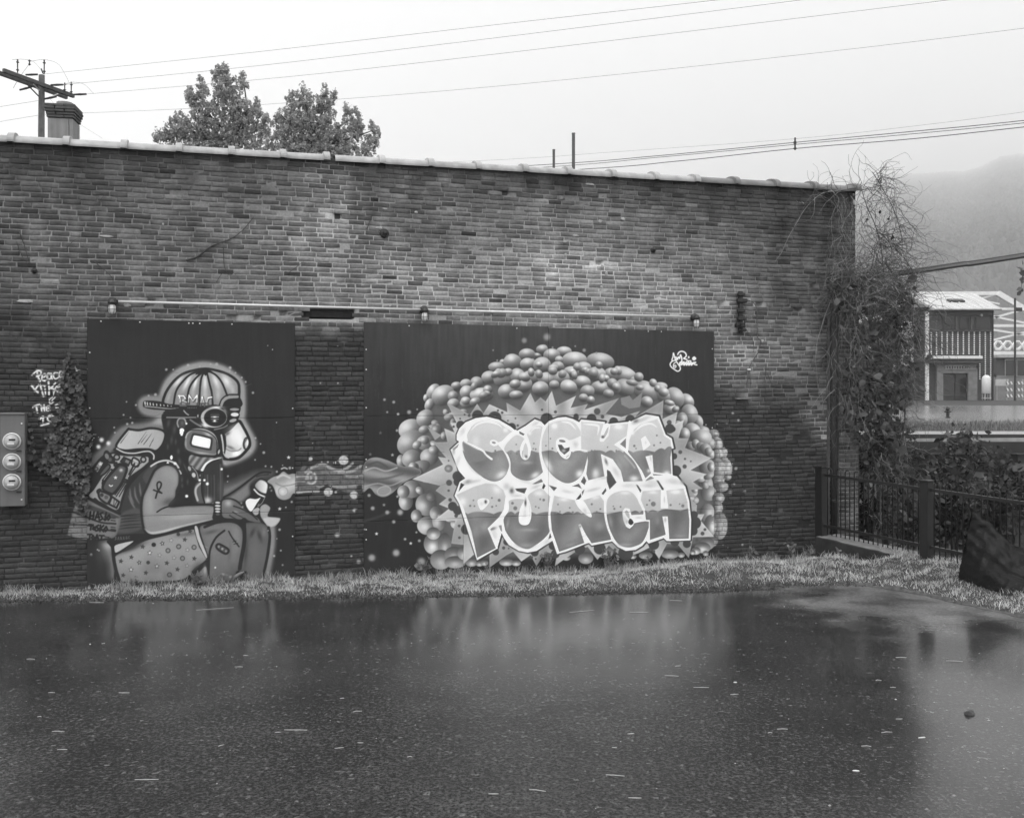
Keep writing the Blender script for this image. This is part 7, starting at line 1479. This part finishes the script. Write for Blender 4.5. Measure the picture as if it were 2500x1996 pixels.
def walk(p0, d0, n, st, r, pull, m):
    p_ = Vector(p0); d = Vector(d0).normalized(); P = [p_.copy()]
    for i in range(n):
        d = (d + Vector(rs.normal(0, .28, 3)) + Vector(pull)).normalized(); p_ = p_ + d*st; P.append(p_.copy())
    m.tube(P, list(np.linspace(r, r*.35, len(P))), 3, cap=False); return P
for i in range(1150):
    P = cur[rs.randint(len(cur))]; j = rs.randint(len(P)); p0 = P[j]
    hi_ = p0[2] + vb.z > 4.1
    if hi_ and rs.rand() < .45: continue
    d = rs.normal(0, 1, 3)*np.array((1, .6, .8)) + np.array((.35, 0, -.05 if not hi_ else .15))
    Pn = walk(p0 + rs.normal(0, .03, 3), d, rs.randint(7, 17), rs.uniform(.045, .085), rs.uniform(.003, .006), (.012, 0, -.10), tw[0 if rs.rand() < .75 else 1])
    if rs.rand() < .5: q = Pn[rs.randint(2, len(Pn))]; walk(q, rs.normal(0, 1, 3), rs.randint(4, 9), .045, .0028, (0, 0, -.08), tw[0])
for i in range(1100):                              # dense middle
    p0 = vr(rs.uniform(2092, 2235), rs.uniform(665, 960), rs.uniform(15.0, 15.8))
    walk(p0, rs.normal(0, 1, 3), rs.randint(6, 14), rs.uniform(.04, .075), rs.uniform(.0025, .005), (0, 0, -.06), tw[0 if rs.rand() < .8 else 1])
for i in range(520):                              # dense mat where the cable meets the corner
    p0 = vr(rs.uniform(2015, 2195), rs.normal(690, 32), rs.uniform(14.45, 14.85)); walk(p0, rs.normal(0, 1, 3)*np.array((1.4, .3, .7)), rs.randint(5, 11), rs.uniform(.04, .07), rs.uniform(.0025, .005), (0, -.01, -.06), tw[0 if rs.rand() < .8 else 1])
for i in range(300):                              # strands draped over the corner face
    p0 = vr(rs.uniform(2030, 2105), rs.uniform(470, 1000), rs.uniform(14.4, 14.75)); walk(p0, (rs.normal(0, .5), rs.normal(0, .15), -1), rs.randint(6, 16), rs.uniform(.05, .08), rs.uniform(.0022, .0045), (.01, 0, -.12), tw[0 if rs.rand() < .65 else 1])
note(obj('twigs', tw[0], M_twig, vine), kind='stuff'); note(obj('pale_twigs', tw[1], M_twigp, vine), kind='stuff')
C = []
for x, y, rx, ry, n, Ya in ((2120,915,40,25,60,15.0),(2100,960,30,40,50,15.0),(2140,985,45,40,80,15.1),(2110,1020,30,40,60,15.0),(2175,1060,30,60,160,15.3),(2150,1100,50,50,150,15.2),(2200,960,40,60,60,15.4),(2130,1150,60,60,140,15.3),(2230,860,40,60,40,15.6),(2075,690,40,26,50,14.6),(2110,930,50,40,120,14.9),(2160,960,60,50,150,15.2),(2130,1040,60,60,170,15.0),(2090,1010,36,70,110,14.7),(2085,900,30,50,50,14.7),(2070,760,36,60,70,14.65),(2130,740,50,50,90,15.0),(2180,800,46,60,90,15.2),(2120,830,50,40,80,14.9),(2200,720,36,40,50,15.2)):
    C += [tuple(vr(x + rs.normal(0, rx*.5), y + rs.normal(0, ry*.5), Ya + rs.normal(0, .2))) for _ in range(n)]
leaf_cloud('leaf', C, .085, .03, .2, M_leafA, vine)
for x, y, Ya in ((2169,535,15.1),(2148,518,15.1),(2115,540,15.0),(2178,580,15.2)): leaf_cloud('dead_leaf', [tuple(vr(x, y, Ya)), tuple(vr(x+2, y-4, Ya))], .06, .03, .05, M_leafA, vine)
# pale runners crossing the wall face
for px, r_, lb in (([(2090,458),(2035,468),(2000,475),(1965,505),(1930,560),(1900,620),(1885,640)],.008,'pale runner arching from the coping corner down the wall'),([(2035,700),(2005,780),(1990,830),(1985,870),(1988,920),(1995,980)],.007,'pale straight runner falling left of the downspout'),([(2040,700),(2036,770),(2025,830),(2005,870),(1980,885)],.006,'pale runner crossing the downspout'),([(2055,735),(2075,770),(2080,820),(2072,850)],.006,'short pale runner on the corner pilaster'),([(2000,850),(2020,870),(2025,920),(2028,970),(2020,985)],.005,'pale runner curling beside the downspout foot'),([(2030,630),(2012,650),(2008,690),(2014,720)],.005,'small pale runner above the downspout top'),([(2020,520),(2032,545),(2050,575)],.005,'short dark runner near the top corner')):
    curve_on_wall('vine_runner', lb, 'vine', px, r_, M_twigp if 'pale' in lb else M_twig, .07)
# service cables leaving the corner
wire('service_cable', 'thick dark cable leaving the brick corner over the bridge', [(2080,678,15.1),(2200,668,15.6),(2340,648,16.3),(2520,622,17.2),(3400,480,22)], .045, M_wire2)
wire('service_cable', 'thinner cable riding on the thick one at the brick corner', [(2080,668,15.1),(2200,661,15.6),(2340,641,16.3),(2520,615,17.2),(3400,474,22)], .016, M_wire2)
# shrubs below the fence
def shrub(label, x, y, Y, rx, ry, n, lo, hi, sz=.085):
    b = Vector(pt(x, y + ry*1.1, Y)); s_ = thing('shrub', label, 'shrub', b, 0, 'shrubs below the fence'); f = Y/FPX
    st = MB(); C = []
    for k in range(9):
        a = rs.uniform(-1, 1); e = Vector((a*rx*f*.8, rs.uniform(-.4, .4), rs.uniform(.9, 1.9)*ry*f)); st.tube([(0, 0, -.3), tuple(e*.5 + Vector((0, 0, .05))), tuple(e)], [.02, .012, .005], 5)
    for k in range(max(n//14, 8)):
        a = rs.uniform(0, 6.28); u = math.sqrt(rs.rand()); c_ = np.array((math.cos(a)*rx*u*f, rs.uniform(-.4, .4)*rx*f, (1.1 + math.sin(a)*u)*ry*f)); C.append(rs.normal(0, 1, (14, 3))*.11 + c_)
    obj('stem', st, M_bark, s_); leaf_cloud('leaf', np.vstack(C), sz, lo, hi, M_leafA, s_)
shrub('dark shrub close against the brick corner under the vines', 2120, 1200, 16.2, 60, 110, 900, .008, .05)
shrub('pale leaved shrub behind the first fence panel', 2190, 1210, 16.8, 60, 100, 700, .015, .17)
shrub('low pale shrub behind the fence post', 2220, 1290, 15.8, 50, 50, 420, .015, .15)
shrub('shrub with pale top leaves against the stone abutment', 2350, 1130, 22.5, 60, 75, 620, .012, .16, .11)
shrub('dark shrub left of the abutment shrub', 2270, 1180, 21.0, 60, 70, 560, .008, .05, .1)
shrub('small shrub sprouting below the girder', 2430, 1130, 23.2, 30, 30, 160, .015, .12, .1)
shrub('dark shrub behind the black tarp', 2420, 1250, 19.5, 70, 60, 520, .008, .05, .1)
shrub('dark low shrub down in the ravine behind the second fence panel', 2330, 1260, 18.0, 60, 60, 520, .008, .05, .1)
shrub('dark tall shrub in the ravine between corner and abutment', 2180, 1130, 19.5, 70, 80, 620, .008, .06, .1)
shrub('dark shrub against the foot of the stone abutment', 2480, 1200, 22.0, 60, 60, 420, .008, .05, .1)
# brushy weeds at the pit beside the first post
for x, y, Ya, lb, h_ in ((1950,1270,14.2,'drooping leafy weed beside the first fence post',.28),(2000,1370,13.9,'dark weedy tuft at the foot of the first fence post',.22),(2060,1375,13.7,'dry weed tuft in the dark pit beside the ledge',.2)):
    p_ = pt(x, y + 60 if y < 1300 else y + 10, Ya); w = thing('weed', lb, 'weed', (p_[0], p_[1], float(hgt(p_[0], p_[1])))); st = MB(); C = []
    for k in range(9):
        a = rs.uniform(0, 6.28); e = Vector((math.cos(a)*.2, math.sin(a)*.1, h_*rs.uniform(.7, 1.6))); st.tube([(0,0,0), tuple(e*.6 + Vector((0,0,.05))), tuple(e)], [.004,.003,.0015], 4)
        C += [tuple(e*rs.uniform(.5, 1.05) + Vector(rs.normal(0, .02, 3))) for _ in range(6)]
    obj('stem', st, M_twigp, w); leaf_cloud('leaf', C, .05, .06, .3, M_leafA, w)

# ---------------------------------------------------------------- haze
hb_ = MB().box((1800, 3500, 880), (16000, 7600, 1770))
hz = obj('haze', hb_, None); note(hz, kind='stuff', label='even pale mist filling the valley air', cat='haze')
hm = bpy.data.materials.new('haze'); hm.use_nodes = True; t = hm.node_tree; t.nodes.clear()
ho = N(t, 'ShaderNodeOutputMaterial'); pv = N(t, 'ShaderNodeVolumePrincipled'); pv.inputs['Color'].default_value = (1, 1, 1, 1); pv.inputs['Density'].default_value = .00050; pv.inputs['Anisotropy'].default_value = .0
t.links.new(pv.outputs[0], ho.inputs['Volume']); hz.data.materials.append(hm)
